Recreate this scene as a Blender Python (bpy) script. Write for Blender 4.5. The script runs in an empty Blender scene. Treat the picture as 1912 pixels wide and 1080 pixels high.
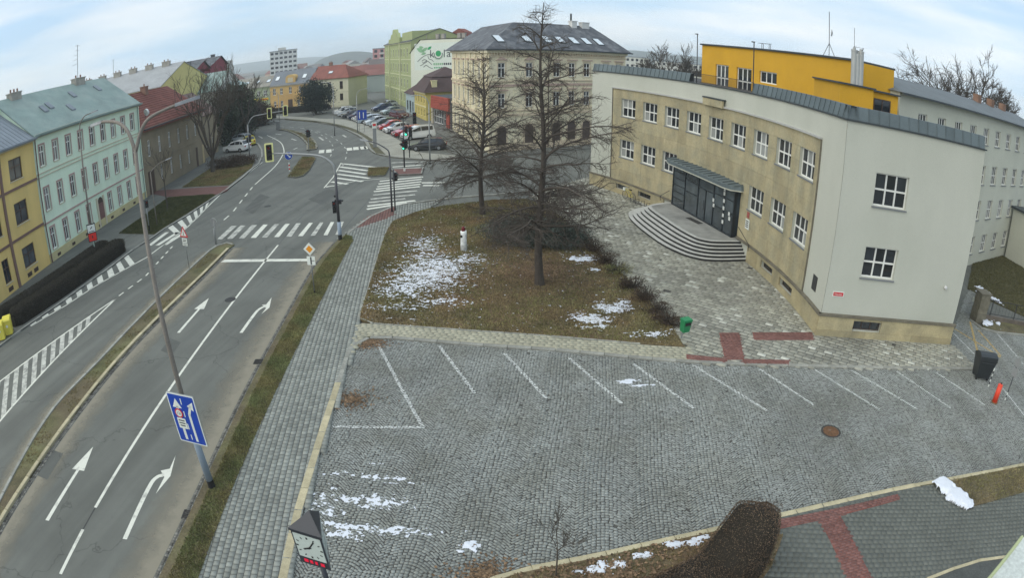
import bpy, math, random
import numpy as np
from mathutils import Matrix, Vector
random.seed(7); RNG = np.random.default_rng(7)
SC = bpy.context.scene
COL = SC.collection
PI = math.pi
R = math.radians

# ------------------------------------------------------------------ camera
cd = bpy.data.cameras.new('camera'); cam = bpy.data.objects.new('camera', cd); COL.objects.link(cam)
SC.camera = cam
cam.matrix_world = (Matrix.Translation((0, 0, 12.0)) @ Matrix.Rotation(PI/2 - R(22.45), 4, 'X') @ Matrix.Rotation(R(0.16), 4, 'Z'))
cd.clip_start = 0.05; cd.clip_end = 20000
# wide-angle surveillance lens: nearly equidistant, barrel distorted (focal length 1157 px on a 1912 px wide picture)
cd.type = 'PANO'; cd.panorama_type = 'FISHEYE_LENS_POLYNOMIAL'
cd.sensor_fit = 'HORIZONTAL'; cd.sensor_width = 36.0
KF = 1912.0/36.0/1157.0
cd.fisheye_fov = R(170)
cd.fisheye_polynomial_k0 = 0.0
cd.fisheye_polynomial_k1 = -KF
cd.fisheye_polynomial_k2 = 0.0
cd.fisheye_polynomial_k3 = -0.11*KF**3
cd.fisheye_polynomial_k4 = 0.0

# ------------------------------------------------------------------ sky, sun, exposure
W = bpy.data.worlds.new('World'); SC.world = W; W.use_nodes = True
wn = W.node_tree.nodes; wl = W.node_tree.links; wn.clear()
SUN_EL, SUN_AZ = 42.0, 240.0        # degrees; azimuth clockwise from +Y
sky = wn.new('ShaderNodeTexSky'); sky.sky_type = 'NISHITA'; sky.sun_disc = False
sky.sun_elevation = R(SUN_EL); sky.sun_rotation = R(SUN_AZ); sky.air_density = 1.0; sky.dust_density = 1.6; sky.ozone_density = 1.2
tc = wn.new('ShaderNodeTexCoord'); mp = wn.new('ShaderNodeMapping'); mp.inputs['Scale'].default_value = (1.0, 1.0, 6.5)
mp.inputs['Rotation'].default_value = (R(6), R(-10), R(25))
nz = wn.new('ShaderNodeTexNoise'); nz.inputs['Scale'].default_value = 1.5; nz.inputs['Detail'].default_value = 7; nz.inputs['Roughness'].default_value = .5
rp = wn.new('ShaderNodeValToRGB'); rp.color_ramp.elements[0].position = .28; rp.color_ramp.elements[1].position = .72
rp.color_ramp.elements[0].color = (.58, .58, .58, 1); rp.color_ramp.elements[1].color = (.97, .97, .97, 1)
mx = wn.new('ShaderNodeMix'); mx.data_type = 'RGBA'
nz2 = wn.new('ShaderNodeTexNoise'); nz2.inputs['Scale'].default_value = 2.4; nz2.inputs['Detail'].default_value = 5
rp2 = wn.new('ShaderNodeValToRGB'); rp2.color_ramp.elements[0].position = .38; rp2.color_ramp.elements[1].position = .66
rp2.color_ramp.elements[0].color = (4.3, 6.0, 7.7, 1); rp2.color_ramp.elements[1].color = (7.7, 8.0, 8.2, 1)
bg = wn.new('ShaderNodeBackground'); bg.inputs['Strength'].default_value = 0.10
wo = wn.new('ShaderNodeOutputWorld')
wl.new(tc.outputs['Generated'], mp.inputs['Vector']); wl.new(mp.outputs['Vector'], nz.inputs['Vector']); wl.new(mp.outputs['Vector'], nz2.inputs['Vector'])
wl.new(nz.outputs['Fac'], rp.inputs['Fac']); wl.new(nz2.outputs['Fac'], rp2.inputs['Fac'])
wl.new(rp.outputs['Color'], mx.inputs['Factor']); wl.new(sky.outputs['Color'], mx.inputs['A']); wl.new(rp2.outputs['Color'], mx.inputs['B'])
wl.new(mx.outputs['Result'], bg.inputs['Color']); wl.new(bg.outputs['Background'], wo.inputs['Surface'])

sl = bpy.data.lights.new('sun', 'SUN'); sl.energy = 1.5; sl.angle = R(90); sl.color = (1.0, .92, .74)
so = bpy.data.objects.new('sun', sl); COL.objects.link(so)
_az, _el = R(SUN_AZ), R(SUN_EL)
_d = Vector((math.sin(_az)*math.cos(_el), math.cos(_az)*math.cos(_el), math.sin(_el)))
so.rotation_euler = (-_d).to_track_quat('-Z', 'Y').to_euler(); so.location = _d*100
SC.view_settings.view_transform = 'Standard'; SC.view_settings.look = 'None'
SC.view_settings.exposure = 0.5; SC.view_settings.gamma = 1.0; SC.view_settings.use_curve_mapping = False
SC.render.engine = 'CYCLES'
SC.cycles.max_bounces = 6; SC.cycles.diffuse_bounces = 3; SC.cycles.glossy_bounces = 2; SC.cycles.transmission_bounces = 2
SC.cycles.transparent_max_bounces = 4; SC.cycles.volume_bounces = 1; SC.cycles.caustics_reflective = False; SC.cycles.caustics_refractive = False
SC.cycles.use_denoising = True; SC.cycles.use_adaptive_sampling = True; SC.cycles.adaptive_threshold = .015

# ------------------------------------------------------------------ materials
def lin(c):
    c = c/255.0
    return c/12.92 if c <= .04045 else ((c+.055)/1.055)**2.4
def S(r, g, b, k=1.0): return (lin(r)*k, lin(g)*k, lin(b)*k)
_M = {}
def mat(name, col, rough=.85, var=.16, scale=1.2, fine=.10, fscale=22, bump=.12, metal=0, spec=.3, rnd=0.0, coat=0, tone=0.0, stretch=None, emit=0, space='Object', tint=None, tfac=.5):
    """procedural surface: base colour, broad blotches, fine grain, grain relief, per-object or per-piece tone"""
    if name in _M: return _M[name]
    m = bpy.data.materials.new(name); m.use_nodes = True; nt = m.node_tree; N = nt.nodes; L = nt.links
    b = N['Principled BSDF']; b.inputs['Roughness'].default_value = rough; b.inputs['Metallic'].default_value = metal
    b.inputs['Specular IOR Level'].default_value = spec
    if coat: b.inputs['Coat Weight'].default_value = coat; b.inputs['Coat Roughness'].default_value = .06
    t = N.new('ShaderNodeTexCoord'); src = t.outputs['Object']
    if space == 'World':
        g = N.new('ShaderNodeNewGeometry'); src = g.outputs['Position']
    if stretch:
        mpn = N.new('ShaderNodeMapping'); mpn.inputs['Scale'].default_value = stretch[:3]
        if len(stretch) > 3: mpn.inputs['Rotation'].default_value = (0, 0, stretch[3])
        L.new(src, mpn.inputs['Vector']); s2 = mpn.outputs['Vector']
    else: s2 = src
    n1 = N.new('ShaderNodeTexNoise'); n1.inputs['Scale'].default_value = scale; n1.inputs['Detail'].default_value = 5; n1.inputs['Roughness'].default_value = .6
    n2 = N.new('ShaderNodeTexNoise'); n2.inputs['Scale'].default_value = fscale; n2.inputs['Detail'].default_value = 3
    L.new(s2, n1.inputs['Vector']); L.new(src, n2.inputs['Vector'])
    def mr(o, a, c, lo=.3, hi=.7):
        q = N.new('ShaderNodeMapRange'); q.inputs['From Min'].default_value = lo; q.inputs['From Max'].default_value = hi
        q.inputs['To Min'].default_value = a; q.inputs['To Max'].default_value = c; L.new(o, q.inputs['Value']); return q.outputs['Result']
    def mul(a, c):
        q = N.new('ShaderNodeMath'); q.operation = 'MULTIPLY'; L.new(a, q.inputs[0]); L.new(c, q.inputs[1]); return q.outputs[0]
    f = mul(mr(n1.outputs['Fac'], 1-var, 1+var), mr(n2.outputs['Fac'], 1-fine, 1+fine))
    if rnd:
        oi = N.new('ShaderNodeObjectInfo'); f = mul(f, mr(oi.outputs['Random'], 1-rnd, 1+rnd, 0, 1))
    if tone:
        at = N.new('ShaderNodeAttribute'); at.attribute_name = 'tone'; f = mul(f, mr(at.outputs['Fac'], 1-tone, 1+tone, 0, 1))
    base = N.new('ShaderNodeRGB'); base.outputs[0].default_value = (*col, 1); bo = base.outputs[0]
    if tint:
        n3 = N.new('ShaderNodeTexNoise'); n3.inputs['Scale'].default_value = tint[3] if len(tint) > 3 else scale*1.7; n3.inputs['Detail'].default_value = 4
        L.new(src, n3.inputs['Vector'])
        mm = N.new('ShaderNodeMix'); mm.data_type = 'RGBA'; L.new(bo, mm.inputs['A']); mm.inputs['B'].default_value = (*tint[:3], 1)
        L.new(mr(n3.outputs['Fac'], 0, tfac, .42, .66), mm.inputs['Factor']); bo = mm.outputs['Result']
    v = N.new('ShaderNodeVectorMath'); v.operation = 'SCALE'; L.new(bo, v.inputs[0]); L.new(f, v.inputs['Scale'])
    L.new(v.outputs[0], b.inputs['Base Color'])
    if bump:
        bp = N.new('ShaderNodeBump'); bp.inputs['Strength'].default_value = bump; bp.inputs['Distance'].default_value = .02
        L.new(n2.outputs['Fac'], bp.inputs['Height']); L.new(bp.outputs['Normal'], b.inputs['Normal'])
    if emit:
        b.inputs['Emission Color'].default_value = (*col, 1); b.inputs['Emission Strength'].default_value = emit
    _M[name] = m; return m
def plain(name, col, rough=.5, metal=0, spec=.4, rnd=.05, **k):
    return mat(name, col, rough=rough, var=.05, scale=3, fine=.03, fscale=40, bump=0, metal=metal, spec=spec, rnd=rnd, **k)

# ------------------------------------------------------------------ mesh helpers
class MB:
    def __init__(s): s.v = []; s.f = []; s.m = []
    def add(s, V, F, m=0):
        o = len(s.v); s.v += [tuple(p) for p in V]; s.f += [tuple(i+o for i in q) for q in F]; s.m += [m]*len(F); return s
    def box(s, x0, x1, y0, y1, z0, z1, m=0):
        return s.add([(x0,y0,z0),(x1,y0,z0),(x1,y1,z0),(x0,y1,z0),(x0,y0,z1),(x1,y0,z1),(x1,y1,z1),(x0,y1,z1)],
                     [(0,3,2,1),(4,5,6,7),(0,1,5,4),(1,2,6,5),(2,3,7,6),(3,0,4,7)], m)
    def quad(s, a, b, c, d, m=0): return s.add([a,b,c,d], [(0,1,2,3)], m)
    def prism(s, poly, z0, z1, m=0, ms=None):
        n = len(poly); a = sum(poly[i][0]*poly[(i+1)%n][1]-poly[(i+1)%n][0]*poly[i][1] for i in range(n))
        if a < 0: poly = poly[::-1]
        V = [(p[0],p[1],z0) for p in poly]+[(p[0],p[1],z1) for p in poly]
        s.add(V, [tuple(range(n, 2*n)), tuple(range(n-1, -1, -1))], m)
        o = len(s.v)-2*n
        s.f += [(o+i, o+(i+1)%n, o+n+(i+1)%n, o+n+i) for i in range(n)]; s.m += [m if ms is None else ms]*n
        return s
    def tube(s, pts, rad, n=8, m=0, cap=True):
        pts = [Vector(p) for p in pts]
        if not hasattr(rad, '__len__'): rad = [rad]*len(pts)
        V = []; F = []; up = None
        for i, p in enumerate(pts):
            t = (pts[min(i+1, len(pts)-1)]-pts[max(i-1, 0)]).normalized()
            if up is None:
                up = Vector((0,0,1)) if abs(t.z) < .9 else Vector((1,0,0))
            a = t.cross(up); a = a.normalized() if a.length > 1e-6 else t.orthogonal().normalized()
            b = t.cross(a).normalized(); up = -b if False else up
            for k in range(n):
                th = 2*PI*k/n; V.append(p+(a*math.cos(th)+b*math.sin(th))*rad[i])
        for i in range(len(pts)-1):
            for k in range(n):
                F.append((i*n+k, i*n+(k+1)%n, (i+1)*n+(k+1)%n, (i+1)*n+k))
        if cap: F += [tuple(range(n-1,-1,-1)), tuple(range((len(pts)-1)*n, len(pts)*n))]
        return s.add(V, F, m)
    def cyl(s, x, y, z0, z1, r0, r1=None, n=12, m=0): return s.tube([(x,y,z0),(x,y,z1)], [r0, r0 if r1 is None else r1], n, m)
    def ball(s, c, r, n=8, m=0, sq=(1,1,1)):
        V = []; F = []; k = max(3, n//2)
        for i in range(k+1):
            a = PI*i/k
            for j in range(n):
                t = 2*PI*j/n; V.append((c[0]+r*sq[0]*math.sin(a)*math.cos(t), c[1]+r*sq[1]*math.sin(a)*math.sin(t), c[2]+r*sq[2]*math.cos(a)))
        for i in range(k):
            for j in range(n): F.append((i*n+j, (i+1)*n+j, (i+1)*n+(j+1)%n, i*n+(j+1)%n))
        return s.add(V, F, m)
    def map(s, fn): s.v = [tuple(fn(*p)) for p in s.v]; return s
    def build(s, name, mats, parent=None, smooth=False, **kw):
        me = bpy.data.meshes.new(name); me.from_pydata(s.v, [], s.f)
        mats = mats if isinstance(mats, (list, tuple)) else [mats]
        for q in mats: me.materials.append(q)
        if len(mats) > 1: me.polygons.foreach_set('material_index', s.m)
        if smooth: me.polygons.foreach_set('use_smooth', [True]*len(me.polygons))
        me.update(); return link(name, me, parent, **kw)
def link(name, me, parent=None, loc=(0,0,0), rot=(0,0,0), scale=(1,1,1)):
    o = bpy.data.objects.new(name, me); COL.objects.link(o); o.location = loc; o.rotation_euler = rot; o.scale = scale
    if parent: o.parent = parent
    return o
def tag(o, label=None, cat=None, group=None, kind=None):
    if label: o['label'] = label
    if cat: o['category'] = cat
    if group: o['group'] = group
    if kind: o['kind'] = kind
    return o
def thing(name, label, cat, loc=(0,0,0), rz=0, group=None):
    o = bpy.data.objects.new(name, None); COL.objects.link(o); o.location = loc; o.rotation_euler = (0,0,rz); o.empty_display_size = .2
    return tag(o, label, cat, group)
def struct(name, mb, m, parent=None, label=None):
    o = mb.build(name, m, parent)
    if parent is None: o['kind'] = 'structure'
    if label: o['label'] = label
    return o
def fastmesh(name, V, Q, mats, tone=None, smooth=False):
    """V (n,3) float, Q (m,k) int"""
    V = np.ascontiguousarray(V, np.float32); Q = np.ascontiguousarray(Q, np.int32); k = Q.shape[1]
    me = bpy.data.meshes.new(name); me.vertices.add(len(V)); me.vertices.foreach_set('co', V.ravel())
    me.loops.add(Q.size); me.loops.foreach_set('vertex_index', Q.ravel())
    me.polygons.add(len(Q)); me.polygons.foreach_set('loop_start', np.arange(0, Q.size, k, dtype=np.int32))
    me.polygons.foreach_set('loop_total', np.full(len(Q), k, np.int32))
    if smooth: me.polygons.foreach_set('use_smooth', np.ones(len(Q), bool))
    for q in (mats if isinstance(mats, (list, tuple)) else [mats]): me.materials.append(q)
    me.update(calc_edges=True)
    if tone is not None:
        a = me.attributes.new('tone', 'FLOAT', 'POINT'); a.data.foreach_set('value', np.ascontiguousarray(tone, np.float32))
    return me
def copy_tree(o, loc=None, rz=None, label=None, parent=None):
    c = o.copy(); COL.objects.link(c)
    if parent: c.parent = parent
    if loc is not None: c.location = loc
    if rz is not None: c.rotation_euler = (0,0,rz)
    if label: c['label'] = label
    for ch in o.children: copy_tree(ch, parent=c)
    return c
def pin(poly, X, Y):
    """vectorised point in polygon"""
    ins = np.zeros(np.shape(X), bool); n = len(poly)
    for i in range(n):
        x0, y0 = poly[i]; x1, y1 = poly[(i+1) % n]
        c = ((y0 > Y) != (y1 > Y)) & (X < (x1-x0)*(Y-y0)/((y1-y0) if y1 != y0 else 1e-9)+x0)
        ins ^= c
    return ins
def along(line, step):
    """points every step metres along a polyline: list of (x, y, tangent)"""
    out = []; d = 0.0; nxt = 0.0
    for (a, b) in zip(line[:-1], line[1:]):
        L = math.hypot(b[0]-a[0], b[1]-a[1])
        while nxt <= d+L:
            t = (nxt-d)/L; out.append((a[0]+(b[0]-a[0])*t, a[1]+(b[1]-a[1])*t, math.atan2(b[1]-a[1], b[0]-a[0]))); nxt += step
        d += L
    return out
def smooth_line(pts, n=6):
    """Catmull-Rom through the points"""
    P = [Vector(p) for p in pts]; P = [2*P[0]-P[1]]+P+[2*P[-1]-P[-2]]; out = []
    for i in range(1, len(P)-2):
        a, b, c, d = P[i-1:i+3]
        for k in range(n):
            t = k/n; out.append(tuple(.5*((2*b)+(c-a)*t+(2*a-5*b+4*c-d)*t*t+(3*b-a-3*c+d)*t**3)))
    out.append(tuple(P[-2])); return out
def offset(line, d):
    """parallel line, d metres to the left"""
    out = []
    for i, p in enumerate(line):
        a = line[max(i-1, 0)]; b = line[min(i+1, len(line)-1)]; tx, ty = b[0]-a[0], b[1]-a[1]; L = math.hypot(tx, ty) or 1
        out.append((p[0]-ty/L*d, p[1]+tx/L*d))
    return out
def vnoise(X, Y, s, seed=0):
    """value noise on world coordinates"""
    r = np.random.default_rng(seed).random((256, 256)); x = X/s+1000.3; y = Y/s+1000.7
    i = np.floor(x).astype(int); j = np.floor(y).astype(int); u = x-i; v = y-j; u = u*u*(3-2*u); v = v*v*(3-2*v)
    g = lambda a, b: r[a % 256, b % 256]
    return (g(i,j)*(1-u)+g(i+1,j)*u)*(1-v)+(g(i,j+1)*(1-u)+g(i+1,j+1)*u)*v
def text(name, s, size, m, parent, loc, rot, align='CENTER', ext=.004, sx=1.0):
    c = bpy.data.curves.new(name, 'FONT'); c.body = s; c.size = size; c.align_x = align; c.align_y = 'CENTER'; c.extrude = ext; c.resolution_u = 3
    t = bpy.data.objects.new(name, c); COL.objects.link(t); bpy.context.view_layer.update()
    me = bpy.data.meshes.new_from_object(t.evaluated_get(bpy.context.evaluated_depsgraph_get())); bpy.data.objects.remove(t)
    me.materials.clear(); me.materials.append(m); return link(name, me, parent, loc, rot, (sx, 1, 1))


# ================================================================== GROUND
def asphalt(name, base, ang):
    m = bpy.data.materials.new(name); m.use_nodes = True; nt = m.node_tree; N = nt.nodes; L = nt.links; b = N['Principled BSDF']
    b.inputs['Roughness'].default_value = .82; b.inputs['Specular IOR Level'].default_value = .35
    g = N.new('ShaderNodeNewGeometry')
    def noise(sc, det, scale=(1,1,1), rough=.55):
        mpn = N.new('ShaderNodeMapping'); mpn.inputs['Scale'].default_value = scale; mpn.inputs['Rotation'].default_value = (0,0,ang)
        # rotate first, then squeeze
        rot = N.new('ShaderNodeVectorRotate'); rot.rotation_type = 'Z_AXIS'; rot.inputs['Angle'].default_value = ang
        L.new(g.outputs['Position'], rot.inputs['Vector']); mpn.inputs['Rotation'].default_value = (0,0,0); L.new(rot.outputs['Vector'], mpn.inputs['Vector'])
        n = N.new('ShaderNodeTexNoise'); n.inputs['Scale'].default_value = sc; n.inputs['Detail'].default_value = det; n.inputs['Roughness'].default_value = rough
        L.new(mpn.outputs['Vector'], n.inputs['Vector']); return n.outputs['Fac']
    def mr(o, lo, hi, a, c):
        q = N.new('ShaderNodeMapRange'); q.inputs['From Min'].default_value = lo; q.inputs['From Max'].default_value = hi
        q.inputs['To Min'].default_value = a; q.inputs['To Max'].default_value = c; L.new(o, q.inputs['Value']); return q.outputs['Result']
    def mul(a, c):
        q = N.new('ShaderNodeMath'); q.operation = 'MULTIPLY'; L.new(a, q.inputs[0]); L.new(c, q.inputs[1]); return q.outputs[0]
    f = mr(noise(.35, 5), .3, .7, .86, 1.14)
    f = mul(f, mr(noise(1.0, 4, (1.3, .05, 1)), .3, .72, .80, 1.14))
    f = mul(f, mr(noise(2.2, 6, (2.2, .25, 1), .7), .62, .78, 1.0, .60))
    f = mul(f, mr(noise(60, 2), .3, .7, .90, 1.10))
    f = mul(f, mr(noise(7, 5, (1,1,1), .75), .66, .76, 1.0, .72))
    vo = N.new('ShaderNodeTexVoronoi'); vo.feature = 'DISTANCE_TO_EDGE'; vo.inputs['Scale'].default_value = .16; vo.inputs['Randomness'].default_value = 1
    wob = N.new('ShaderNodeTexNoise'); wob.inputs['Scale'].default_value = .9; wob.inputs['Detail'].default_value = 5
    L.new(g.outputs['Position'], wob.inputs['Vector'])
    ad = N.new('ShaderNodeMix'); ad.data_type = 'VECTOR'; ad.inputs['Factor'].default_value = .012
    sc = N.new('ShaderNodeVectorMath'); sc.operation = 'MULTIPLY_ADD'; sc.inputs[1].default_value = (2.2, 2.2, 0); L.new(wob.outputs['Color'], sc.inputs[0]); L.new(g.outputs['Position'], sc.inputs[2])
    L.new(sc.outputs[0], vo.inputs['Vector'])
    f = mul(f, mr(vo.outputs['Distance'], .0, .006, .62, 1.0))
    c = N.new('ShaderNodeRGB'); c.outputs[0].default_value = (*base, 1)
    v = N.new('ShaderNodeVectorMath'); v.operation = 'SCALE'; L.new(c.outputs[0], v.inputs[0]); L.new(f, v.inputs['Scale']); L.new(v.outputs[0], b.inputs['Base Color'])
    nb = N.new('ShaderNodeTexNoise'); nb.inputs['Scale'].default_value = 90; L.new(g.outputs['Position'], nb.inputs['Vector'])
    bp = N.new('ShaderNodeBump'); bp.inputs['Strength'].default_value = .25; bp.inputs['Distance'].default_value = .01; L.new(nb.outputs['Fac'], bp.inputs['Height']); L.new(bp.outputs['Normal'], b.inputs['Normal'])
    return m
M_asph = asphalt('asphalt', (.132, .137, .122), R(7))
M_asph2 = asphalt('asphalt_pavement', (.145, .148, .133), R(7))
M_soil = mat('soil', (.12, .098, .058), var=.35, scale=.9, fine=.3, fscale=14, bump=.6, space='World', tint=(.12, .125, .052, .35), tfac=.8)
M_leafsoil = mat('leafsoil', (.125, .104, .058), var=.35, scale=.8, fine=.35, fscale=11, bump=.6, space='World', tint=(.15, .095, .055, .25), tfac=.9)
M_earth = mat('town_ground', (.13, .13, .115), var=.3, scale=.02, fine=.25, fscale=.3, bump=0, space='World', tint=(.09, .10, .05, .01), tfac=.8)
def worn(name, col, wear, under=(.15, .15, .14), sc=2.0):
    m = bpy.data.materials.new(name); m.use_nodes = True; nt = m.node_tree; N = nt.nodes; L = nt.links; b = N['Principled BSDF']; b.inputs['Roughness'].default_value = .75
    g = N.new('ShaderNodeNewGeometry'); n = N.new('ShaderNodeTexNoise'); n.inputs['Scale'].default_value = sc; n.inputs['Detail'].default_value = 8; n.inputs['Roughness'].default_value = .72
    L.new(g.outputs['Position'], n.inputs['Vector'])
    q = N.new('ShaderNodeMapRange'); q.inputs['From Min'].default_value = .5+wear*.3-.2-.1*wear; q.inputs['From Max'].default_value = .62+wear*.25-.1*wear
    q.inputs['To Min'].default_value = 1; q.inputs['To Max'].default_value = .12; q.inputs['From Min'].default_value = .60-.28*wear; q.inputs['From Max'].default_value = .82-.28*wear
    L.new(n.outputs['Fac'], q.inputs['Value'])
    x = N.new('ShaderNodeMix'); x.data_type = 'RGBA'; x.inputs['A'].default_value = (*under, 1); x.inputs['B'].default_value = (*col, 1)
    L.new(q.outputs['Result'], x.inputs['Factor']); L.new(x.outputs['Result'], b.inputs['Base Color']); return m
M_paint = worn('road_paint', (.66, .66, .58), .25)
M_paintw = worn('worn_road_paint', (.55, .55, .49), .62)
M_paintY = worn('yellow_paint', (.58, .38, .08), .1)
M_kerbY = mat('sandstone_kerb', (.43, .38, .25), var=.15, rnd=.14, scale=2, fine=.12, bump=.2)
M_kerbG = mat('concrete_kerb', (.27, .27, .24), var=.2, rnd=.12, scale=2, fine=.15, bump=.2)
M_red = mat('red_paver', (.19, .097, .084), var=.15, tone=.2, rnd=.10, fine=.15, bump=.2)
M_gravel = mat('mortar_bed', (.075, .073, .066), var=.25, scale=2, fine=.3, fscale=30, bump=.3, space='World')
M_snow = mat('snow', (.67, .70, .76), rough=.6, var=.05, scale=3, fine=.06, fscale=30, bump=.4, spec=.25)

g_ = MB(); g_.quad((-3000,-400,-.12),(3000,-400,-.12),(3000,6000,-.12),(-3000,6000,-.12)); struct('ground', g_, M_earth)
road = MB(); road.prism([(-33,-10),(40,-10),(40,72),(14,84),(-4,72),(-10,95),(-30,160),(-75,260),(-90,255),(-62,190),(-52,160),(-140,175),(-140,120),(-48,118),(-52,62),(-32,40)], -.08, 0); 
road = struct('road', road, M_asph)

def mark(name, quads, m=None, z=.004, parent=None):
    mb = MB()
    for q in quads: mb.add([(p[0], p[1], z) for p in q], [tuple(range(len(q)))])
    o = mb.build(name, m or M_paint, parent or road); return o
def strip(line, w):
    a = offset(line, w/2); b = offset(line, -w/2); return [[b[i], b[i+1], a[i+1], a[i]] for i in range(len(line)-1)]
def lerp(a, b, t): return (a[0]+(b[0]-a[0])*t, a[1]+(b[1]-a[1])*t)

# --- near carriageway: lane lines, arrows, stop line
lane = [(-15.53, 36.56), (-14.70, 26.81), (-14.04, 19.39), (-13.30, 10.61)]
mark('lane_line', strip([lane[0], lane[-1]], .13))
p0, p1 = (-13.21, 9.49), (-12.99, 7.40); mark('lane_dash', strip([p0, p1], .13)); d_ = (p1[0]-p0[0], p1[1]-p0[1])
mark('lane_dash', strip([(p1[0]+d_[0], p1[1]+d_[1]), (p1[0]+2*d_[0], p1[1]+2*d_[1])], .13))
mark('stop_line', [[(-18.54, 33.37), (-12.09, 33.33), (-12.23, 33.76), (-18.44, 33.86)]])
def arrow_straight(base, tip):
    b, t = Vector(base), Vector(tip); u = (t-b); L_ = u.length; u /= L_; n = Vector((-u.y, u.x)); h = b+u*(L_*.66)
    mark('lane_arrow', [[b-n*.09, b+n*.09, h+n*.07, h-n*.07], [h-n*.32, h+n*.32, t]])
arrow_straight((-14.98, 9.34), (-15.42, 13.68)); arrow_straight((-16.26, 23.32), (-16.53, 27.62))
def arrow_right(pts, head):
    mark('turn_arrow', strip(smooth_line(pts, 4), .17)+[head])
arrow_right([(-11.39, 9.62), (-11.69, 12.11), (-11.65, 12.72), (-11.44, 12.92)], [(-11.66, 13.11), (-11.35, 13.30), (-11.47, 14.06), (-11.14, 12.93), (-11.27, 11.93), (-11.35, 12.82)])
arrow_right([(-12.65, 23.58), (-12.77, 25.81), (-12.69, 26.40), (-12.55, 26.60)], [(-12.79, 26.80), (-12.56, 26.87), (-12.59, 27.77), (-12.22, 26.48), (-12.38, 25.70), (-12.38, 26.41)])
# --- zebra crossing on the near arm
for i, q in enumerate([
    [(-21.28, 38.30), (-20.81, 38.25), (-21.10, 41.57), (-21.63, 41.63)],
    [(-20.43, 38.33), (-19.94, 38.29), (-20.28, 41.58), (-20.79, 41.64)],
    [(-19.42, 38.34), (-18.94, 38.29), (-19.27, 41.57), (-19.77, 41.63)],
    [(-18.44, 38.36), (-17.98, 38.32), (-18.34, 41.58), (-18.75, 41.63)],
    [(-17.52, 38.38), (-17.09, 38.34), (-17.38, 41.58), (-17.78, 41.63)],
    [(-16.54, 38.40), (-16.14, 38.36), (-16.48, 41.60), (-16.86, 41.64)],
    [(-15.60, 38.43), (-15.19, 38.40), (-15.58, 41.62), (-15.97, 41.66)],
    [(-14.70, 38.46), (-14.32, 38.43), (-14.61, 41.64), (-14.92, 41.67)],
    [(-13.76, 38.50), (-13.41, 38.47), (-13.77, 41.67), (-14.05, 41.69)],
    [(-12.81, 38.53), (-12.51, 38.51), (-12.93, 41.71), (-13.21, 41.73)],
    [(-11.96, 38.58), (-11.69, 38.57), (-12.20, 41.75), (-12.41, 41.77)]]):
    mark('zebra_stripe', [q], M_paint if i in (3,5,7,9) else M_paintw)

def block_hatch(outer, inner, period, width, skew, m=None, name='hatch_block'):
    """blocks of paint between two lines"""
    A = along(outer, .05); B = along(inner, .05); n = int(len(A)*.05/period); lb = len(B)/len(A)
    def at_(Ls, t): i = max(0, min(len(Ls)-1, int(t))); return Ls[i][:2]
    for k in range(n):
        i0 = k*period/.05; i1 = i0+width/.05; j0, j1 = i0*lb+skew/.05, i1*lb+skew/.05
        if j0 >= len(B)-2: continue
        mark(name, [[at_(A, i0), at_(A, i1), at_(B, j1), at_(B, j0)]], m)
# hatched band along the left kerb
ho = [(-28.28, 23.08), (-27.40, 26.25), (-27.01, 29.32), (-26.41, 31.88), (-25.76, 34.80), (-25.85, 36.77), (-25.90, 39.68), (-25.99, 41.40), (-26.61, 44.75), (-27.62, 49.30), (-28.56, 53.87)]
hk = [(-29.10, 22.84), (-28.48, 26.54), (-28.45, 29.86), (-28.34, 32.98), (-28.65, 36.90), (-28.49, 39.99), (-28.65, 42.14), (-28.44, 45.62), (-28.60, 49.92), (-28.74, 52.44), (-28.77, 55.36)]
mark('edge_line', strip(ho, .13))
block_hatch(ho[:5], hk[:5], 1.12, .56, .55)
block_hatch(ho[6:10], hk[6:10], 1.5, .75, .3)
for a, b in [((-27.27, 37.38), (-27.52, 40.70)), ((-26.45, 37.37), (-26.30, 40.54)), ((-25.71, 37.42), (-25.50, 40.17))]: mark('zebra_stripe', strip([a, b], .42), M_paint)
# wedge between the two lanes at the left
w0, w1, w2 = (-23.56, 27.33), (-25.26, 16.88), (-22.18, 13.86)
e1 = (w1[0]-.25*(w0[0]-w1[0]), w1[1]-.25*(w0[1]-w1[1])); e2 = (w2[0]-.25*(w0[0]-w2[0]), w2[1]-.25*(w0[1]-w2[1]))
mark('wedge_line', strip([w0, e1], .14)); mark('wedge_line', strip([w0, e2], .14))
for k in range(3, 17):
    t = k/15*1.15; a = lerp(w0, w1, t); b = lerp(w0, w2, t+.035); c = lerp(w0, w2, t+.075); d = lerp(w0, w1, t+.04); mark('wedge_block', [[a, b, c, d]], M_paintw, z=.003)
def dashes(name, line, on, off, w, m=None):
    pts = along(line, .05); n = len(pts); i = 0
    while i < n-2:
        j = min(n-1, i+int(on/.05)); mark(name, strip([pts[i][:2], pts[j][:2]], w), m); i += int((on+off)/.05)
dashes('lane_dash', [(-23.60, 27.78), (-23.45, 31.02), (-24.80, 37.40)], .55, .55, .13)
dashes('lane_dash', [(-23.23, 43.45), (-23.47, 45.69), (-25.08, 52.57), (-25.96, 56.39)], 1.3, 1.4, .14)
curve = smooth_line([(-25.94, 56.52), (-27.39, 65.89), (-29.53, 74.10), (-31.03, 78.40), (-34.92, 86.75), (-41.21, 96.47)], 4)
mark('lane_line', strip(curve, .14))
mark('edge_line', strip(smooth_line([(-28.77, 55.36), (-29.33, 60.77), (-30.17, 66.46), (-30.58, 69.49)], 4), .12))
dashes('lane_dash', smooth_line([(-18.32, 63.75), (-19.75, 70.65), (-21.38, 76.12), (-24.74, 83.98), (-29.55, 92.84), (-36.36, 101.67), (-43.80, 108.53)], 5), 1.6, 2.6, .14, M_paintw)
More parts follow.
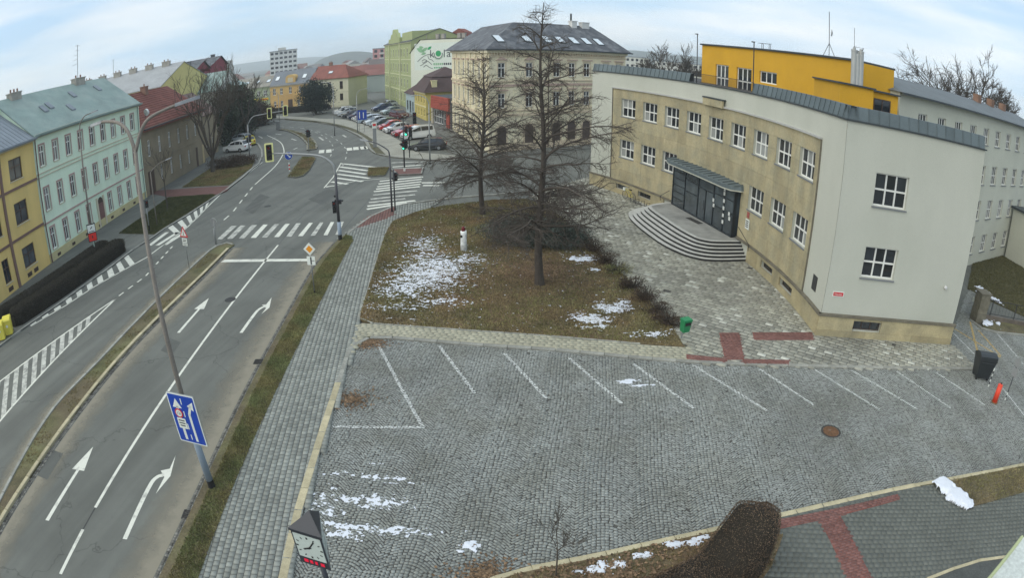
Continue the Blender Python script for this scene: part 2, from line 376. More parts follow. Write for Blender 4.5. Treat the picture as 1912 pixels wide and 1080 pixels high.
dashes('lane_dash', smooth_line([(-21.76, 70.49), (-23.52, 77.63), (-26.75, 85.73), (-31.17, 94.14), (-37.58, 103.66)], 5), 1.6, 2.6, .14, M_paintw)
for a, b in [((-27.16, 84.88), (-29.06, 88.73)), ((-34.55, 98.81), (-32.98, 96.17)), ((-32.26, 86.98), (-33.91, 89.25)), ((-37.81, 90.54), (-37.78, 92.14)), ((-29.43, 78.03), (-29.30, 79.26)), ((-25.46, 89.46), (-24.23, 86.85)), ((-40.61, 92.99), (-42.79, 96.36)), ((-39.79, 97.14), (-38.22, 95.75))]:
    mark('lane_arrow', strip([a, b], .3), M_paintw)
# hatched triangle and crossings of the side street
for a, b in [((-18.92, 65.26), (-14.20, 62.15)), ((-18.58, 63.36), (-14.70, 60.51)), ((-18.15, 61.41), (-14.51, 58.75)), ((-17.69, 59.38), (-13.65, 56.69)), ((-17.20, 57.45), (-14.02, 55.33)), ((-17.27, 55.79), (-15.27, 54.42)), ((-17.17, 53.62), (-16.46, 53.93))]:
    mark('hatch_bar', strip([a, b], .42))
mark('edge_line', strip([(-19.06, 65.76), (-17.72, 57.90), (-17.25, 53.21)], .12)); mark('edge_line', strip([(-17.10, 53.39), (-14.74, 55.68), (-11.64, 56.49)], .12))
for i, (a, b) in enumerate([((-12.31, 55.20), (-8.40, 56.65)), ((-12.18, 54.01), (-8.38, 55.60)), ((-12.05, 52.87), (-8.26, 54.55)), ((-11.96, 51.94), (-8.20, 53.50)), ((-11.95, 50.99), (-8.12, 52.55)), ((-11.75, 49.72), (-8.10, 50.94)),
                          ((-11.63, 48.31), (-8.07, 49.54)), ((-11.51, 47.15), (-8.67, 48.21)), ((-11.38, 46.02), (-7.73, 47.47)), ((-11.20, 45.07), (-8.30, 46.79)), ((-12.40, 62.08), (-9.21, 62.74)), ((-12.19, 61.00), (-8.99, 61.19)), ((-12.98, 64.50), (-9.53, 64.60)), ((-8.13, 54.05), (-6.07, 54.00)), ((-7.87, 52.94), (-6.42, 52.79))]):
    mark('zebra_stripe', strip([a, b], .42), M_paintw if i in (5, 6, 7, 12) else M_paint)
for x, y in [(652.5,278.5), (664.6,277)]: pass
for a, b in [((-20.28, 74.19), (-20.95, 76.40)), ((-19.48, 74.36), (-20.17, 76.81)), ((-18.58, 74.72), (-19.27, 76.97)), ((-18.11, 74.79), (-18.78, 77.05)), ((-23.84, 73.31), (-24.58, 75.91)), ((-22.85, 73.39), (-23.64, 76.00))]: mark('zebra_stripe', strip([a, b], .7))
# dark sealed joints in the asphalt
M_tar = mat('tar_seam', (.035, .035, .035), rough=.5, bump=0)
for ln in [[(-11.71, 38.51), (-11.69, 44.03), (-11.73, 48.32)], [(-13.21, 9.49), (-13.30, 10.61)], [(-15.53, 36.56), (-16.16, 43.88), (-15.26, 52.67)]]:
    mark('tar_seam', strip(ln, .05), M_tar, z=.003)

# ------------------------------------------------------------------ kerbs, islands, verges
def kerb(name, line, m, w=.22, h=.12, L_=1.0, side=1, label=None, z0=-.03, single=False):
    """row of kerb stones; the line is the road-side edge and the stones lie to its left (side 1) or right (-1)"""
    root = bpy.data.objects.new(name, None); COL.objects.link(root); root['kind'] = 'structure'
    pts = along(line, L_)
    if (line[-1][0]-pts[-1][0])**2+(line[-1][1]-pts[-1][1])**2 > .04: pts.append((*line[-1], pts[-1][2]))
    if single:
        mb = MB(); a = line; b = offset(line, w*side)
        for i in range(len(a)-1):
            mb.add([(*a[i], z0), (*a[i+1], z0), (*b[i+1], z0), (*b[i], z0), (*a[i], h), (*a[i+1], h), (*b[i+1], h), (*b[i], h)], [(4,5,6,7) if side > 0 else (7,6,5,4), (0,1,5,4), (3,7,6,2)])
        mb.build('kerb_course', m, root); return root
    for (x, y, t), (x2, y2, _) in zip(pts[:-1], pts[1:]):
        l = math.hypot(x2-x, y2-y)
        if l < .15: continue
        a = math.atan2(y2-y, x2-x); g = .008; j = random.uniform(-.006, .006); c = .015
        mb = MB(); s_ = side; y0, y1 = (0, w) if s_ > 0 else (-w, 0)
        mb.add([(g,y0,z0),(l-g,y0,z0),(l-g,y1,z0),(g,y1,z0),(g,y0,h-c),(l-g,y0,h-c),(l-g,y1,h-c),(g,y1,h-c),(g+c,y0+c,h),(l-g-c,y0+c,h),(l-g-c,y1-c,h),(g+c,y1-c,h)],
               [(0,1,5,4),(1,2,6,5),(2,3,7,6),(3,0,4,7),(4,5,9,8),(5,6,10,9),(6,7,11,10),(7,4,8,11),(8,9,10,11)])
        mb.build('kerb_stone', m, root, loc=(x, y, j), rot=(0, 0, a))
    return root
def setts_row(name, line, rows, size, m, side=1, z=.012, parent=None):
    """gutter of small setts along a line, one mesh"""
    V = []; Q = []; T = []
    for r in range(rows):
        for (x, y, t) in along(offset(line, side*(r+.5)*size), size):
            h = size*.42*random.uniform(.85, 1.05); c, s = math.cos(t), math.sin(t); k = random.random(); zz = z+random.uniform(-.004, .004); o = len(V)
            for (a, b, q) in [(-h,-h,zz),(h,-h,zz),(h,h,zz),(-h,h,zz),(-h,-h,-.02),(h,-h,-.02),(h,h,-.02),(-h,h,-.02)]:
                V.append((x+a*c-b*s, y+a*s+b*c, q)); T.append(k)
            Q += [(o,o+1,o+2,o+3),(o,o+4,o+5,o+1),(o+1,o+5,o+6,o+2),(o+2,o+6,o+7,o+3),(o+3,o+7,o+4,o)]
    o = link(name, fastmesh(name, V, Q, m, T), parent); o['kind'] = 'stuff'
    if not parent: tag(o, 'row of small dark stone setts along the road gutter', 'setts')
    return o
M_sett = mat('granite_sett', (.262, .276, .26), tone=.24, var=.18, scale=.22, fine=.22, fscale=60, bump=.25, rough=.7, rnd=.0, space='World', tint=(.20, .205, .18, .55), tfac=.75)
M_settg = mat('gutter_sett', (.15, .145, .13), tone=.5, var=.2, fine=.2, fscale=50, bump=.2, space='World')

def bed(name, poly, z, m, label=None):
    mb = MB().prism(poly, -.05, z); return struct(name, mb, m, label=label)
def tufts(name, poly, n, hgt, m, z, label, cat='grass', keep=None, seed=1, wide=.012, lean=.6, parent=None):
    """blades of grass scattered over a polygon, one object"""
    r = np.random.default_rng(seed); P = np.array(poly); lo, hi = P.min(0), P.max(0)
    X = r.uniform(lo[0], hi[0], n*3); Y = r.uniform(lo[1], hi[1], n*3); k = pin(poly, X, Y)
    if keep is not None: k &= keep(X, Y, r)
    X, Y = X[k][:n], Y[k][:n]; n = len(X); B = 3
    X = np.repeat(X, B)+r.normal(0, .03, n*B); Y = np.repeat(Y, B)+r.normal(0, .03, n*B); N_ = n*B
    a = r.uniform(0, 2*PI, N_); h = hgt*r.uniform(.5, 1.2, N_); w = wide*r.uniform(.7, 1.4, N_); le = lean*h*r.uniform(.2, 1.2, N_); a2 = r.uniform(0, 2*PI, N_)
    V = np.zeros((N_, 3, 3)); dx, dy = np.cos(a)*w, np.sin(a)*w
    V[:,0] = np.c_[X-dx, Y-dy, np.full(N_, z)]; V[:,1] = np.c_[X+dx, Y+dy, np.full(N_, z)]; V[:,2] = np.c_[X+np.cos(a2)*le, Y+np.sin(a2)*le, z+h]
    o = link(name, fastmesh(name, V.reshape(-1, 3), np.arange(N_*3).reshape(-1, 3), m, np.repeat(r.random(N_), 3)), parent)
    return tag(o, label, cat, kind='stuff')
M_grass = mat('winter_grass', (.215, .20, .088), tone=.55, var=.35, scale=.5, fine=.2, fscale=6, bump=0, rough=.9, space='World', tint=(.25, .175, .095, .45), tfac=.9)
M_grass2 = mat('verge_grass', (.23, .205, .09), tone=.55, var=.3, scale=.9, fine=.2, fscale=6, bump=0, rough=.9, space='World', tint=(.17, .20, .085, .7), tfac=.8)
M_leaf = mat('fallen_leaf', (.175, .115, .068), tone=.6, var=.3, scale=1, bump=0, space='World')

# median between the carriageways
mL = [(-17.16, 5.88), (-18.00, 9.42), (-19.41, 15.31), (-19.50, 19.68), (-20.08, 27.69), (-20.61, 35.56)]; mR = [(-16.49, 5.08), (-16.96, 8.21), (-17.31, 11.19), (-17.73, 14.85), (-18.26, 20.50), (-18.47, 25.69), (-18.67, 31.03), (-19.10, 36.13)]
mL = smooth_line(mL, 3); mR = smooth_line(mR, 3)
tip = [(-20.49, 36.68), (-20.08, 37.23), (-19.47, 37.30), (-19.01, 36.68)]
bed('median_strip', mL+tip+mR[::-1], .07, M_soil, label='narrow brown soil strip between the carriageways')
kerb('kerb', mL+tip, M_kerbG, side=-1, w=.16); kerb('kerb', mR, M_kerbY, side=1, w=.2)
setts_row('gutter_setts', mR, 2, .13, M_settg, side=-1)['label'] = 'double row of small setts edging the soil median'
tufts('grass', offset(mL, -.25)+offset(mR, .25)[::-1], 5000, .05, M_grass, .07, 'sparse dry grass on the soil median', seed=3, keep=lambda X, Y, r: vnoise(X, Y, .7, 5) > .5)
# verge beside the footpath
vL = smooth_line([(-9.40, 6.43), (-9.48, 9.90), (-9.71, 13.54), (-10.23, 19.03), (-10.78, 25.57), (-11.39, 32.22), (-11.36, 36.99)], 4)
vR = smooth_line([(-8.17, 6.80), (-8.24, 8.85), (-8.58, 13.12), (-9.25, 22.78), (-10.08, 34.14)], 4)
vt = [(-11.37, 37.59), (-11.11, 38.16), (-10.55, 37.77), (-10.25, 36.85)]
verge = vL+vt+vR[::-1]
bed('verge', verge, .116, M_soil, label='grass verge between the road and the footpath')
kerb('kerb', vL+vt[:2], M_kerbG, side=-1, w=.26, h=.11); setts_row('gutter_setts', vL, 2, .12, M_settg, side=1)['label'] = 'double row of small setts edging the footpath verge'
tufts('grass', offset(vL, -.3)+vt[1:]+vR[::-1], 26000, .065, M_grass2, .116, 'dry yellow-green grass on the verge by the footpath', seed=4)

# pale grit along the gutters
def grit(line, w, side, label):
    a = line; b = offset(line, w*side); V = []; T = []; Q = []; K = 5
    for i in range(len(a)):
        for k in range(K): q = lerp(a[i], b[i], k/(K-1)); V.append((*q, .0022)); T.append(1-k/(K-1))
    for i in range(len(a)-1):
        for k in range(K-1): Q.append((i*K+k, i*K+k+1, (i+1)*K+k+1, (i+1)*K+k) if side < 0 else (i*K+k, (i+1)*K+k, (i+1)*K+k+1, i*K+k+1))
    o = link('gutter_grit', fastmesh('gutter_grit', np.array(V), np.array(Q), M_grit, np.array(T)), road); o['kind'] = 'stuff'; return o
M_grit = bpy.data.materials.new('gutter_grit'); M_grit.use_nodes = True; _n = M_grit.node_tree.nodes; _l = M_grit.node_tree.links; _b = _n['Principled BSDF']; _b.inputs['Roughness'].default_value = .95
_a = _n.new('ShaderNodeAttribute'); _a.attribute_name = 'tone'; _g = _n.new('ShaderNodeNewGeometry'); _z = _n.new('ShaderNodeTexNoise'); _z.inputs['Scale'].default_value = 1.3; _z.inputs['Detail'].default_value = 7; _z.inputs['Roughness'].default_value = .7; _l.new(_g.outputs['Position'], _z.inputs['Vector'])
_m = _n.new('ShaderNodeMath'); _m.operation = 'MULTIPLY_ADD'; _m.inputs[1].default_value = 1.0; _l.new(_z.outputs['Fac'], _m.inputs[0]); _l.new(_a.outputs['Fac'], _m.inputs[2])
_r = _n.new('ShaderNodeMapRange'); _r.inputs['From Min'].default_value = .55; _r.inputs['From Max'].default_value = 1.35; _r.inputs['To Max'].default_value = .8; _l.new(_m.outputs[0], _r.inputs['Value'])
_b.inputs['Base Color'].default_value = (.29, .265, .205, 1); _l.new(_r.outputs['Result'], _b.inputs['Alpha'])
grit(offset(vL, .26), 1.5, 1, ''); grit(offset(mR, -.28), 1.2, -1, ''); grit(mL, .8, 1, '')

M_patch = asphalt('asphalt_patch', (.10, .104, .094), R(12))
for i, q in enumerate(([(-16.31, 21.43), (-16.44, 22.71), (-15.55, 22.34), (-15.43, 21.05)], [(-17.48, 49.08), (-16.79, 52.91), (-14.68, 50.56), (-15.29, 46.65)], [(-17.37, 11.35), (-17.62, 12.98), (-16.64, 12.88), (-16.39, 11.24)], [(-22.66, 46.39), (-23.45, 52.10), (-21.79, 50.58), (-21.08, 44.84)])): mark('asphalt_patch', [q], M_patch, z=.0028 if i != 2 else .0029)
M_castiron = mat('cast_iron', (.05, .048, .045), rough=.6, metal=.4, bump=.2)
def drain(xy, rz, label):
    t = thing('drain_grate', label, 'drain', (*xy, .006), rz); MB().box(-.22, .22, -.22, .22, -.05, .004).build('frame', M_castiron, t)
    for k in range(5): MB().box(-.18+.08*k, -.14+.08*k, -.18, .18, .005, .022).build('bar', M_castiron, t)
drain((-10.65, 20.94), R(97), 'iron drain grate in the gutter midway along the verge'); drain((-9.64, 11.30), R(97), 'iron drain grate in the gutter near the lamp foot')
for p_, lb in (((-15.02, 27.44), 'round manhole cover in the near lane before the stop line'), ((-20.66, 47.26), 'round manhole cover in the middle of the junction')):
    t = thing('road_manhole', lb, 'manhole cover', (*p_, .005)); MB().cyl(0, 0, -.04, .004, .33, n=24).build('cover', M_castiron, t)


# ------------------------------------------------------------------ paved areas
def pave(parent, poly, ang, pw, ph, z, mats, name, gap=.008, bond=.5, thick=.07, pick=None, nind=300, jit=.0014, seed=0, tilt=.0012, keep=None, edge=True):
    """slabs laid in courses: the ones nearest the camera are objects, the rest one mesh"""
    r = np.random.default_rng(seed); P = np.array(poly); c, s = math.cos(ang), math.sin(ang)
    U = P[:,0]*c+P[:,1]*s; Vv = -P[:,0]*s+P[:,1]*c
    ii = np.arange(math.floor(U.min()/pw)-1, math.ceil(U.max()/pw)+1); jj = np.arange(math.floor(Vv.min()/ph)-1, math.ceil(Vv.max()/ph)+1)
    I, J = np.meshgrid(ii, jj); sh = (r.random(len(jj))*.25+bond)*(jj % 2); u = ((I+.5+sh[:, None])*pw).ravel(); v = ((J+.5)*ph).ravel()
    X = u*c-v*s; Y = u*s+v*c; k = pin(poly, X, Y)
    for a_, b_ in ((-.5,-.5),(.5,-.5),(.5,.5),(-.5,.5)): k |= pin(poly, X+(a_*pw*c-b_*ph*s)*.8, Y+(a_*pw*s+b_*ph*c)*.8) if edge else False
    if keep is not None: k &= keep(X, Y, r)
    X, Y = X[k], Y[k]; n = len(X); T = r.random(n); mi = np.zeros(n, int) if pick is None else pick(X, Y, r)
    zz = z+r.normal(0, jit, n); order = np.argsort(X*X+Y*Y); ind = order[:nind]; rest = order[nind:]
    hw, hh = pw/2-gap/2, ph/2-gap/2; cf = .006
    def prot(hw, hh, tl):
        return np.array([(-hw+cf,-hh+cf,0+tl),(hw-cf,-hh+cf,0),(hw-cf,hh-cf,-tl),(-hw+cf,hh-cf,0),(-hw,-hh,-thick),(hw,-hh,-thick),(hw,hh,-thick),(-hw,hh,-thick)])
    FQ = np.array([(0,1,2,3),(0,4,5,1),(1,5,6,2),(2,6,7,3),(3,7,4,0)])
    pool = {}
    for i in ind:
        q = (int(mi[i]), int(T[i]*5))
        if q not in pool: pool[q] = fastmesh(name, prot(hw, hh, r.normal(0, tilt)), FQ, mats[q[0]], np.full(8, (q[1]+.5)/5))
        link(name, pool[q], parent, (X[i], Y[i], zz[i]), (0, 0, ang))
    for mm in range(len(mats)):
        rr = rest[mi[rest] == mm]; N_ = len(rr)
        if not N_: continue
        b = prot(hw, hh, 0); L3 = np.zeros((N_, 8, 3)); L3[:,:,0] = X[rr][:,None]+b[:,0]*c-b[:,1]*s; L3[:,:,1] = Y[rr][:,None]+b[:,0]*s+b[:,1]*c
        L3[:,:,2] = zz[rr][:,None]+b[:,2]; L3[:,:4,2] += r.normal(0, tilt, (N_, 4))
        Q = (np.arange(N_)[:,None,None]*8+FQ[None]).reshape(-1, 4)
        o = link(name+'_field', fastmesh(name+'_field', L3.reshape(-1, 3), Q, mats[mm], np.repeat(T[rr], 8)), parent); o['kind'] = 'stuff'
    return n
M_pv = mat('grey_paver', (.25, .262, .238), tone=.20, var=.10, scale=.6, fine=.14, fscale=40, bump=.2, space='World')
M_pvb = mat('beige_paver', (.355, .342, .262), tone=.12, var=.12, scale=.8, fine=.12, fscale=30, bump=.2, space='World')
M_slabA = mat('forecourt_slab', (.325, .32, .265), tone=.24, var=.22, scale=.28, fine=.14, fscale=25, bump=.25, space='World', tint=(.235, .235, .205, .22), tfac=.7)
M_slabB = mat('pale_slab', (.50, .50, .44), tone=.2, var=.12, fine=.12, fscale=25, bump=.2, space='World')
M_pvd = mat('vignette_grey_paver', (.13, .137, .121), tone=.10, var=.12, scale=.4, fine=.12, fscale=40, bump=.2, space='World')  # dry pavers; the lens's corner darkening is put into this base colour

# footpath beside the verge
pR = smooth_line([(-5.48, 7.59), (-5.66, 9.45), (-5.94, 12.11), (-6.15, 15.16), (-6.44, 19.51), (-6.59, 21.25)], 4)
pR2 = [(-7.02, 24.73), (-7.09, 25.48), (-7.49, 29.48), (-8.33, 37.90), (-8.40, 41.15)]
path = pR+pR2+[(-8.06, 42.52), (-6.31, 44.82), (-5.44, 48.14), (-6.06, 46.77), (-9.11, 45.32), (-10.44, 42.68), (-11.15, 38.76)]+vt[::-1]+vR[::-1]
fp = bed('footpath', path, .093, M_gravel, label='footpath of small grey pavers between verge and car park')
redz = [(-11.14, 38.28), (-10.51, 42.98), (-9.17, 45.64), (-8.57, 43.13), (-9.00, 42.01), (-9.96, 40.58), (-10.99, 39.49)]
pave(fp, path, R(98), .20, .20, .10, [M_pv, M_red], 'paver', gap=.009, seed=2, pick=lambda X, Y, r: pin(redz, X, Y).astype(int))
kerb('kerb', [(-11.15, 38.71), (-10.46, 42.74), (-9.18, 45.70), (-6.63, 47.20), (-4.16, 48.31), (0.15, 49.56)], M_kerbG, side=-1, w=.2, L_=1.0)

# ---- car park of setts
inner = smooth_line([(-5.59, 8.19), (-5.72, 9.56), (-5.99, 12.22), (-6.07, 13.56), (-6.24, 15.96), (-6.41, 18.55), (-6.63, 21.07), (-6.67, 21.89), (-6.66, 22.52), (-6.45, 23.02), (-6.07, 23.22), (-5.34, 23.29)], 3)
front = smooth_line([(-5.34, 23.29), (-1.23, 22.66), (1.58, 22.29), (4.34, 21.69), (7.12, 21.10), (10.09, 20.64), (13.21, 20.21), (17.08, 19.61), (22.33, 18.80)], 3)
bot = smooth_line([(-1.23, 9.53), (0.01, 10.34), (2.27, 10.90), (3.80, 11.24), (5.53, 11.52), (7.72, 11.76), (10.03, 11.92), (12.66, 11.97), (15.65, 11.77), (19.72, 11.37), (24.12, 10.89)], 3)
right = [(22.33, 18.80), (22.96, 20.61), (22.69, 21.57), (29.17, 27.45), (34.20, 31.36), (33.32, 28.80), (26.94, 24.44), (27.05, 23.10), (28.11, 22.42), (30.41, 21.83), (35.45, 20.41)]
lot = inner+front[1:]+right+bot[::-1]+[(-2.0, 6.5), (-5.2, 6.5)]
car_park = bed('car_park', lot, .0235, M_gravel, label='car park and drive paved with grey setts in arcs')
def setts():
    r = np.random.default_rng(11); ang = math.atan2(-.142, .99); c, s = math.cos(ang), math.sin(ang); p = .114; Wd = 1.66; nk = 14; rise = .50
    P = np.array(lot); U = P[:,0]*c+P[:,1]*s; Vv = -P[:,0]*s+P[:,1]*c
    i = np.arange(math.floor(U.min()/Wd)-1, math.ceil(U.max()/Wd)+1); j = np.arange(math.floor((Vv.min()-rise)/p)-1, math.ceil(Vv.max()/p)+1); k = np.arange(nk)
    I, J, K = np.meshgrid(i, j, k, indexing='ij'); t = 2*(K+.5)/nk-1; t = t+r.normal(0, .012, t.shape)
    # rows drift a little from column to column
    ph_ = r.random(len(i))[:, None, None]*p
    u = (I+.5+t/2)*Wd+.05*np.sin(J*.09); v = J*p+ph_+rise*(1-t*t)+r.normal(0, .006, t.shape); sl = -4*rise*t/Wd
    u, v, sl = u.ravel(), v.ravel(), sl.ravel(); X = u*c-v*s; Y = u*s+v*c; m = pin(lot, X, Y)&((X*X+Y*Y) < 55**2); X, Y, sl = X[m], Y[m], sl[m]; n = len(X)
    a = np.arctan(sl)*.9+ang+r.normal(0, .05, n); cs_ = np.cos(np.arctan(sl)); hx = .0565*r.uniform(.93, 1.03, n)/cs_**.9; hy = .0455*r.uniform(.90, 1.05, n)*cs_; z = r.normal(0, .004, n); T = np.clip(.5+r.normal(0, .22, n), 0, 1)
    T = np.where(r.random(n) < .02, 1.0, T)
    return X, Y, a, hx, hy, z, T
SX, SY, SA, SHX, SHY, SZ, ST = setts(); SZ = SZ+.036
def put_setts():
    n = len(SX); r = np.random.default_rng(5); order = np.argsort(np.hypot(SX+2, SY)); vis = order[(SY[order] > 9.2)]
    ind = vis[:300]; rest = np.setdiff1d(np.arange(n), ind)
    FQ = np.array([(0,1,2,3),(0,4,5,1),(1,5,6,2),(2,6,7,3),(3,7,4,0)])
    def base(hx, hy):
        k = .93
        return np.stack([np.stack([sx*hx*q, sy*hy*q, np.full_like(hx, zz)], -1) for (q, zz) in ((k, .0), (1.0, -.035)) for sx, sy in ((-1,-1),(1,-1),(1,1),(-1,1))], 1)
    B = base(SHX[rest], SHY[rest]); B[:, :4, :2] += r.normal(0, .005, B[:, :4, :2].shape); B[:, :4, 2] += r.normal(0, .003, B[:, :4, 2].shape)
    ca, sa = np.cos(SA[rest])[:, None], np.sin(SA[rest])[:, None]; L3 = np.stack([SX[rest][:, None]+B[..., 0]*ca-B[..., 1]*sa, SY[rest][:, None]+B[..., 0]*sa+B[..., 1]*ca, SZ[rest][:, None]+B[..., 2]], -1)
    Q = (np.arange(len(rest))[:, None, None]*8+FQ[None]).reshape(-1, 4)
    o = link('sett_field', fastmesh('sett_field', L3.reshape(-1, 3), Q, M_sett, np.repeat(ST[rest], 8)), car_park); o['kind'] = 'stuff'
    pool = [fastmesh('sett', base(np.array([.0545]), np.array([.051]))[0]+np.c_[r.normal(0, .003, (8, 2)), np.zeros(8)], FQ, M_sett, np.full(8, (q+.5)/8)) for q in range(8)]
    for i in ind: link('sett', pool[int(ST[i]*7.99)], car_park, (SX[i], SY[i], SZ[i]), (0, 0, SA[i]))
put_setts()
M_bay = worn('bay_paint', (.62, .64, .62), .45, under=(.16, .17, .17), sc=5)
def bay_line(a, b, w=.13, m=None):
    """painted tops of the setts along a line"""
    ax, ay = a; L_ = math.hypot(b[0]-ax, b[1]-ay); ux, uy = (b[0]-ax)/L_, (b[1]-ay)/L_
    tt = (SX-ax)*ux+(SY-ay)*uy; dd = -(SX-ax)*uy+(SY-ay)*ux; ids = np.where((tt > -.05)&(tt < L_+.05)&(abs(dd) < w/2+.05))[0]; mb = MB()
    for i in ids:
        ca, sa = math.cos(SA[i]), math.sin(SA[i]); q = []
        for sx, sy in ((-1,-1),(1,-1),(1,1),(-1,1)):
            lx, ly = sx*SHX[i]*.9, sy*SHY[i]*.9; x, y = SX[i]+lx*ca-ly*sa, SY[i]+lx*sa+ly*ca
            t_, d_ = (x-ax)*ux+(y-ay)*uy, -(x-ax)*uy+(y-ay)*ux; d_ = max(-w/2, min(w/2, d_)); q.append((ax+ux*t_-uy*d_, ay+uy*t_+ux*d_, SZ[i]+.006))
        if abs((q[0][0]-q[2][0])*(q[1][1]-q[3][1])-(q[0][1]-q[2][1])*(q[1][0]-q[3][0])) > 1e-4: mb.add(q, [(0,1,2,3)])
    if mb.v: mb.build('bay_line', m or M_bay, car_park)
for a, b in [((-5.67, 22.76), (-2.97, 16.80)), ((-6.04, 16.59), (-2.97, 16.80)), ((-2.97, 22.61), (-1.35, 19.05)), ((-0.27, 22.05), (1.24, 18.70)), ((2.33, 21.64), (3.92, 18.30)), ((4.86, 21.14), (6.52, 17.80)), ((7.36, 20.88), (9.34, 17.36)),
             ((10.19, 20.36), (11.49, 17.50)), ((12.79, 20.12), (14.42, 16.68)), ((14.70, 19.81), (16.43, 16.31)), ((17.23, 19.34), (18.37, 16.06)), ((19.61, 19.00), (20.68, 15.85))]: bay_line(a, b)
for a, b in [((24.54, 23.58), (25.73, 19.76)), ((26.78, 24.07), (24.46, 20.74)), ((26.62, 22.99), (25.93, 19.85))]: bay_line(a, b, .14, M_paintY)
for a, b in [((28.05, 22.36), (27.16, 18.80)), ((23.16, 16.77), (22.76, 14.38)), ((24.09, 22.93), (23.85, 20.38))]: bay_line(a, b, .12)
kerb('kerb', inner[:17], M_kerbY, side=1, w=.26, h=.11, L_=1.0); kerb('kerb', inner[16:]+front[1:], M_kerbG, side=1, w=.2, h=.11, L_=1.0)
kerb('kerb', [p for p in bot if p[1] > 5], M_kerbY, side=-1, w=.2, h=.11, L_=1.0)
mh = thing('manhole_cover', 'round rusty iron manhole cover set in the car park setts', 'manhole cover', (*(11.47, 15.62), .032))
mb = MB(); mb.cyl(0, 0, -.03, .012, .33, n=28); mb.build('cover', mat('rust', (.16, .085, .045), rough=.7, var=.3, scale=9, metal=.3, bump=.4), mh)
mb = MB()
for k in range(28):
    a0, a1 = 2*PI*k/28, 2*PI*(k+1)/28; mb.add([(r_*math.cos(a), r_*math.sin(a), z_) for a in (a0, a1) for r_, z_ in ((.34,.016),(.41,.016),(.41,-.03))], [(0,1,4,3),(1,2,5,4)])
mb.build('rim', mat('iron', (.07, .065, .06), rough=.6, metal=.5), mh)

# ---- lawn in front of the school
lawn = smooth_line([(-8.40, 41.15), (-8.29, 37.67), (-7.45, 29.33), (-7.09, 25.36)], 3)+[(-6.93, 25.01), (-6.70, 24.79)]+smooth_line([(-6.20, 24.70), (-3.97, 24.37), (0.91, 23.70), (4.43, 23.01), (7.31, 22.38)], 3)+\
       smooth_line([(7.21, 24.64), (6.26, 29.73), (5.56, 32.57), (4.55, 37.64), (3.03, 43.55), (1.20, 47.36)], 3)+smooth_line([(-1.53, 46.99), (-3.96, 45.85), (-5.45, 45.10), (-7.04, 43.63), (-7.96, 41.95)], 3)
bed('lawn', lawn, .125, M_leafsoil, label='brown winter lawn in front of the school')
tree_xy = (1.41, 29.56)
def lawn_keep(X, Y, r): return r.random(X.shape) > .75*np.exp(-((X-1.3)**2+(Y-31.5)**2)/14.0)
tufts('grass', lawn, 60000, .075, M_grass, .125, 'dry olive brown grass of the school lawn', seed=8, keep=lawn_keep, wide=.016)
def leaf_litter(poly, n, m, z, label, centre, rad, seed=2):
    r = np.random.default_rng(seed); a = r.uniform(0, 2*PI, n*2); q = np.abs(r.normal(0, rad, n*2)); X = centre[0]+np.cos(a)*q*1.3; Y = centre[1]+np.sin(a)*q; k = pin(poly, X, Y); X, Y = X[k][:n], Y[k][:n]; n = len(X)
    w = r.uniform(.02, .045, n); t = r.uniform(0, 2*PI, n); V = np.zeros((n, 4, 3))
    for i, (sx, sy) in enumerate(((-1,-.7),(1,-.7),(1,.7),(-1,.7))):
        V[:, i] = np.c_[X+w*(sx*np.cos(t)-sy*np.sin(t)), Y+w*(sx*np.sin(t)+sy*np.cos(t)), z+r.uniform(.01, .05, n)]
    o = link('leaf_litter', fastmesh('leaf_litter', V.reshape(-1, 3), np.arange(n*4).reshape(-1, 4), m, np.repeat(r.random(n), 4))); tag(o, label, 'leaves', kind='stuff')
leaf_litter(lawn, 11000, M_leaf, .12, 'brown fallen leaves around the foot of the tall bare tree', (1.3, 31.3), 2.8)
kerb('lawn_edging', lawn[:10]+lawn[10:23], M_kerbG, side=-1, w=.07, h=.14, L_=1.0)

# ---- pavement in front of the lawn, forecourt and strip along the school
fk = offset(front, .2); ik = offset(inner, .2)
strip_poly = [(-6.61, 21.43), (-6.98, 24.56), (-6.65, 24.68), (-3.96, 24.32), (0.91, 23.65), (4.41, 22.92), (7.59, 22.32), (7.46, 21.28)]+[p for p in fk[::-1] if p[0] < 7.2]+ik[-6:][::-1]
fs = bed('front_pavement', strip_poly, .098, M_pvb, label='beige pavement between the lawn and the car park')
pave(fs, strip_poly, R(-7.5), .30, .20, .1025, [M_pvb], 'paver', gap=.005, seed=4, edge=False)
leaf_litter(lot, 520, M_leaf, .04, 'patch of brown leaves and dirt by the left kerb of the car park', (-5.84, 18.30), .42, seed=17)
leaf_litter(lot, 700, M_leaf, .04, 'reddish leaves blown into the corner of the car park kerb', (-6.03, 22.89), .38, seed=18)
leaf_litter(lot, 500, M_leaf, .04, 'brown leaves along the kerb at the bottom of the car park', (-0.67, 10.21), .4, seed=19)
arc = [(-30.95+45.55*math.cos(R(p)), 27.84+45.55*math.sin(R(p))) for p in np.linspace(33.9, -5.7, 30)]
court = [(7.59, 22.32)]+lawn[-27:][:0]+smooth_line([(7.47, 24.64), (6.51, 29.89), (5.79, 32.75), (4.82, 37.88), (3.37, 43.87)], 3)+[(1.87, 48.45), (4.37, 52.71), (7.38, 56.39)]+arc+[(22.62, 21.5), (22.75, 19.4)]+[p for p in fk[::-1] if p[0] > 7.2]+[(7.46, 21.28)]
court_b = bed('forecourt', court, .093, M_gravel, label='slab forecourt before the school entrance')
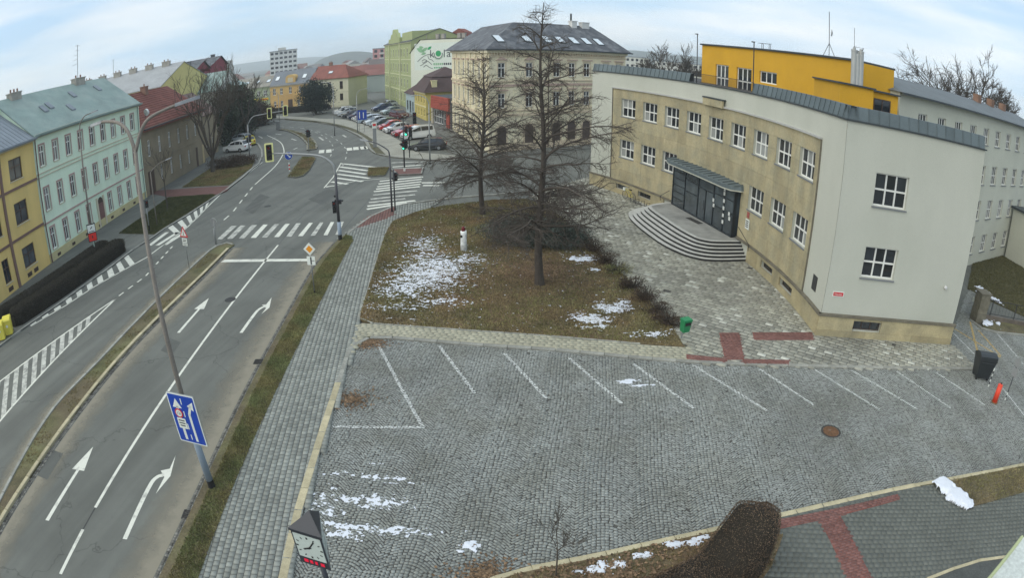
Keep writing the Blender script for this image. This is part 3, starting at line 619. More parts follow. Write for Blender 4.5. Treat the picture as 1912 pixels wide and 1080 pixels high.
reds = [[(7.25, 21.76), (8.96, 21.29), (8.84, 20.92), (7.14, 21.35)], [(9.34, 23.69), (10.33, 23.65), (9.69, 21.14), (8.83, 21.20)], [(11.03, 23.67), (14.27, 23.50), (13.99, 22.72), (10.84, 22.92)], [(9.66, 21.19), (11.82, 20.93), (11.65, 20.52), (9.51, 20.78)]]
def court_pick(X, Y, r):
    k = np.where(r.random(X.shape) < .05, 1, 0)
    return k
pave(court_b, court, R(-38), .42, .30, .098, [M_slabA, M_slabB], 'slab', gap=.011, seed=6, pick=court_pick, jit=.0016)
def red_strip(parent, q, ang):
    MB().prism(q, .09, .1065).build('red_bedding', mat('red_joint', (.20, .075, .06), bump=.1), parent)
    pave(parent, q, ang, .20, .10, .113, [M_red], 'red_paver', gap=.006, seed=12, nind=60, jit=.001, tilt=.001, edge=False)
for q in reds: red_strip(court_b, q, math.atan2(q[1][1]-q[0][1], q[1][0]-q[0][0]))

# ---- pavement at the lower right, planting beds
bk = offset(bot, -.2); pvr = [p for p in bk if p[0] > 6.6 and p[0] < 13.3]
pav = pvr+[(14.27, 11.64), (14.79, 10.07), (18.37, 9.84), (17, 8), (12, 3), (5, 3), (5.2, 8), (6.84, 9.65), (7.60, 10.81)]
pb = bed('pavement', pav, .096, M_pvd, label='dark grey pavement at the lower right')
rd = [[(7.64, 11.47), (12.41, 11.59), (12.35, 11.32), (7.56, 11.08)], [(9.00, 11.27), (9.79, 11.33), (9.72, 8.39), (8.98, 8.62)]]
pave(pb, pav, R(-16), .20, .20, .10, [M_pvd], 'paver', gap=.004, seed=9)
for q in rd: red_strip(pb, q, math.atan2(q[1][1]-q[0][1], q[1][0]-q[0][0]))
bedR = [p for p in bk if p[0] > 13.1]+[(18.96, 9.70), (18.37, 9.84), (14.79, 10.07), (14.27, 11.64)]
bed('planting_bed', bedR, .125, M_soil, label='bare brown planting bed at the right edge')
tufts('grass', bedR, 3000, .06, M_grass, .12, 'sparse brown grass in the bed at the right edge', seed=21)
bedL = [p for p in bk if p[0] < 6.7]+[(7.60, 10.81), (6.84, 9.65), (5.2, 8), (4, 6), (-2, 6.5)]
bed('planting_bed', bedL, .125, M_leafsoil, label='planting bed with hedge at the bottom edge')
tufts('grass', bedL, 6000, .06, M_grass, .12, 'brown grass and stubble in the bottom planting bed', seed=22)
leaf_litter(bedL, 3500, M_leaf, .13, 'brown leaves scattered in the bottom planting bed', (2.5, 9.5), 2.2, seed=7)
lowr = [(11.57, 7.79), (12.29, 7.83), (13.52, 7.78), (14.44, 7.66), (15.25, 7.38), (16.53, 6.91)]
kerb('kerb', lowr, M_kerbY, side=-1, w=.12, h=.14, L_=1.2)
M_dark = mat('dark_paving', (.075, .08, .075), var=.2, scale=2, fine=.2, space='World')
bed('lower_bed', [lerp(p, (p[0]*.99, p[1]*.99), 1) for p in lowr]+[(10.5, 5), (8.5, 5.5)], .115, M_dark, label='dark paved corner behind the low kerb')

# ---- left side: pavement, grass plots, red crossing
lk = [(-29.29, 18.42), (-28.78, 20.23), (-28.63, 22.15), (-28.09, 26.16), (-28.05, 29.43), (-27.94, 32.49), (-28.23, 36.33), (-28.10, 39.44), (-28.27, 41.55), (-28.04, 44.97), (-28.19, 49.19), (-28.33, 51.65), (-28.34, 54.52), (-29.08, 60.26), (-30.07, 65.35), (-30.36, 67.94)]
lpoly = lk+[(-31.27, 70.94), (-34.02, 73.76), (-36.23, 73.16), (-39.40, 72.62), (-42, 76), (-35.2, 24), (-35.0, 15)]
lp = bed('left_pavement', lpoly, .10, M_asph2, label='asphalt pavement before the row of houses')
kerb('kerb', lk[:13], M_kerbG, side=1, w=.18, h=.115, L_=1.0); kerb('kerb', lk[12:]+[(-32.44, 74.05), (-34.98, 79.82), (-38.03, 85.64), (-41.69, 90.87)], M_kerbG, side=1, w=.25, h=.12, single=True)
lawnL = [(-33.12, 40.78), (-33.69, 45.65), (-34.92, 52.81), (-29.12, 52.68), (-28.58, 52.33), (-28.36, 45.52), (-28.49, 42.10), (-28.42, 39.95)]
bed('grass_plot', lawnL, .125, M_soil, label='small grass plot before the green house'); tufts('grass', lawnL, 22000, .09, mat('green_winter_grass', (.085, .092, .036), tone=.5, var=.3, bump=0, space='World'), .125, 'short greenish grass on the plot before the green house', seed=31, wide=.02)
redL = [(-38.96, 55.52), (-39.10, 56.95), (-28.72, 56.09), (-28.16, 54.14), (-28.57, 52.43), (-35.33, 53.24)]
bed('red_crossing', redL, .118, M_red, label='red paved walkway between the grass plots')
lawnL2 = [(-35.72, 57.41), (-37.29, 67.82), (-35.92, 72.50), (-32.20, 70.76), (-30.45, 65.77), (-29.07, 56.53)]
bed('grass_plot', lawnL2, .125, M_soil, label='brown grass plot under the bare tree by the bend'); tufts('grass', lawnL2, 20000, .11, M_grass, .125, 'brown winter grass under the bare tree by the bend', seed=32, wide=.025)
# ---- traffic islands and the bend
I1 = [(-23.11, 58.98), (-23.89, 62.67), (-25.53, 70.77), (-23.82, 70.03), (-23.17, 68.81), (-21.68, 62.10), (-21.32, 59.03), (-21.98, 58.33)]
I2 = smooth_line([(-42.37, 103.57), (-38.11, 98.71), (-33.21, 90.80), (-29.17, 82.55), (-26.79, 76.05)], 3)+smooth_line([(-25.48, 76.37), (-26.49, 79.95), (-29.71, 87.42), (-33.48, 94.03), (-37.39, 99.35), (-41.55, 103.98)], 3)
I3 = [(-14.80, 61.44), (-12.63, 61.20), (-12.29, 57.46), (-13.91, 57.22)]
M_isl = mat('island_soil', (.095, .09, .05), var=.3, scale=.6, fine=.3, fscale=8, bump=.3, space='World')
for q, lb in ((I1, 'soil island in the middle of the junction arm'), (I2, 'long curved soil island on the bend'), (I3, 'small square soil island by the side street crossing')):
    bed('traffic_island', q, .12, M_isl, label=lb); kerb('kerb', q+[q[0]], M_kerbG, side=1 if sum(q[i][0]*q[(i+1)%len(q)][1]-q[(i+1)%len(q)][0]*q[i][1] for i in range(len(q))) > 0 else -1, w=.28, h=.14, single=True)
    tufts('grass', q, 4000, .1, M_grass, .12, 'dry grass on the '+lb[:-0 or None].replace('soil ', ''), seed=len(lb), wide=.03)
refuge = [(-12.31, 60.46), (-8.90, 60.56), (-8.64, 57.64), (-11.02, 57.42)]
bed('pedestrian_refuge', refuge, .12, M_red, label='red paved pedestrian refuge in the side street'); kerb('kerb', refuge+[refuge[0]], M_kerbG, side=-1, w=.2, h=.13, single=True)
edge = smooth_line([(-52.44, 125.29), (-42.35, 117.04), (-34.60, 107.33), (-30.01, 101.26), (-25.42, 93.07), (-21.12, 84.24), (-19.19, 78.47), (-16.78, 71.74), (-14.27, 68.32), (-12.00, 66.57), (-9.02, 65.17), (-6.00, 63.94)], 4)
ins = smooth_line([(-55.17, 131.90), (-44.37, 122.69), (-37.11, 115.23), (-31.35, 110.90), (-26.62, 103.50), (-22.56, 97.13), (-18.19, 87.54), (-14.78, 79.74), (-11.34, 70.65)], 4)
bed('bend_footpath', edge+[(-6.33, 67.54), (-9.58, 69.29)]+ins[::-1], .12, mat('pale_paving', (.30, .295, .25), var=.15, scale=.5, fine=.12, fscale=6, bump=0, space='World'), label='pale footpath curving round the bend before the parked cars')
kerb('kerb', edge, M_kerbG, side=1, w=.3, h=.14, single=True)
gi = smooth_line([(-48.00, 122.33), (-35.39, 109.81), (-26.35, 97.31), (-21.45, 87.48), (-18.87, 81.59)], 4); go_ = smooth_line([(-46.88, 119.43), (-34.38, 106.61), (-25.35, 92.57), (-20.99, 83.70), (-19.34, 79.41)], 4)
go_ = offset(go_, .5)
bed('bend_verge', gi+go_[::-1], .14, M_isl, label='soil strip along the kerb of the bend')
tb = [(-19.14, 79.80), (-16.60, 74.62), (-14.61, 69.26), (-15.92, 70.25), (-17.36, 74.00)]; bed('bend_verge', tb, .15, M_isl, label='triangular soil bed at the corner of the bend')
cbp = [(-3.2, 66.4), (-1.9, 66.2), (22, 81), (30, 86), (30, 100), (-10, 100), (-14.6, 100), (-11.5, 88)]
bed('corner_pavement', [(-3.6,66.6),(-1.8,66.0),(30,86.5),(30,90),(-2,71),(-8.2,91),(-17.5,112),(-21.5,126),(-38,170),(-41,168),(-25,125),(-20.5,110),(-11,88)], .12, M_asph2, label='pavement round the cream corner building')


# ================================================================== BUILDINGS: common parts
M_glass = mat('window_glass', (.022, .026, .032), rough=.06, var=.3, scale=.7, fine=0, bump=0, spec=.9, rnd=.5)
M_gcurt = mat('net_curtain_glass', (.17, .175, .175), rough=.08, var=.3, scale=3, fine=0, bump=0, spec=.8); M_gcurt2 = mat('grey_curtain_glass', (.07, .08, .09), rough=.05, var=.5, scale=1.2, fine=0, bump=0, spec=.9)  # two greys for panes with curtains behind them
M_white = plain('white_frame', (.74, .74, .70), .45)
M_wood = plain('dark_wood', (.07, .045, .035), .6)
M_sill = plain('sill_metal', (.22, .23, .24), .5, metal=.2)
def wall(mb, L0, L1, z0, z1, ops, mp=lambda s, d, z: (s, d, z), d0=0.0, reveal=.18, m=0, mr_=0, seg=None):
    """wall face with rectangular openings (s0, s1, z0, z1) and their reveals; outside is towards -d"""
    sx = sorted(set([L0, L1]+[o[0] for o in ops]+[o[1] for o in ops])); sz = sorted(set([z0, z1]+[o[2] for o in ops]+[o[3] for o in ops]))
    if seg:
        add = []
        for a, b in zip(sx[:-1], sx[1:]):
            k = int((b-a)/seg)
            add += [a+(b-a)*(i+1)/(k+1) for i in range(k)]
        sx = sorted(sx+add)
    for a, b in zip(sx[:-1], sx[1:]):
        cs = (a+b)/2; run = None
        for c, d in zip(sz[:-1]+[None], sz[1:]+[None]):
            solid = c is not None and not any(o[0] < cs < o[1] and o[2] < (c+d)/2 < o[3] for o in ops)
            if solid: run = (run[0], d) if run else (c, d)
            if (not solid) and run:
                mb.quad(mp(a,d0,run[0]), mp(b,d0,run[0]), mp(b,d0,run[1]), mp(a,d0,run[1]), m); run = None
    for o in ops:
        a, b, c, d = o[:4]; e = d0+reveal
        mb.quad(mp(a,d0,c), mp(a,e,c), mp(a,e,d), mp(a,d0,d), mr_); mb.quad(mp(b,e,c), mp(b,d0,c), mp(b,d0,d), mp(b,e,d), mr_)
        mb.quad(mp(a,e,d), mp(b,e,d), mp(b,d0,d), mp(a,d0,d), mr_); mb.quad(mp(a,d0,c), mp(b,d0,c), mp(b,e,c), mp(a,e,c), mr_)
    return mb
def window(parent, o, mp=lambda s, d, z: (s, d, z), cols=2, rows=2, fr=.06, mull=.05, d=.12, mf=None, mg=None, sill=True, msill=None, panes=True, single=True, rowsplit=None, name='window', curtain=None, sillw=.06):
    """one window: frame with mullions (window), its panes and its sill as sub-parts"""
    a, b, c, e = o[:4]; mf = mf or M_white; mg = mg or M_glass; mb = MB(); t = .05
    mb.box(a, b, d, d+t, c, c+fr).box(a, b, d, d+t, e-fr, e).box(a, a+fr, d, d+t, c+fr, e-fr).box(b-fr, b, d, d+t, c+fr, e-fr)
    xs = [a+fr+(b-a-2*fr)*i/cols for i in range(cols+1)]; zs = [c+fr+(e-c-2*fr)*i/rows for i in range(rows+1)]
    if rowsplit: zs = [c+fr]+[c+(e-c)*q for q in rowsplit]+[e-fr]
    for x in xs[1:-1]: mb.box(x-mull/2, x+mull/2, d-.004, d+t-.004, c+fr, e-fr)
    for z in zs[1:-1]: mb.box(a+fr, b-fr, d-.008, d+t-.008, z-mull/2, z+mull/2)
    w = mb.map(mp).build(name, mf, parent)
    if single:
        MB().quad((a+fr,d+.025,c+fr),(b-fr,d+.025,c+fr),(b-fr,d+.025,e-fr),(a+fr,d+.025,e-fr)).map(mp).build('pane', mg if (mg is not M_glass or random.random() < .7) else random.choice((M_gcurt, M_gcurt2)), w)
    else:
        for i in range(cols):
            for j in range(len(zs)-1):
                MB().quad((xs[i],d+.03,zs[j]),(xs[i+1],d+.03,zs[j]),(xs[i+1],d+.03,zs[j+1]),(xs[i],d+.03,zs[j+1])).map(mp).build('pane', curtain if (curtain and random.random() < .22) else mg, w)
    if sill:
        MB().box(a-sillw, b+sillw, -.07, d, c-.07, c-.003).map(mp).build('sill', msill or M_sill, w)
    return w

# ================================================================== THE SCHOOL
CX, CY, RR = -30.95, 27.84, 45.61
SB = (14.45, 23.29)
school = thing('school_building', 'pale school with curved sandstone front, glass entrance and orange roof storey', 'building', (*SB, 0))
def arcmap(r0=RR):
    def f(s, d, z):      # s: arc length from phi=0 (positive towards the far end, so the outside is at smaller radius)
        p = s/RR; return (CX+(r0+d)*math.cos(p)-SB[0], CY+(r0+d)*math.sin(p)-SB[1], z)
    return f
def arcbox(mb, s0, s1, d0, d1, z0, z1, m=0, mp=None, n=1):
    mp = mp or arcmap()
    for i in range(n):
        a, b = s0+(s1-s0)*i/n, s0+(s1-s0)*(i+1)/n
        V = [mp(s, d, z) for z in (z0, z1) for s, d in ((a,d0),(b,d0),(b,d1),(a,d1))]
        F = [(0,1,2,3),(7,6,5,4),(0,4,5,1),(2,6,7,3)]
        if i == 0: F.append((0,3,7,4))
        if i == n-1: F.append((1,5,6,2))
        mb.add(V, F, m)
    return mb
S_ = lambda deg: R(deg)*RR
M_rend = mat('school_render', (.505, .512, .448), var=.035, scale=.6, fine=.05, fscale=30, bump=.12, rough=.9, tint=(.42, .435, .37, .22), tfac=.45, stretch=(1, 1, .45))
M_travA = mat('sandstone_slab', (.40, .345, .215), rnd=.09, var=.20, scale=.9, fine=.10, fscale=9, bump=.15, tint=(.30, .285, .20, 1.1), tfac=.65, stretch=(1, 1, .35))
M_plinth = mat('plinth_stone', (.41, .35, .21), rnd=.12, var=.16, scale=1.0, fine=.1, fscale=12, bump=.2, tint=(.24, .22, .15, .8), tfac=.6)
M_ledge = mat('ledge_stone', (.16, .145, .11), var=.25, scale=1.5, fine=.2, bump=.2)
M_zinc = mat('zinc_cladding', (.125, .155, .165), rough=.55, metal=.25, var=.12, scale=.7, fine=.06, rnd=.10, bump=.05)
M_zincd = plain('dark_zinc', (.06, .07, .075), .5, metal=.3)
M_orange = mat('orange_render', (.60, .335, .028), var=.06, scale=.5, fine=.05, fscale=25, bump=.08)
M_curt = plain('curtained_glass', (.30, .31, .30), .15, spec=.8)
AM = arcmap()
up = [(S_(29.07-3.5625*i-2.3), S_(29.07-3.5625*i), 6.71, 8.22) for i in range(9)]
lo = [(S_(29.15-3.5625*i-2.3), S_(29.15-3.5625*i), 3.25, 4.75) for i in (0, 1, 2, 6, 7, 8)]
bs = [(S_(27.5), S_(29.4), .50, .93), (S_(23.5), S_(25.7), .48, .92), (S_(2.45), S_(4.5), .48, .92), (S_(-1.05), S_(1.2), .42, .88)]
sL, sR = S_(33.95), S_(-5.74); tL, tR = S_(30.45), S_(-2.38)
vest = (S_(8.9), S_(19.4), 1.0, 4.2)
# core wall behind the stone facing, and the rendered bands round it
mb = MB(); wall(mb, sR, sL, 0, 10.35, up+lo+bs+[vest], AM, d0=.0, reveal=.28, seg=1.2)
mb.build('front_wall', M_rend, school)
# stone slabs
rows_ = [(1.235, 2.2), (2.2, 3.25), (3.25, 4.0), (4.0, 4.75), (4.75, 5.7), (5.7, 6.71), (6.71, 7.47), (7.47, 8.22), (8.22, 9.0)]
edges = sorted({round(x, 3) for o in up for x in o[:2]}); cols_ = []
xs = [tR]+edges+[tL]
for a, b in zip(xs[:-1], xs[1:]):
    win = any(abs(a-o[0]) < .01 for o in up); cols_.append((a, b, win))
for a, b, win in cols_:
    for (z0, z1) in rows_:
        if win and 6.7 < z0 < 8.2: continue
        if vest[0]-.1 < (a+b)/2 < vest[1]+.1 and z1 < 4.3: continue
        if win and 3.2 < z0 < 4.7 and any(o[0]-.3 < (a+b)/2 < o[1]+.3 for o in lo): continue
        aa, bb = a, b
        for o in lo:   # pier slabs butt against the lower openings too
            if z0 >= 3.2 and z1 <= 4.8:
                if not win and o[0] < bb < o[1]: bb = o[0]
                if not win and o[0] < aa < o[1]: aa = o[1]
        arcbox(MB(), aa+.004, bb-.004, -.032+random.uniform(-.002, .002), -.002, z0+.004, z1-.004).build('cladding_slab', M_travA, school)
mb = arcbox(MB(), tR-.1, tL+.1, -.16, -.001, 9.0, 9.10, n=18); mb.build('cornice_ledge', plain('stone_coping', (.42, .42, .40), .7), school)
arcbox(MB(), tR-.08, tR, -.075, -.001, 1.24, 9.0).build('cladding_frame', M_ledge, school); arcbox(MB(), tL, tL+.08, -.075, -.001, 1.24, 9.0).build('cladding_frame', M_ledge, school)
rl = arcbox(MB(), S_(12.35), S_(15.45), -.30, -.165, 8.98, 9.46); rl.build('relief_block', M_travA, school); arcbox(MB(), S_(12.3), S_(15.5), -.33, -.001, 9.465, 9.55).build('relief_coping', M_zincd, school)
for o in up+lo: window(school, o, AM, 3, 2, fr=.075, mull=.085, d=.16, single=False, curtain=M_curt)
for o in bs:
    window(school, o, AM, 2, 1, fr=.04, mull=.03, d=.16, mf=M_wood, sill=False, name='basement_window')
# plinth blocks and ledge
for k in range(22):
    a = sR+(sL-sR)*k/22; b = sR+(sL-sR)*(k+1)/22
    if vest[0]-1.0 < (a+b)/2 < vest[1]+1.0: continue
    cuts = [(a+.004, b-.004)]
    for o in bs:
        nw = []
        for (p, q) in cuts:
            if o[1] < p or o[0] > q: nw.append((p, q))
            else:
                if o[0]-p > .06: nw.append((p, o[0]))
                if q-o[1] > .06: nw.append((o[1], q))
        cuts = nw
    for p, q in cuts: arcbox(MB(), p, q, -.11, -.002, -.05, 1.12).build('plinth_block', M_plinth, school)
for o in bs:
    arcbox(MB(), o[0], o[1], -.109, -.002, -.05, o[2]).build('plinth_block', M_plinth, school); arcbox(MB(), o[0], o[1], -.109, -.002, o[3], 1.12).build('plinth_block', M_plinth, school)
arcbox(MB(), sR-.12, vest[0]-.06, -.17, -.001, 1.121, 1.235, n=6).build('plinth_ledge', M_ledge, school); arcbox(MB(), vest[1]+.06, sL+.1, -.17, -.001, 1.121, 1.235, n=8).build('plinth_ledge', M_ledge, school)
# side wall (faces the car park)
ux, uy = (22.60-14.45)/8.33, (21.57-23.29)/8.33
def SM(s, d, z): return (ux*s-uy*d, uy*s+ux*d, z)
so_ = [(1.76, 3.65, 6.63, 8.19), (1.76, 3.65, 3.17, 4.69)]; sb = [(1.87, 3.52, .46, .98)]
E_R = 8.25
mb = MB(); wall(mb, 0, E_R, 0, 10.35, so_+sb, SM, reveal=.28); mb.build('side_wall', M_rend, school)
for o in so_: window(school, o, SM, 3, 2, fr=.075, mull=.085, d=.16, single=False, curtain=M_curt)
window(school, sb[0], SM, 3, 1, fr=.04, mull=.03, d=.14, mf=M_wood, sill=False, name='basement_window')
for a, b in ((-.10, 1.868), (3.522, 6.1), (6.1, 8.35)): MB().box(a+.003, b-.003, -.11, -.002, .42, 1.12).map(SM).build('plinth_block', M_plinth, school)
MB().box(1.87, 3.52, -.109, -.002, .985, 1.12).map(SM).build('plinth_block', M_plinth, school)
for k in range(6): MB().box(-.14+k*8.5/6+.003, -.14+(k+1)*8.5/6-.003, -.14, -.002, -.05, .415).map(SM).build('plinth_block', M_plinth, school)
MB().box(-.16, 8.42, -.17, -.001, 1.121, 1.235).map(SM).build('plinth_ledge', M_ledge, school)
# far return wall, back of the block, roof deck
p_e = AM(sL, 0, 0); q_e = SM(E_R, 0, 0)
mb = MB(); pts = [p_e, AM(sL, 12, 0), SM(E_R, 9, 0), q_e]
for a, b in zip(pts[:-1], pts[1:]): mb.quad((a[0],a[1],0), (b[0],b[1],0), (b[0],b[1],10.35), (a[0],a[1],10.35))
mb.build('rear_wall', M_rend, school)
deck = [AM(sR+(sL-sR)*k/20, .05, 0)[:2] for k in range(21)]+[AM(sL, 12, 0)[:2], SM(E_R, 9, 0)[:2], SM(E_R, .05, 0)[:2]]
mb = MB(); mb.add([(x, y, 10.2) for x, y in deck], [tuple(range(len(deck)))[::-1]]); mb.build('roof_deck', mat('roof_felt', (.10, .10, .10), var=.2), school)
# zinc parapet: leaning panels with standing seams, a railing in the gap
arcbox(MB(), sR-.06, sL+.05, -.09, .30, 10.30, 10.37, n=20).build('eaves_strip', M_zincd, school); MB().box(-.03, E_R+.1, -.09, .30, 10.30, 10.37).map(SM).build('eaves_strip', M_zincd, school)
def panel(mpf, a, b, nm='parapet_panel'):
    mb = MB(); z0, z1, d0, d1 = 10.375, 10.98, .02, .16
    mb.add([mpf(a,d0,z0), mpf(b,d0,z0), mpf(b,d1,z1), mpf(a,d1,z1), mpf(a,.45,z1), mpf(b,.45,z1), mpf(b,.45,z0), mpf(a,.45,z0)], [(0,1,2,3),(3,2,5,4),(4,5,6,7)])
    mb.add([mpf(a-.012,d0-.035,z0), mpf(a+.012,d0-.035,z0), mpf(a+.012,d1-.035,z1+.02), mpf(a-.012,d1-.035,z1+.02), mpf(a-.012,d0,z0), mpf(a+.012,d0,z0), mpf(a+.012,d1,z1), mpf(a-.012,d1,z1)], [(0,1,2,3),(0,3,7,4),(1,5,6,2),(3,2,6,7)])
    mb.build(nm, M_zinc, school)
ga, gb = S_(8.4), S_(18.3); w_ = .56
s0 = sR
while s0 < ga-.05: panel(AM, s0, min(s0+w_, ga)); s0 += w_
s0 = gb
while s0 < sL-.1: panel(AM, s0, min(s0+w_, sL)); s0 += w_
k = 0
while k*w_ < E_R-.1: panel(SM, k*w_, min((k+1)*w_, E_R)); k += 1
rail = bpy.data.objects.new('railing', None); COL.objects.link(rail); rail.parent = school
M_iron = plain('dark_steel', (.06, .06, .065), .5, metal=.4)
arcbox(MB(), ga, gb, .10, .13, 11.02, 11.05, n=8).build('handrail', M_iron, rail); arcbox(MB(), ga, gb, .10, .13, 10.45, 10.47, n=8).build('bottom_rail', M_iron, rail)
s0 = ga
while s0 < gb:
    x, y, _ = AM(s0, .115, 0); MB().box(x-.010, x+.010, y-.010, y+.010, 10.38, 11.02).build('baluster', M_iron, rail); s0 += .135
# orange roof storey
PM = arcmap(RR+4.0)
ps0, ps1 = S_(2.1), S_(22.7)
po = [(S_(18.85), S_(20.7), 9.75, 11.85), (S_(15.6), S_(17.7), 9.75, 11.82), (S_(12.1), S_(14.5), 10.95, 11.80)]
ph_ = bpy.data.objects.new('roof_storey', None); COL.objects.link(ph_); ph_.parent = school
mb = MB(); wall(mb, ps0, ps1, 9.6, 13.3, po, PM, reveal=.2, seg=1.2)

for q_ in (ps0, ps1):
    a_, b_ = PM(q_, 0, 0), PM(q_, 3.2, 0); mb.quad((*a_[:2], 9.6), (*b_[:2], 9.6), (*b_[:2], 13.3), (*a_[:2], 13.3))
mb.build('storey_wall', M_orange, ph_)
for o, (c_, r_) in zip(po, ((3, 2), (3, 2), (3, 1))): window(ph_, o, PM, c_, r_, fr=.08, mull=.09, d=.12, sill=False)
arcbox(MB(), ps0, ps1+.1, -.15, 3.3, 13.3, 13.42, mp=PM, n=14).build('flat_roof', M_zincd, ph_)
# lower orange block, flues, rear link
def BMp(off):
    return lambda s, d, z: SM(s, d+off, z)
mb = MB(); mb.box(.9, 2.9, 0, 5, 9.6, 11.88); mb.box(2.9, 5.1, 1.4, 5, 9.6, 11.80); mb.map(BMp(4)); mb.build('stair_block', M_orange, school)
MB().box(.75, 3.0, -.15, 5, 11.881, 11.97).box(3.0, 5.2, 1.2, 5, 11.80, 11.89).map(BMp(4)).build('stair_roof', M_zincd, school)
window(school, (3.5, 4.6, 10.75, 11.45), BMp(5.4), 2, 1, mf=M_wood, d=-.05, sill=False)
M_flue = plain('flue_steel', (.42, .43, .42), .45, metal=.3)
for sx_, h_ in ((1.85, 13.72), (2.25, 13.70), (2.05, 13.5)):
    f_ = MB(); x, y, _ = BMp(4.5)(sx_, 0, 0); f_.cyl(x, y, 11.97, h_, .17, n=14).cyl(x, y, h_, h_+.10, .19, n=14).cyl(x, y, h_+.10, h_+.22, .09, n=10); f_.build('flue', M_flue, school, smooth=False)
mb = MB(); mb.box(2.5, 2.95, 0, .5, 11.97, 12.9); mb.map(BMp(5.5)); mb.build('chimney', M_orange, school)
# roof furniture
def rod(parent, pts, r=.02, name='mast', m=None): MB().tube(pts, r, 6).build(name, m or M_iron, parent)
x, y, _ = PM(S_(6.2), .6, 0); mast = bpy.data.objects.new('dish_mast', None); COL.objects.link(mast); mast.parent = school; mast.location = (x, y, 13.42)
rod(mast, [(0,0,0), (0,0,2.9)], .022)
for a in (0, 2.1, 4.2): rod(mast, [(.45*math.cos(a), .45*math.sin(a), 0), (0, 0, .85)], .018, 'stay')
MB().tube([(.12,-.02,1.55), (.17,-.05,1.55), (.22,-.08,1.55)], [.22, .22, .05], 14).build('dish', plain('dish_grey', (.45, .46, .47), .5), mast)
for sg, h_ in ((15.0, .42), (14.0, .40)):
    x, y, _ = PM(S_(sg), .5, 0); rod(school, [(x, y, 13.4), (x, y, 13.4+h_), (x+.25, y+.3, 13.4+h_), (x+.25, y+.3, 13.4)], .02, 'rooftop_frame')
x0_, y0_, _ = PM(S_(15.5), .5, 0); x1_, y1_, _ = PM(S_(13.7), .5, 0); rod(school, [(x0_, y0_, 13.84), (x1_, y1_, 13.84)], .02, 'rooftop_frame')
x, y, _ = PM(S_(2.9), .5, 0); rod(school, [(x, y, 13.4), (x, y, 14.2), (x+.5, y-.3, 14.2), (x+.3, y-.1, 13.4)], .03, 'rooftop_frame')
x, y, _ = BMp(4.5)(1.85, 0, 0); rod(school, [(x, y, 13.9), (x, y, 15.0)], .012, 'lightning_rod')
for px_, s_d in ((S_(20.2), -.1), (S_(11.3), -.1)): pass
for sg, rr_, zt in ((17.9, .45, 13.9), (9.0, .35, 13.55)):
    x, y, _ = AM(S_(sg), rr_, 0); q = bpy.data.objects.new('roof_lamp_post', None); COL.objects.link(q); q.parent = school; q.location = (x, y, 10.2)
    rod(q, [(0,0,0), (0,0,zt-10.2)], .035, 'post'); MB().box(-.16, .05, -.05, .05, zt-10.2, zt-10.13).build('lamp_head', M_iron, q)
# entrance: steps, platform, glass vestibule, canopy
outer_ = smooth_line([(9.6,44.75),(8.53,43.15),(8.47,40.6),(9.25,36.53),(10.13,34.44),(10.99,33.48),(12.18,33.14),(14.50,33.36)], 5)
inner_ = smooth_line([(11.95,43.35),(10.35,42.5),(9.99,41.51),(10.78,37.3),(11.39,35.22),(11.88,34.64),(12.5,34.45),(14.2,34.55)], 5)
NST = 6; M_step = mat('granite_step', (.46, .46, .43), var=.14, scale=1.5, fine=.2, fscale=50, bump=.15, space='World'); M_plat = mat('platform_stone', (.30, .30, .275), var=.18, scale=1.2, fine=.18, fscale=40, bump=.15, space='World', tint=(.20,.20,.19,.9), tfac=.6)
M_riser = plain('shadow_riser', (.035, .035, .035), .8)  # near-black colour stands in for the shadow on the risers
st = bpy.data.objects.new('entrance_steps', None); COL.objects.link(st); st.parent = school
for k in range(NST):
    t0, t1 = k/NST, (k+1)/NST; A_ = [lerp(p, q, t0) for p, q in zip(outer_, inner_)]; B_ = [lerp(p, q, t1+.02) for p, q in zip(outer_, inner_)]; z0, z1 = .09+k*.16, .09+(k+1)*.16
    mb = MB(); n_ = len(A_)
    for i in range(n_-1):
        a, b, c, d = A_[i], A_[i+1], B_[i+1], B_[i]; L_ = lambda p, z: (p[0]-SB[0], p[1]-SB[1], z)
        a2, b2 = lerp(a, d, .06), lerp(b, c, .06)
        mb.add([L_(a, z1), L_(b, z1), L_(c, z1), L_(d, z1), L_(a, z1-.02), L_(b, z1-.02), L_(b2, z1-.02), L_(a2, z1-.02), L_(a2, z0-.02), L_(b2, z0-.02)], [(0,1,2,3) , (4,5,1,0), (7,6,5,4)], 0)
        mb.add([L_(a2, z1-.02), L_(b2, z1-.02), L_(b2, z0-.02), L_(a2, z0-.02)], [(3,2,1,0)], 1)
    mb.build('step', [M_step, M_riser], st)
zp = .09+NST*.16
poly = inner_+[(CX+RR*math.cos(R(p)), CY+RR*math.sin(R(p))) for p in np.linspace(8.4, 20.2, 8)]
MB().prism([(p[0]-SB[0], p[1]-SB[1]) for p in poly], zp-.2, zp).build('platform', M_plat, st)
dm = MB(); q0, q1 = (11.93, 39.58), (12.60, 37.72); u_ = Vector((q1[0]-q0[0], q1[1]-q0[1])).normalized(); n_ = Vector((-u_.y, u_.x)); c_ = (Vector(q0)+Vector(q1))/2
mt = tag(MB().box(-.75, .75, -.22, .22, 0, .02).build('door_mat', plain('rubber', (.04, .038, .035), .9), loc=(c_.x, c_.y, zp+.002), rot=(0, 0, math.atan2(u_.y, u_.x))), 'dark doormat on the platform before the school entrance', 'doormat')
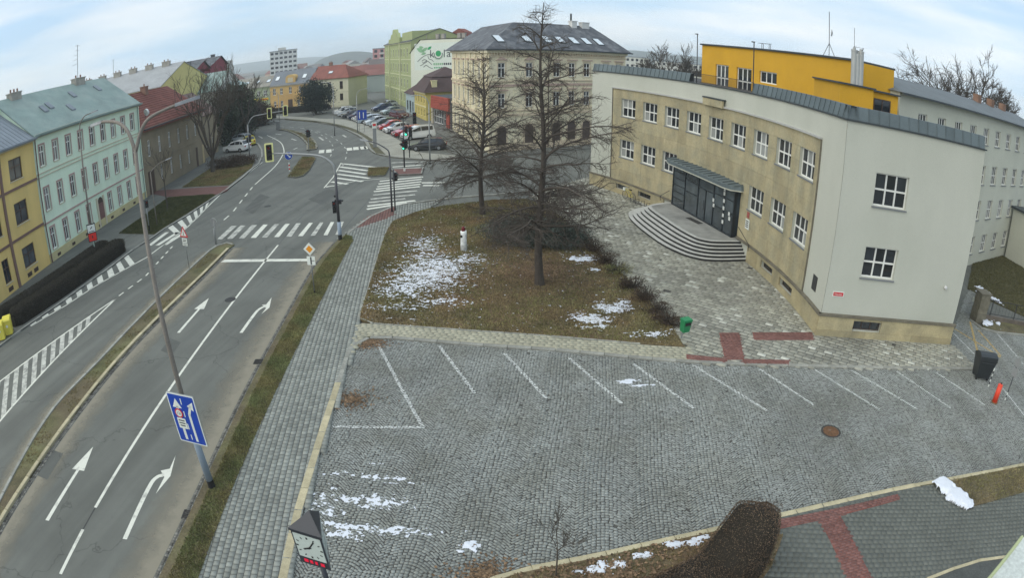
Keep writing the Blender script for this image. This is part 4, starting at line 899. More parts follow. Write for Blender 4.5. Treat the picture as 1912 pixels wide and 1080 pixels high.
# vestibule
vb = [Vector(p) for p in ((11.62, 43.05), (13.55, 35.02))]  # front corners of the glass box
VB0, VB1 = Vector((11.75, 43.0)), Vector((13.72, 35.1)); vu = (VB1-VB0); VL = vu.length; vu /= VL; vn = Vector((-vu.y, vu.x))
if vn.x < 0: vn = -vn
vs = bpy.data.objects.new('glass_vestibule', None); COL.objects.link(vs); vs.parent = school
def VM(s, d, z): p = VB0+vu*s+vn*d; return (p.x-SB[0], p.y-SB[1], z)
M_fr = plain('anthracite_frame', (.030, .036, .042), .4, metal=.3); M_vg = mat('vestibule_glass', (.06, .075, .085), rough=.05, var=.5, scale=.6, fine=0, bump=0, spec=.9, rnd=.35)
zt = 4.12; bays = [0, .22*VL, .45*VL, .70*VL, .86*VL, VL]
fm = MB()
for x in bays: fm.box(x-.05, x+.05, -.03, .08, zp, zt)
fm.box(0, VL, -.02, .07, zp, zp+.10).box(0, VL, -.02, .07, zt-.12, zt); fm.map(VM).build('frame', M_fr, vs)
for i, (a, b) in enumerate(zip(bays[:-1], bays[1:])):
    zz = [zp+.1, zp+.62, zp+1.1, zp+1.6, zp+2.1, zp+2.6, zt-.12] if i == 0 else ([zp+.1, zp+1.5, zp+2.3, zt-.12] if i in (1, 3, 4) else [zp+.1, zp+2.2, zt-.12])
    tm = MB()
    if i != 2:
        for z in zz[1:-1]: MB().box(a+.05, b-.05, -.01, .06, z-.03, z+.03).map(VM).build('glazing_bar', M_fr, vs)
    else: tm.box(a+.05, b-.05, -.01, .06, zz[1]-.03, zz[1]+.03)
    if i == 2: tm.box((a+b)/2-.05, (a+b)/2+.05, -.02, .06, zp+.1, zp+2.2); tm.box((a+b)/2-.12, (a+b)/2-.09, -.08, -.05, zp+.8, zp+1.5)
    if i == 2: tm.map(VM).build('door', M_fr, vs)
    for z, z2 in zip(zz[:-1], zz[1:]): MB().quad((a+.05,.02,z),(b-.05,.02,z),(b-.05,.02,z2),(a+.05,.02,z2)).map(VM).build('pane', M_vg, vs)
M_paper = plain('notice_paper', (.62, .64, .62), .7)
for x, z in ((.705,1.9),(.715,1.55),(.86,2.7),(.862,2.2),(.864,1.7),(.866,1.2),(.868,.75),(.86,3.0),(.95,1.5),(.96,1.2)):
    MB().box(x*VL-.10, x*VL+.10, -.045, -.035, zp+z*.95-.12, zp+z*.95+.12).map(VM).build('notice', M_paper, vs)
# returns of the box to the wall
for s_ in (0, VL):
    mb = MB(); mb.quad((s_,.08,zp),(s_,2.2,zp),(s_,2.2,zt),(s_,.08,zt)); mb.map(VM).build('return_pane', M_vg, vs)
    mb = MB(); mb.box(s_-.04, s_+.04, .08, .2, zp, zt); mb.map(VM).build('frame', M_fr, vs)
cn = bpy.data.objects.new('canopy', None); COL.objects.link(cn); cn.parent = school
cp_ = [(-.55,2.4),(-.75,.2),(-.6,-.35),(.2,-.62),(VL-.6,-.62),(VL+.15,-.45),(VL+.55,.1),(VL+.62,2.4)]
mb = MB(); mb.prism(cp_, zt, zt+.07); mb.map(VM); mb.build('soffit', plain('pale_soffit', (.5, .5, .42), .6), cn)
mb = MB(); n_ = len(cp_); top = [(x*.985+.05, max(y, -5), zt+.30+.10*(y+.6)) for x, y in cp_]; mb.add([(x, y, zt+.072) for x, y in cp_]+top, [tuple(range(n_, 2*n_))]+[(i, (i+1)%n_, n_+(i+1)%n_, n_+i) for i in range(n_)]); mb.map(VM); mb.build('roof', M_zinc, cn)
for k in range(16):
    x = -.4+(VL+.8)*k/15; mb = MB(); mb.add([(x-.02,-.50,zt+.31),(x+.02,-.50,zt+.31),(x+.02,2.2,zt+.58),(x-.02,2.2,zt+.58),(x-.02,-.50,zt+.37),(x+.02,-.50,zt+.37),(x+.02,2.2,zt+.64),(x-.02,2.2,zt+.64)], [(4,5,6,7),(0,1,5,4),(0,4,7,3),(1,2,6,5)]); mb.map(VM); mb.build('standing_seam', M_zinc, cn)
# plates beside the door and on the corner
def plate(name, s, z, w, h, m, mpf, label=None, parent=school, d=-.05):
    o = MB().box(s-w/2, s+w/2, d-.02, d, z-h/2, z+h/2).map(mpf).build(name, m, parent)
    if label: o['label'] = label
    return o
M_emblem = plain('emblem_red', (.35, .09, .08), .6); M_signw = plain('sign_white', (.72, .75, .70), .5); M_signr = plain('sign_red', (.55, .02, .03), .5); M_ink = plain('ink', (.03, .03, .03), .6)
pl_ = plate('name_plate', S_(7.44), 2.35, .5, .62, M_signw, AM, 'white name plate beside the entrance')
for k in range(4): plate('text_line', S_(7.44), 2.55-.12*k, .34-.05*(k % 2), .045, M_ink, AM, parent=pl_, d=-.075)
plate('coat_of_arms', S_(7.44), 2.93, .30, .36, M_emblem, AM, 'small red coat of arms above the name plate')
plate('memorial_plaque', S_(-4.0), 2.17, .55, .75, plain('dark_plaque', (.035, .035, .037), .3), AM, 'dark memorial plaque on the corner', d=-.005)
rp_ = plate('street_sign', .71, 2.23, .62, .25, M_signw, SM, 'red street name plate with white border', d=-.005)
MB().box(.71-.27, .71+.27, -.03, -.026, 2.14, 2.32).map(SM).build('sign_field', M_signr, rp_)
a_ = math.atan2(uy, ux); x, y, z = SM(.71, -.034, 2.23); text('sign_text', 'Husovo', .135, M_signw, rp_, (x, y, z), (PI/2, 0, a_), ext=.001)
x, y, z = SM(7.05, -.1, 3.15); MB().ball((x, y, z), .1, 10).build('camera_dome', plain('dome', (.6, .6, .6), .4), school)
# rear wing
WA = (37.42-SB[0], 34.75-SB[1]); wu = Vector((6.669, 2.433)).normalized()
def RM(s, d, z): return (WA[0]+wu.x*s-wu.y*d, WA[1]+wu.y*s+wu.x*d, z)
wo_ = []
for k in range(12):
    s_ = -14.0+2.86*k
    for z0, z1 in ((9.75, 11.05), (6.6, 8.1), (3.75, 5.3), (.95, 2.4)): wo_.append((s_-.1, s_+1.15, z0, z1))
M_wing = mat('wing_render', (.52, .525, .44), var=.06, scale=.4, fine=.05, fscale=20, bump=.08)
wing = bpy.data.objects.new('rear_wing', None); COL.objects.link(wing); wing.parent = school
mb = MB(); wall(mb, -16.6, 16, 0, 12.1, wo_, RM, reveal=.2); a, b = RM(-16.6, 0, 0), RM(-16.6, 10, 0); mb.quad((*b[:2], 0), (*a[:2], 0), (*a[:2], 12.1), (*b[:2], 12.1)); mb.build('wing_wall', M_wing, wing)
for o in wo_:
    if o[0] > 13: continue
    window(wing, o, RM, 3, 2, fr=.07, mull=.07, d=.12)
M_slate = mat('wing_roof', (.115, .13, .135), rough=.6, var=.15, scale=.5, stretch=(1, 1, 6), fine=.12, bump=.1)
mb = MB(); mb.add([RM(-16.8,-.4,12.1), RM(16,-.4,12.1), RM(16,4,13.15), RM(-14.5,4,13.05), RM(-16.8,9,12.1), RM(16,9,12.1)], [(0,1,2,3), (0,3,4), (4,3,2,5)]); mb.build('wing_roof', M_slate, wing)
MB().box(-16.9, 16, -.52, -.38, 12.0, 12.12).map(RM).build('gutter', M_zincd, wing)
for s_ in (3.0, 6.5, 10.0):
    mb = MB(); mb.box(s_, s_+.8, 3.4, 4.0, 12.8, 13.7); mb.map(RM); mb.build('chimney', mat('brick', (.22, .13, .09), var=.2), wing)


# ================================================================== HOUSES
M_tileR = mat('red_tiles', (.225, .088, .07), var=.18, scale=.8, fine=.2, fscale=14, bump=.3, stretch=(1, .2, 1))
M_tileB = mat('brown_tiles', (.085, .058, .056), var=.15, scale=.8, fine=.15, fscale=14, bump=.3)
M_roofG = mat('grey_green_metal', (.225, .30, .275), rough=.55, var=.14, scale=.6, fine=.08, bump=.05, tint=(.30, .36, .33, .5), tfac=.6)
M_roofZ = mat('grey_metal_roof', (.23, .26, .29), rough=.55, var=.12, scale=.7, fine=.08, bump=.05)
M_roofD = mat('dark_slate', (.075, .080, .090), rough=.7, var=.25, scale=1.1, fine=.25, fscale=9, bump=.3, tint=(.22, .23, .24, .9), tfac=.55)
M_brick = mat('chimney_brick', (.25, .15, .11), var=.2, scale=3, fine=.2, bump=.3)
M_plast = mat('chimney_render', (.36, .34, .30), var=.2, scale=2, fine=.15, bump=.2)
def rzAB(A, B): return math.atan2(B[1]-A[1], B[0]-A[0])
def house(name, label, A, B, depth, eave, wallm, ops, ridge=None, rd=None, roofm=None, over=.35, hip0=0, hip1=0, trim=None, cat='building', wcols=2, wrows=2, rowsplit=None, mf=None, plinth=None, bands=(), cornice=.35, gutterm=None, surround=None, reveal=.14, x0=0, x1=None, backwall=True, wd=.09, sill=True, group=None, sides=True):
    """house in its own frame: x along the facade from A to B, y inwards, z up"""
    h = thing(name, label, cat, (*A, 0), rzAB(A, B), group); L_ = math.hypot(B[0]-A[0], B[1]-A[1]) if x1 is None else x1
    mb = MB(); wall(mb, x0, L_, 0, eave, ops, reveal=reveal)
    rdd = depth/2 if rd is None else rd
    for s, hp in ((x0, hip0), (L_, hip1)) if sides else ():
        g = [(s,0,0),(s,depth,0),(s,depth,eave),(s,0,eave)] if (hp or ridge is None) else [(s,0,0),(s,depth,0),(s,depth,eave),(s,rdd,ridge),(s,0,eave)]
        mb.add(g, [tuple(range(len(g)))])
    if backwall: mb.quad((x0,depth,0),(L_,depth,0),(L_,depth,eave),(x0,depth,eave))
    mb.build('wall', wallm, h)
    for o in ops: window(h, o, cols=o[4] if len(o) > 4 else wcols, rows=wrows, rowsplit=rowsplit, mf=mf, d=wd, fr=.085, mull=.09, sill=sill and (len(o) < 6), msill=trim)
    if surround:
        for o in ops: 
            mb = MB(); t = .13; a, b, c, e = o[:4]; mb.box(a-t, a, -.03, -.001, c-t*.2, e+t).box(b, b+t, -.03, -.001, c-t*.2, e+t).box(a, b, -.03, -.001, e, e+t); mb.build('window_surround', surround, h)
    if ridge is not None:
        sl = (ridge-eave)/rdd; e0 = eave-over*sl*.0+.02; mb = MB(); t = .12
        a0, a1 = x0-(.12 if not hip0 else over), L_+(.12 if not hip1 else over); r0, r1 = a0+hip0, a1-hip1; zf = eave-over*sl+.12; zr = ridge+.12
        V = [(a0,-over,zf),(a1,-over,zf),(r1,rdd,zr),(r0,rdd,zr),(a1,depth+over,zf),(a0,depth+over,zf)]; W_ = [(x,y,z-t) for x, y, z in V]
        F = [(0,1,2,3),(3,2,4,5)]+([(0,3,5)] if hip0 else [])+([(1,4,2)] if hip1 else [])
        mb.add(V, F); mb.add(W_, [f[::-1] for f in F]); 
        mb.add([V[0],V[1],W_[1],W_[0]], [(3,2,1,0)]); mb.add([V[4],V[5],W_[5],W_[4]], [(3,2,1,0)])
        for i, j in (((0,3),(3,5)) if not hip0 else ((0,5),))+(((1,2),(2,4)) if not hip1 else ((1,4),)): mb.add([V[i],V[j],W_[j],W_[i]], [(0,1,2,3)])
        mb.build('roof', roofm, h)
        h['_zf'] = zf
    if cornice: MB().box(x0-.02, L_+.02, -.22, -.001, eave-cornice, eave-.02).build('cornice', trim or wallm, h)
    if gutterm: MB().box(x0-.1, L_+.1, -over-.14, -over+.0, eave-.20, eave-.06).build('gutter', gutterm, h)
    if plinth: MB().box(x0-.015, L_+.015, -.05, -.001, 0, plinth[0]).build('plinth', plinth[1], h)
    for z, hh, m in bands: MB().box(x0-.012, L_+.012, -.07, -.001, z-hh/2, z+hh/2).build('string_course', m, h)
    return h
def chimney(h, x, y, z0, z1, w=.9, d=.6, m=None, pots=2):
    c = MB().box(x-w/2, x+w/2, y-d/2, y+d/2, z0, z1).box(x-w/2-.06, x+w/2+.06, y-d/2-.06, y+d/2+.06, z1, z1+.1).build('chimney', m or M_plast, h)
    for k in range(pots): MB().cyl(x-w/2+w*(k+.5)/pots, y, z1+.1, z1+.4, .09, n=8).build('chimney_pot', M_brick, c)
    return c
def antenna(h, x, y, z0, hgt, bars=4):
    a = bpy.data.objects.new('antenna', None); COL.objects.link(a); a.parent = h; a.location = (x, y, z0)
    MB().tube([(0,0,0),(0,0,hgt)], .03, 6).build('mast', M_iron, a)
    for k in range(bars): MB().tube([(-.45,.1*k,hgt-.1-.5*k),(.45,.1*k,hgt-.1-.45*k)], .014, 4).build('aerial', M_iron, a)
LA = (-36.08, 33.6); LU = (-.12626, .99200)
def LP(s, d=0): return (LA[0]+LU[0]*s-LU[1]*d, LA[1]+LU[1]*s+LU[0]*d)

# --- row at the left
M_mint = mat('mint_render', (.70, .83, .66), var=.07, scale=.5, stretch=(1.5, 1.5, .25), fine=.05, fscale=20, bump=.08, tint=(.63, .76, .61, .3), tfac=.35)
M_cream = mat('cream_stone', (.55, .49, .27), var=.1, scale=1, fine=.08, bump=.1); M_pink = plain('pink_trim', (.42, .29, .26), .8); M_trimc = plain('cream_trim', (.55, .50, .38), .8)
cs = [1.35+2.17*i for i in range(9)]
go = [(c-.40, c+.40, 7.75, 9.45) for c in cs]+[(c-.36, c+.40, 4.15, 6.0) for c in cs]+[(c-.34, c+.36, .98, 2.75) for i, c in enumerate(cs) if i != 4]
door = (9.62, 10.75, .02, 2.95, 1, 1)
gh = house('green_house', 'three storey mint green house with cream plinth and arched door', LP(.2), LP(20.5), 9.4, 10.45, M_mint, [tuple(x-.2 if i < 2 else x for i, x in enumerate(o)) for o in go], ridge=13.95, rd=4.7, roofm=M_roofG, trim=M_trimc, plinth=(.80, M_cream), bands=((3.25, .12, M_pink), (6.95, .08, M_trimc), (7.25, .08, M_trimc)), wcols=2, wrows=2, rowsplit=(.68,), gutterm=M_roofG, surround=M_pink, over=.4)
dr = MB().box(9.45, 10.5, -.045, -.03, 0, 2.3).build('door', mat('brown_door', (.20, .11, .10), rough=.6, var=.15), gh); mb = MB(); mb.prism([(.525*math.cos(a), .55*math.sin(a)) for a in np.linspace(0, PI, 12)], 0, .015)
mb.map(lambda x, y, z: (9.975+x, -.03-z, 2.3+y)).build('door_arch', M_wood, dr); MB().box(9.2, 9.45, -.10, -.001, 0, 2.9).build('door_jamb', M_trimc, gh); MB().box(10.5, 10.75, -.10, -.001, 0, 2.9).build('door_jamb', M_trimc, gh)
for k in range(7): MB().box(1.2+2.6*k, 1.75+2.6*k, -.06, -.045, .25, .5).build('cellar_vent', M_wood, gh)
chimney(gh, 3.0, 4.6, 13.0, 14.35, 1.6, .7, pots=3); c_ = chimney(gh, 14.6, 4.6, 13.0, 14.45, 1.9, .7, pots=2); antenna(gh, 14.4, 4.5, 14.4, 3.6, 5)
for x, y in ((6.0, 2.4), (8.5, 1.5), (11.2, 3.1), (16.5, 3.2), (4.8, 2.2)):
    z = 10.45+.12+(13.95-10.45)/4.7*y; mb = MB(); mb.add([(x-.35,y-.4,z-.28),(x+.35,y-.4,z-.28),(x+.35,y+.4,z+.34),(x-.35,y+.4,z+.34),(x-.35,y-.4,z-.16),(x+.35,y-.4,z-.16),(x+.35,y+.4,z+.44),(x-.35,y+.4,z+.44)], [(4,5,6,7),(0,1,5,4),(1,2,6,5),(2,3,7,6),(3,0,4,7)]); mb.build('roof_hatch', M_roofZ, gh)
for x, n in ((.35, 'downpipe'), (20.0, 'downpipe')): MB().cyl(x-.2, -.12, .1, 10.2, .055, n=8).build(n, M_roofG if x > 5 else plain('copper_brown', (.16, .10, .085), .6), gh)
M_och = mat('ochre_render', (.74, .55, .21), var=.08, scale=.5, stretch=(1.5, 1.5, .25), fine=.05, fscale=20, bump=.08, tint=(.60, .46, .19, .4), tfac=.4); M_brn = plain('brown_trim', (.20, .125, .10), .8)
yo = []
for x in (8.45, 12.35, 4.0):
    yo += [(x, x+1.78, 7.65, 9.25), (x, x+1.78, 4.35, 5.98), (x, x+1.78, 1.0, 2.57)]
yo = [o for o in yo if not (o[0] == 4.0)]+[(5.55, 6.45, .93, 2.66), (5.55, 6.45, 4.3, 5.98), (5.55, 6.45, 7.65, 9.25), (1.4, 3.1, 1.0, 2.57), (1.4, 3.1, 4.35, 5.98), (1.4, 3.1, 7.65, 9.25)]
yh = house('ochre_house', 'ochre yellow three storey house with brown windows at the left edge', LP(-11.95), LP(.18), 9.4, 10.3, M_och, [o for o in yo if o[0] < 12], ridge=13.2, rd=4.7, roofm=M_roofZ, trim=M_trimc, bands=((3.40, .20, M_brn), (7.02, .20, M_brn)), mf=M_wood, wcols=2, wrows=2, rowsplit=(.62,), gutterm=M_roofZ, over=.4)
MB().box(7.05, 7.35, -.1, -.001, 0, 9.9).build('pilaster', M_brn, yh)
for x in (5.7, 8.55, 9.55): MB().box(x, x+.65, -.02, -.002, .30, .62).build('cellar_window', M_wood, yh)
for k in range(22): MB().box(.2+.55*k, .24+.55*k, 0, 1, 0, 1).map(lambda x, y, z: (x, -.38+y*5.0, 10.18+y*3.07+z*.05)).build('standing_seam', M_roofZ, yh)
chimney(yh, 11.2, 4.7, 12.6, 14.0, 1.3, .7)
M_brw = mat('grey_brown_render', (.24, .205, .145), var=.16, scale=.5, fine=.12, fscale=12, bump=.15, tint=(.26, .215, .14, .35), tfac=.6)
bo = [(22.1+2.92*i-20.6, 22.8+2.92*i-20.6, 4.22, 6.05) for i in range(6)]+[(25.0+2.95*i-20.6, 25.6+2.95*i-20.6, 1.05, 2.77) for i in range(4)]
bh = house('brown_house', 'two storey grey brown house with red tiled roof behind the bare tree', LP(20.6), LP(40), 10, 7.5, M_brw, bo, ridge=11.4, rd=5, roofm=M_tileR, trim=M_brw, bands=((3.45, .14, M_brw),), rowsplit=(.66,), hip1=1.4, over=.5, gutterm=M_zincd)
for a, b, m in ((.9, 1.75, M_wood), (1.85, 2.5, M_wood), (16.0, 16.65, M_wood), (18.4, 19.0, plain('pale_door', (.45, .36, .2), .6))): MB().box(a, b, -.03, -.002, .05, 2.65).build('door', m, bh)
for k in range(17):   # tile courses
    y = -.45+k*.33; z = 7.5+.10+.78*y; MB().box(-.1, 19.4-max(0, y)*.28, y, y+.06, z+.045, z+.12).build('tile_course', M_tileR, bh)
chimney(bh, 10.3, 4.6, 10.6, 12.0, .9, .8, M_brick, 1); antenna(bh, 14.5, 2.0, 9.0, 2.0, 1)
MB().tube([(.5,-.6,9.2),(.7,-.7,9.25),(.8,-.75,9.27)], [.4,.38,.08], 16).build('satellite_dish', plain('dish_white', (.65,.66,.65), .5), bh); MB().tube([(.5,-.5,8.2),(.5,-.5,9.2)], .025, 6).build('dish_pole', M_iron, bh)
# houses behind the row
M_pyel = mat('pale_yellow_render', (.62, .55, .235), var=.06, scale=.3, fine=.06, fscale=8, bump=0); M_asb = mat('pale_grey_roof', (.33, .34, .345), var=.12, scale=.4, fine=.12, fscale=4, bump=.05)
g0 = LP(43, 8); g1 = LP(65, 8)
pyh = house('gabled_house', 'tall pale yellow gabled house with long grey roof behind the red tiled one', LP(43, 34), LP(43, 8), 21, 11.6, M_pyel, [(2.2, 3.2, 8.4, 10), (6, 7, 8.4, 10), (10, 11, 8.4, 10), (14, 15, 8.4, 10), (18, 19, 8.4, 10)], ridge=14.85, rd=9.3, roofm=M_asb, over=.3)
for k in range(7): chimney(pyh, 3.2+3.3*k, 8.6, 14.0, 15.4, 1.4, .6, M_plast, 2)
antenna(pyh, 12, 9, 15.3, 2.6, 1)
M_dred = mat('dark_red_render', (.255, .065, .085), var=.06, scale=.3, fine=.05, fscale=6, bump=0)
r0_, r1_ = LP(71, 14), LP(80, 14); rh1 = house('red_house', 'lower dark red gabled house behind the pale yellow one', r0_, LP(79.6, 14), 12, 12.9, M_dred, [], ridge=None, roofm=M_roofD, cornice=0)
def gable_front(h, L_, depth, eave, apex, wallm, roofm, ax=None):
    ax = L_/2 if ax is None else ax
    MB().add([(0,0,eave),(L_,0,eave),(ax,0,apex)], [(0,1,2)]).build('gable', wallm, h)
    mb = MB(); mb.add([(-.3,-.4,eave-.1),(ax,-.4,apex+.12),(ax,depth,apex+.12),(-.3,depth,eave-.1)], [(0,1,2,3)]); mb.add([(ax,-.4,apex+.12),(L_+.3,-.4,eave-.1),(L_+.3,depth,eave-.1),(ax,depth,apex+.12)], [(0,1,2,3)]); mb.build('roof', roofm, h)
gable_front(rh1, 8.6, 12, 13.4, 15.0, M_dred, M_roofD, 5.0); chimney(rh1, 2.2, 2, 14, 15.3, .7, .7, M_roofD, 0)
rh2 = house('red_house', 'taller dark red gabled house with white side behind the pale yellow one', LP(80, 14), LP(91, 14), 12, 13.9, M_dred, [], cornice=0); gable_front(rh2, 11, 12, 13.9, 15.7, M_dred, M_roofD, 6.5); chimney(rh2, 7.2, 2, 15, 16.3, .8, .8, M_roofD, 0)
M_pale = mat('pale_render', (.55, .54, .50), var=.07, scale=.3, fine=.06, fscale=6, bump=0)
house('white_house', 'narrow white block beside the taller dark red house', LP(91.2, 14), LP(95.2, 14), 8, 14.6, M_pale, [(.6, 1.5, 12.6, 13.8), (2.2, 3.1, 12.6, 13.8), (.6, 1.5, 10.4, 11.6), (2.2, 3.1, 10.4, 11.6)], cornice=0)
M_sage = mat('sage_render', (.17, .215, .165), var=.08, scale=.5, bump=0)
sh = house('sage_house', 'low house with pale green metal roof beyond the bare trees', LP(58, 16), LP(58, 4), 13, 9.2, M_pale, [], ridge=12.2, rd=6, roofm=M_roofG, over=.3)
house('shed', 'small sage green annex under the pale green roof', LP(62, 2.2), LP(68, 2.2), 6, 9.4, M_sage, [], ridge=10.4, rd=3, roofm=M_roofG, cornice=0)
house('low_house', 'low house with weathered grey roof next to the red tiled one', LP(40.5, 1.5), LP(49.5, 1.5), 8, 6.4, M_brw, [(1.5, 2.3, 1, 2.6), (4, 4.8, 1, 2.6), (6.5, 7.3, 1, 2.6)], ridge=9.6, rd=4, roofm=mat('weathered_tiles', (.17, .12, .105), var=.25, scale=.8, fine=.2), over=.35)

# --- far row across the bend
FA, FB = (-66.3, 145.6), (-38.1, 140.4); fu = Vector((FB[0]-FA[0], FB[1]-FA[1])).normalized()
def FP(s, d=0): return (FA[0]+fu.x*s-fu.y*d, FA[1]+fu.y*s+fu.x*d)
M_fgreen = mat('grey_green_render', (.33, .38, .26), var=.08, scale=.4, bump=0); M_fo = mat('apricot_render', (.56, .36, .145), var=.08, scale=.4, bump=0, tint=(.60, .47, .20, .1), tfac=.8); M_fc = mat('pale_cream_render', (.62, .60, .44), var=.06, scale=.4, bump=0)
fg = house('shop_house', 'grey green house with a yellow shop banner', FP(-8), FP(6.1), 9, 6.8, M_fgreen, [(1.5, 2.6, 4.2, 5.8), (4.6, 5.7, 4.2, 5.8), (7.5, 8.5, 4.2, 5.8), (10.0, 10.9, 4.2, 5.8), (12.0, 13.2, 4.2, 5.8, 3), (10.4, 12.3, .7, 2.2, 3), (7.2, 9.2, 1.4, 2.4)], ridge=9.2, rd=4.5, roofm=mat('worn_grey_roof', (.24, .23, .20), var=.2, scale=.5), over=.3)
M_ban = plain('banner_yellow', (.75, .62, .03), .6); bn = MB().box(7.3, 13.6, -.14, -.05, 3.1, 3.75).build('banner', M_ban, fg)
for x, w, m in ((7.6, .5, M_fgreen), (8.5, 1.3, plain('banner_green', (.25, .33, .06), .6)), (10.5, 2.9, plain('banner_red', (.62, .10, .02), .6))): MB().box(x, x+w, -.16, -.145, 3.27, 3.6).build('banner_lettering', m, bn)
M_sky = plain('skylight_glass', (.62, .68, .72), .12, spec=.8)
def skylight(h, x, y, eave, slope, w=.8, l=1.0, m=None):
    z = eave+.16+slope*y; n = math.sqrt(1+slope*slope); dy = l/2/n; dz = dy*slope; mb = MB()
    f = MB(); f.add([(x-w/2-.08,y-dy*1.1,z-dz*1.1+.06),(x+w/2+.08,y-dy*1.1,z-dz*1.1+.06),(x+w/2+.08,y+dy*1.1,z+dz*1.1+.06),(x-w/2-.08,y+dy*1.1,z+dz*1.1+.06),(x-w/2-.08,y-dy*1.1,z-dz*1.1-.1),(x+w/2+.08,y-dy*1.1,z-dz*1.1-.1),(x+w/2+.08,y+dy*1.1,z+dz*1.1-.1),(x-w/2-.08,y+dy*1.1,z+dz*1.1-.1)], [(0,1,2,3),(4,5,1,0),(5,6,2,1),(6,7,3,2),(7,4,0,3)])
    s = f.build('skylight', M_zincd, h); mb.add([(x-w/2,y-dy,z-dz+.075),(x+w/2,y-dy,z-dz+.075),(x+w/2,y+dy,z+dz+.075),(x-w/2,y+dy,z+dz+.075)], [(0,1,2,3)]); mb.build('pane', m or M_sky, s)
for x in (5.5, 9.0, 12.6): skylight(fg, x, 2.0, 6.8, 2.4/4.5, 1.0, 1.2)
fo = house('apricot_house', 'apricot two storey house with grey mansard roof and round dormer', FP(6.15), FP(18.2), 10, 6.7, M_fo, [(.85, 1.75, 4.2, 5.9), (3.05, 3.9, 4.2, 5.9), (5.75, 6.6, 4.3, 6.0), (8.6, 9.4, 4.3, 6.0), (1.1, 1.8, 1.0, 2.6), (3.15, 3.9, 1.0, 2.6), (8.2, 9.0, 1.0, 2.6)], ridge=10.0, rd=3.6, roofm=mat('blue_grey_mansard', (.14, .16, .185), rough=.5, var=.12, scale=.5), over=.25, trim=M_trimc)
MB().box(5.45, 6.75, -.05, -.002, .1, 2.8).build('door', M_wood, fo)
dm_ = MB(); dm_.prism([(4.7,0),(7.6,0),(7.6,1.2)]+[(6.15+1.45*math.cos(a), 1.2+1.0*math.sin(a)) for a in np.linspace(.2, PI-.2, 8)]+[(4.7,1.2)], 0, 2.0); dm_.map(lambda x, y, z: (x, .25+z, 6.9+y)).build('dormer', M_fo, fo)
MB().box(5.4, 6.9, .20, .24, 7.2, 8.3).build('dormer_window', M_trimc, fo)
for x in (1.5, 9.6): skylight(fo, x, 1.6, 6.7, 3.3/3.6, 1.0, 1.3)
fc = house('cream_house', 'cream corner house with red tiled roof behind the dark conifer', FP(18.25), FP(28.6), 11, 7.3, M_fc, [(2.6, 3.5, 4.6, 6.3), (4.85, 5.75, 4.7, 6.3), (8.05, 8.9, 4.4, 6.3), (8.05, 8.9, 1.6, 3.3), (4.7, 5.6, 1.6, 3.2), (1.2, 2.1, 1.6, 3.2)], ridge=10.2, rd=4.5, roofm=M_tileR, hip1=3.2, over=.4, mf=M_wood, trim=M_fc, bands=((3.9, .35, M_fc), (.5, .2, M_fc)))
skylight(fc, 4.8, 1.8, 7.3, 2.9/4.5, 1.0, .8); chimney(fc, 3.5, 4.5, 9.9, 11.0, .8, .6, M_brick)

# --- right side of the far street
GA, GB = (-33.4, 160.3), (-20.4, 123.8)
M_lime = mat('lime_render', (.35, .395, .20), var=.08, scale=.3, bump=0); M_limet = plain('pale_lime_trim', (.56, .58, .36), .8)
gops = [(x, x+1.2, z, z+1.9) for x in (2.5, 6.2, 11.2, 15.0, 18.8, 22.6, 26.4, 30.2, 34) for z in (1.2, 4.4, 7.8, 11.2)]
gt = house('lime_house', 'tall lime green apartment house with ornate gable on the far street', GA, GB, 12, 14.6, M_lime, gops, ridge=17.0, rd=6, roofm=M_roofD, trim=M_limet, bands=((3.6, .3, M_limet), (7.1, .2, M_limet), (10.6, .2, M_limet)), surround=M_limet)
for x in (9.4, 25.8): MB().box(x, x+.6, -.35, -.001, 0, 14.4).build('pilaster', M_limet, gt)
mb = MB(); mb.prism([(9.4,0),(26.4,0),(26.4,1.2),(23.5,1.3),(22.5,2.4),(20.5,2.3),(19.5,3.4),(16.5,3.4),(15.5,2.2),(13.5,2.3),(12.6,1.2),(9.4,1.1)], 0, .8); mb.map(lambda x, y, z: (x, -.3+z, 14.6+y)).build('ornate_gable', M_lime, gt)
MB().box(26.4, 38.7, .3, 5.9, 14.6, 16.7).build('gable_block', M_lime, gt)
# firewall with the mural
MA, MB_ = (-20.4, 123.8), (-9.0, 119.0)
M_fire = mat('white_firewall', (.72, .74, .62), var=.06, scale=.25, bump=0); fw = house('mural_house', 'white firewall house carrying a green painted advertisement', MA, MB_, 14, 11.9, M_fire, [], cornice=0, x1=13.0)
mb = MB(); mb.add([(0,0,11.9),(13,0,11.9),(13,0,14.5),(2.3,0,14.6),(0,0,12.1)], [(0,1,2,3,4)]); mb.build('firewall_top', M_fire, fw); mb = MB(); mb.add([(-.3,-.15,11.9),(2.2,-.15,14.72),(2.2,14,14.72),(-.3,14,11.9)], [(0,1,2,3)]); mb.add([(2.2,-.1,14.70),(13.2,-.1,14.70),(13.2,14,14.70),(2.2,14,14.70)], [(0,1,2,3)]); mb.build('roof', M_tileB, fw)
M_mg = plain('mural_green', (.04, .33, .13), .8); M_ml = plain('mural_pale_green', (.25, .46, .27), .8); M_mk = plain('mural_grey', (.07, .085, .09), .8)
mur = MB().box(.9, 12.9, -.012, -.002, 8.3, 13.9).build('mural_field', mat('mural_ground', (.70, .76, .68), var=.05, scale=.3, bump=0), fw)
def disc(mb, x, z, r, d, n=24, a0=0, a1=2*PI, r2=0, sy=1.0):
    for i in range(n):
        t0, t1 = a0+(a1-a0)*i/n, a0+(a1-a0)*(i+1)/n
        mb.add([(x+q*math.cos(t), d, z+q*math.sin(t)*sy) for q, t in ((r2,t0),(r,t0),(r,t1),(r2,t1))], [(0,1,2,3)])
    return mb
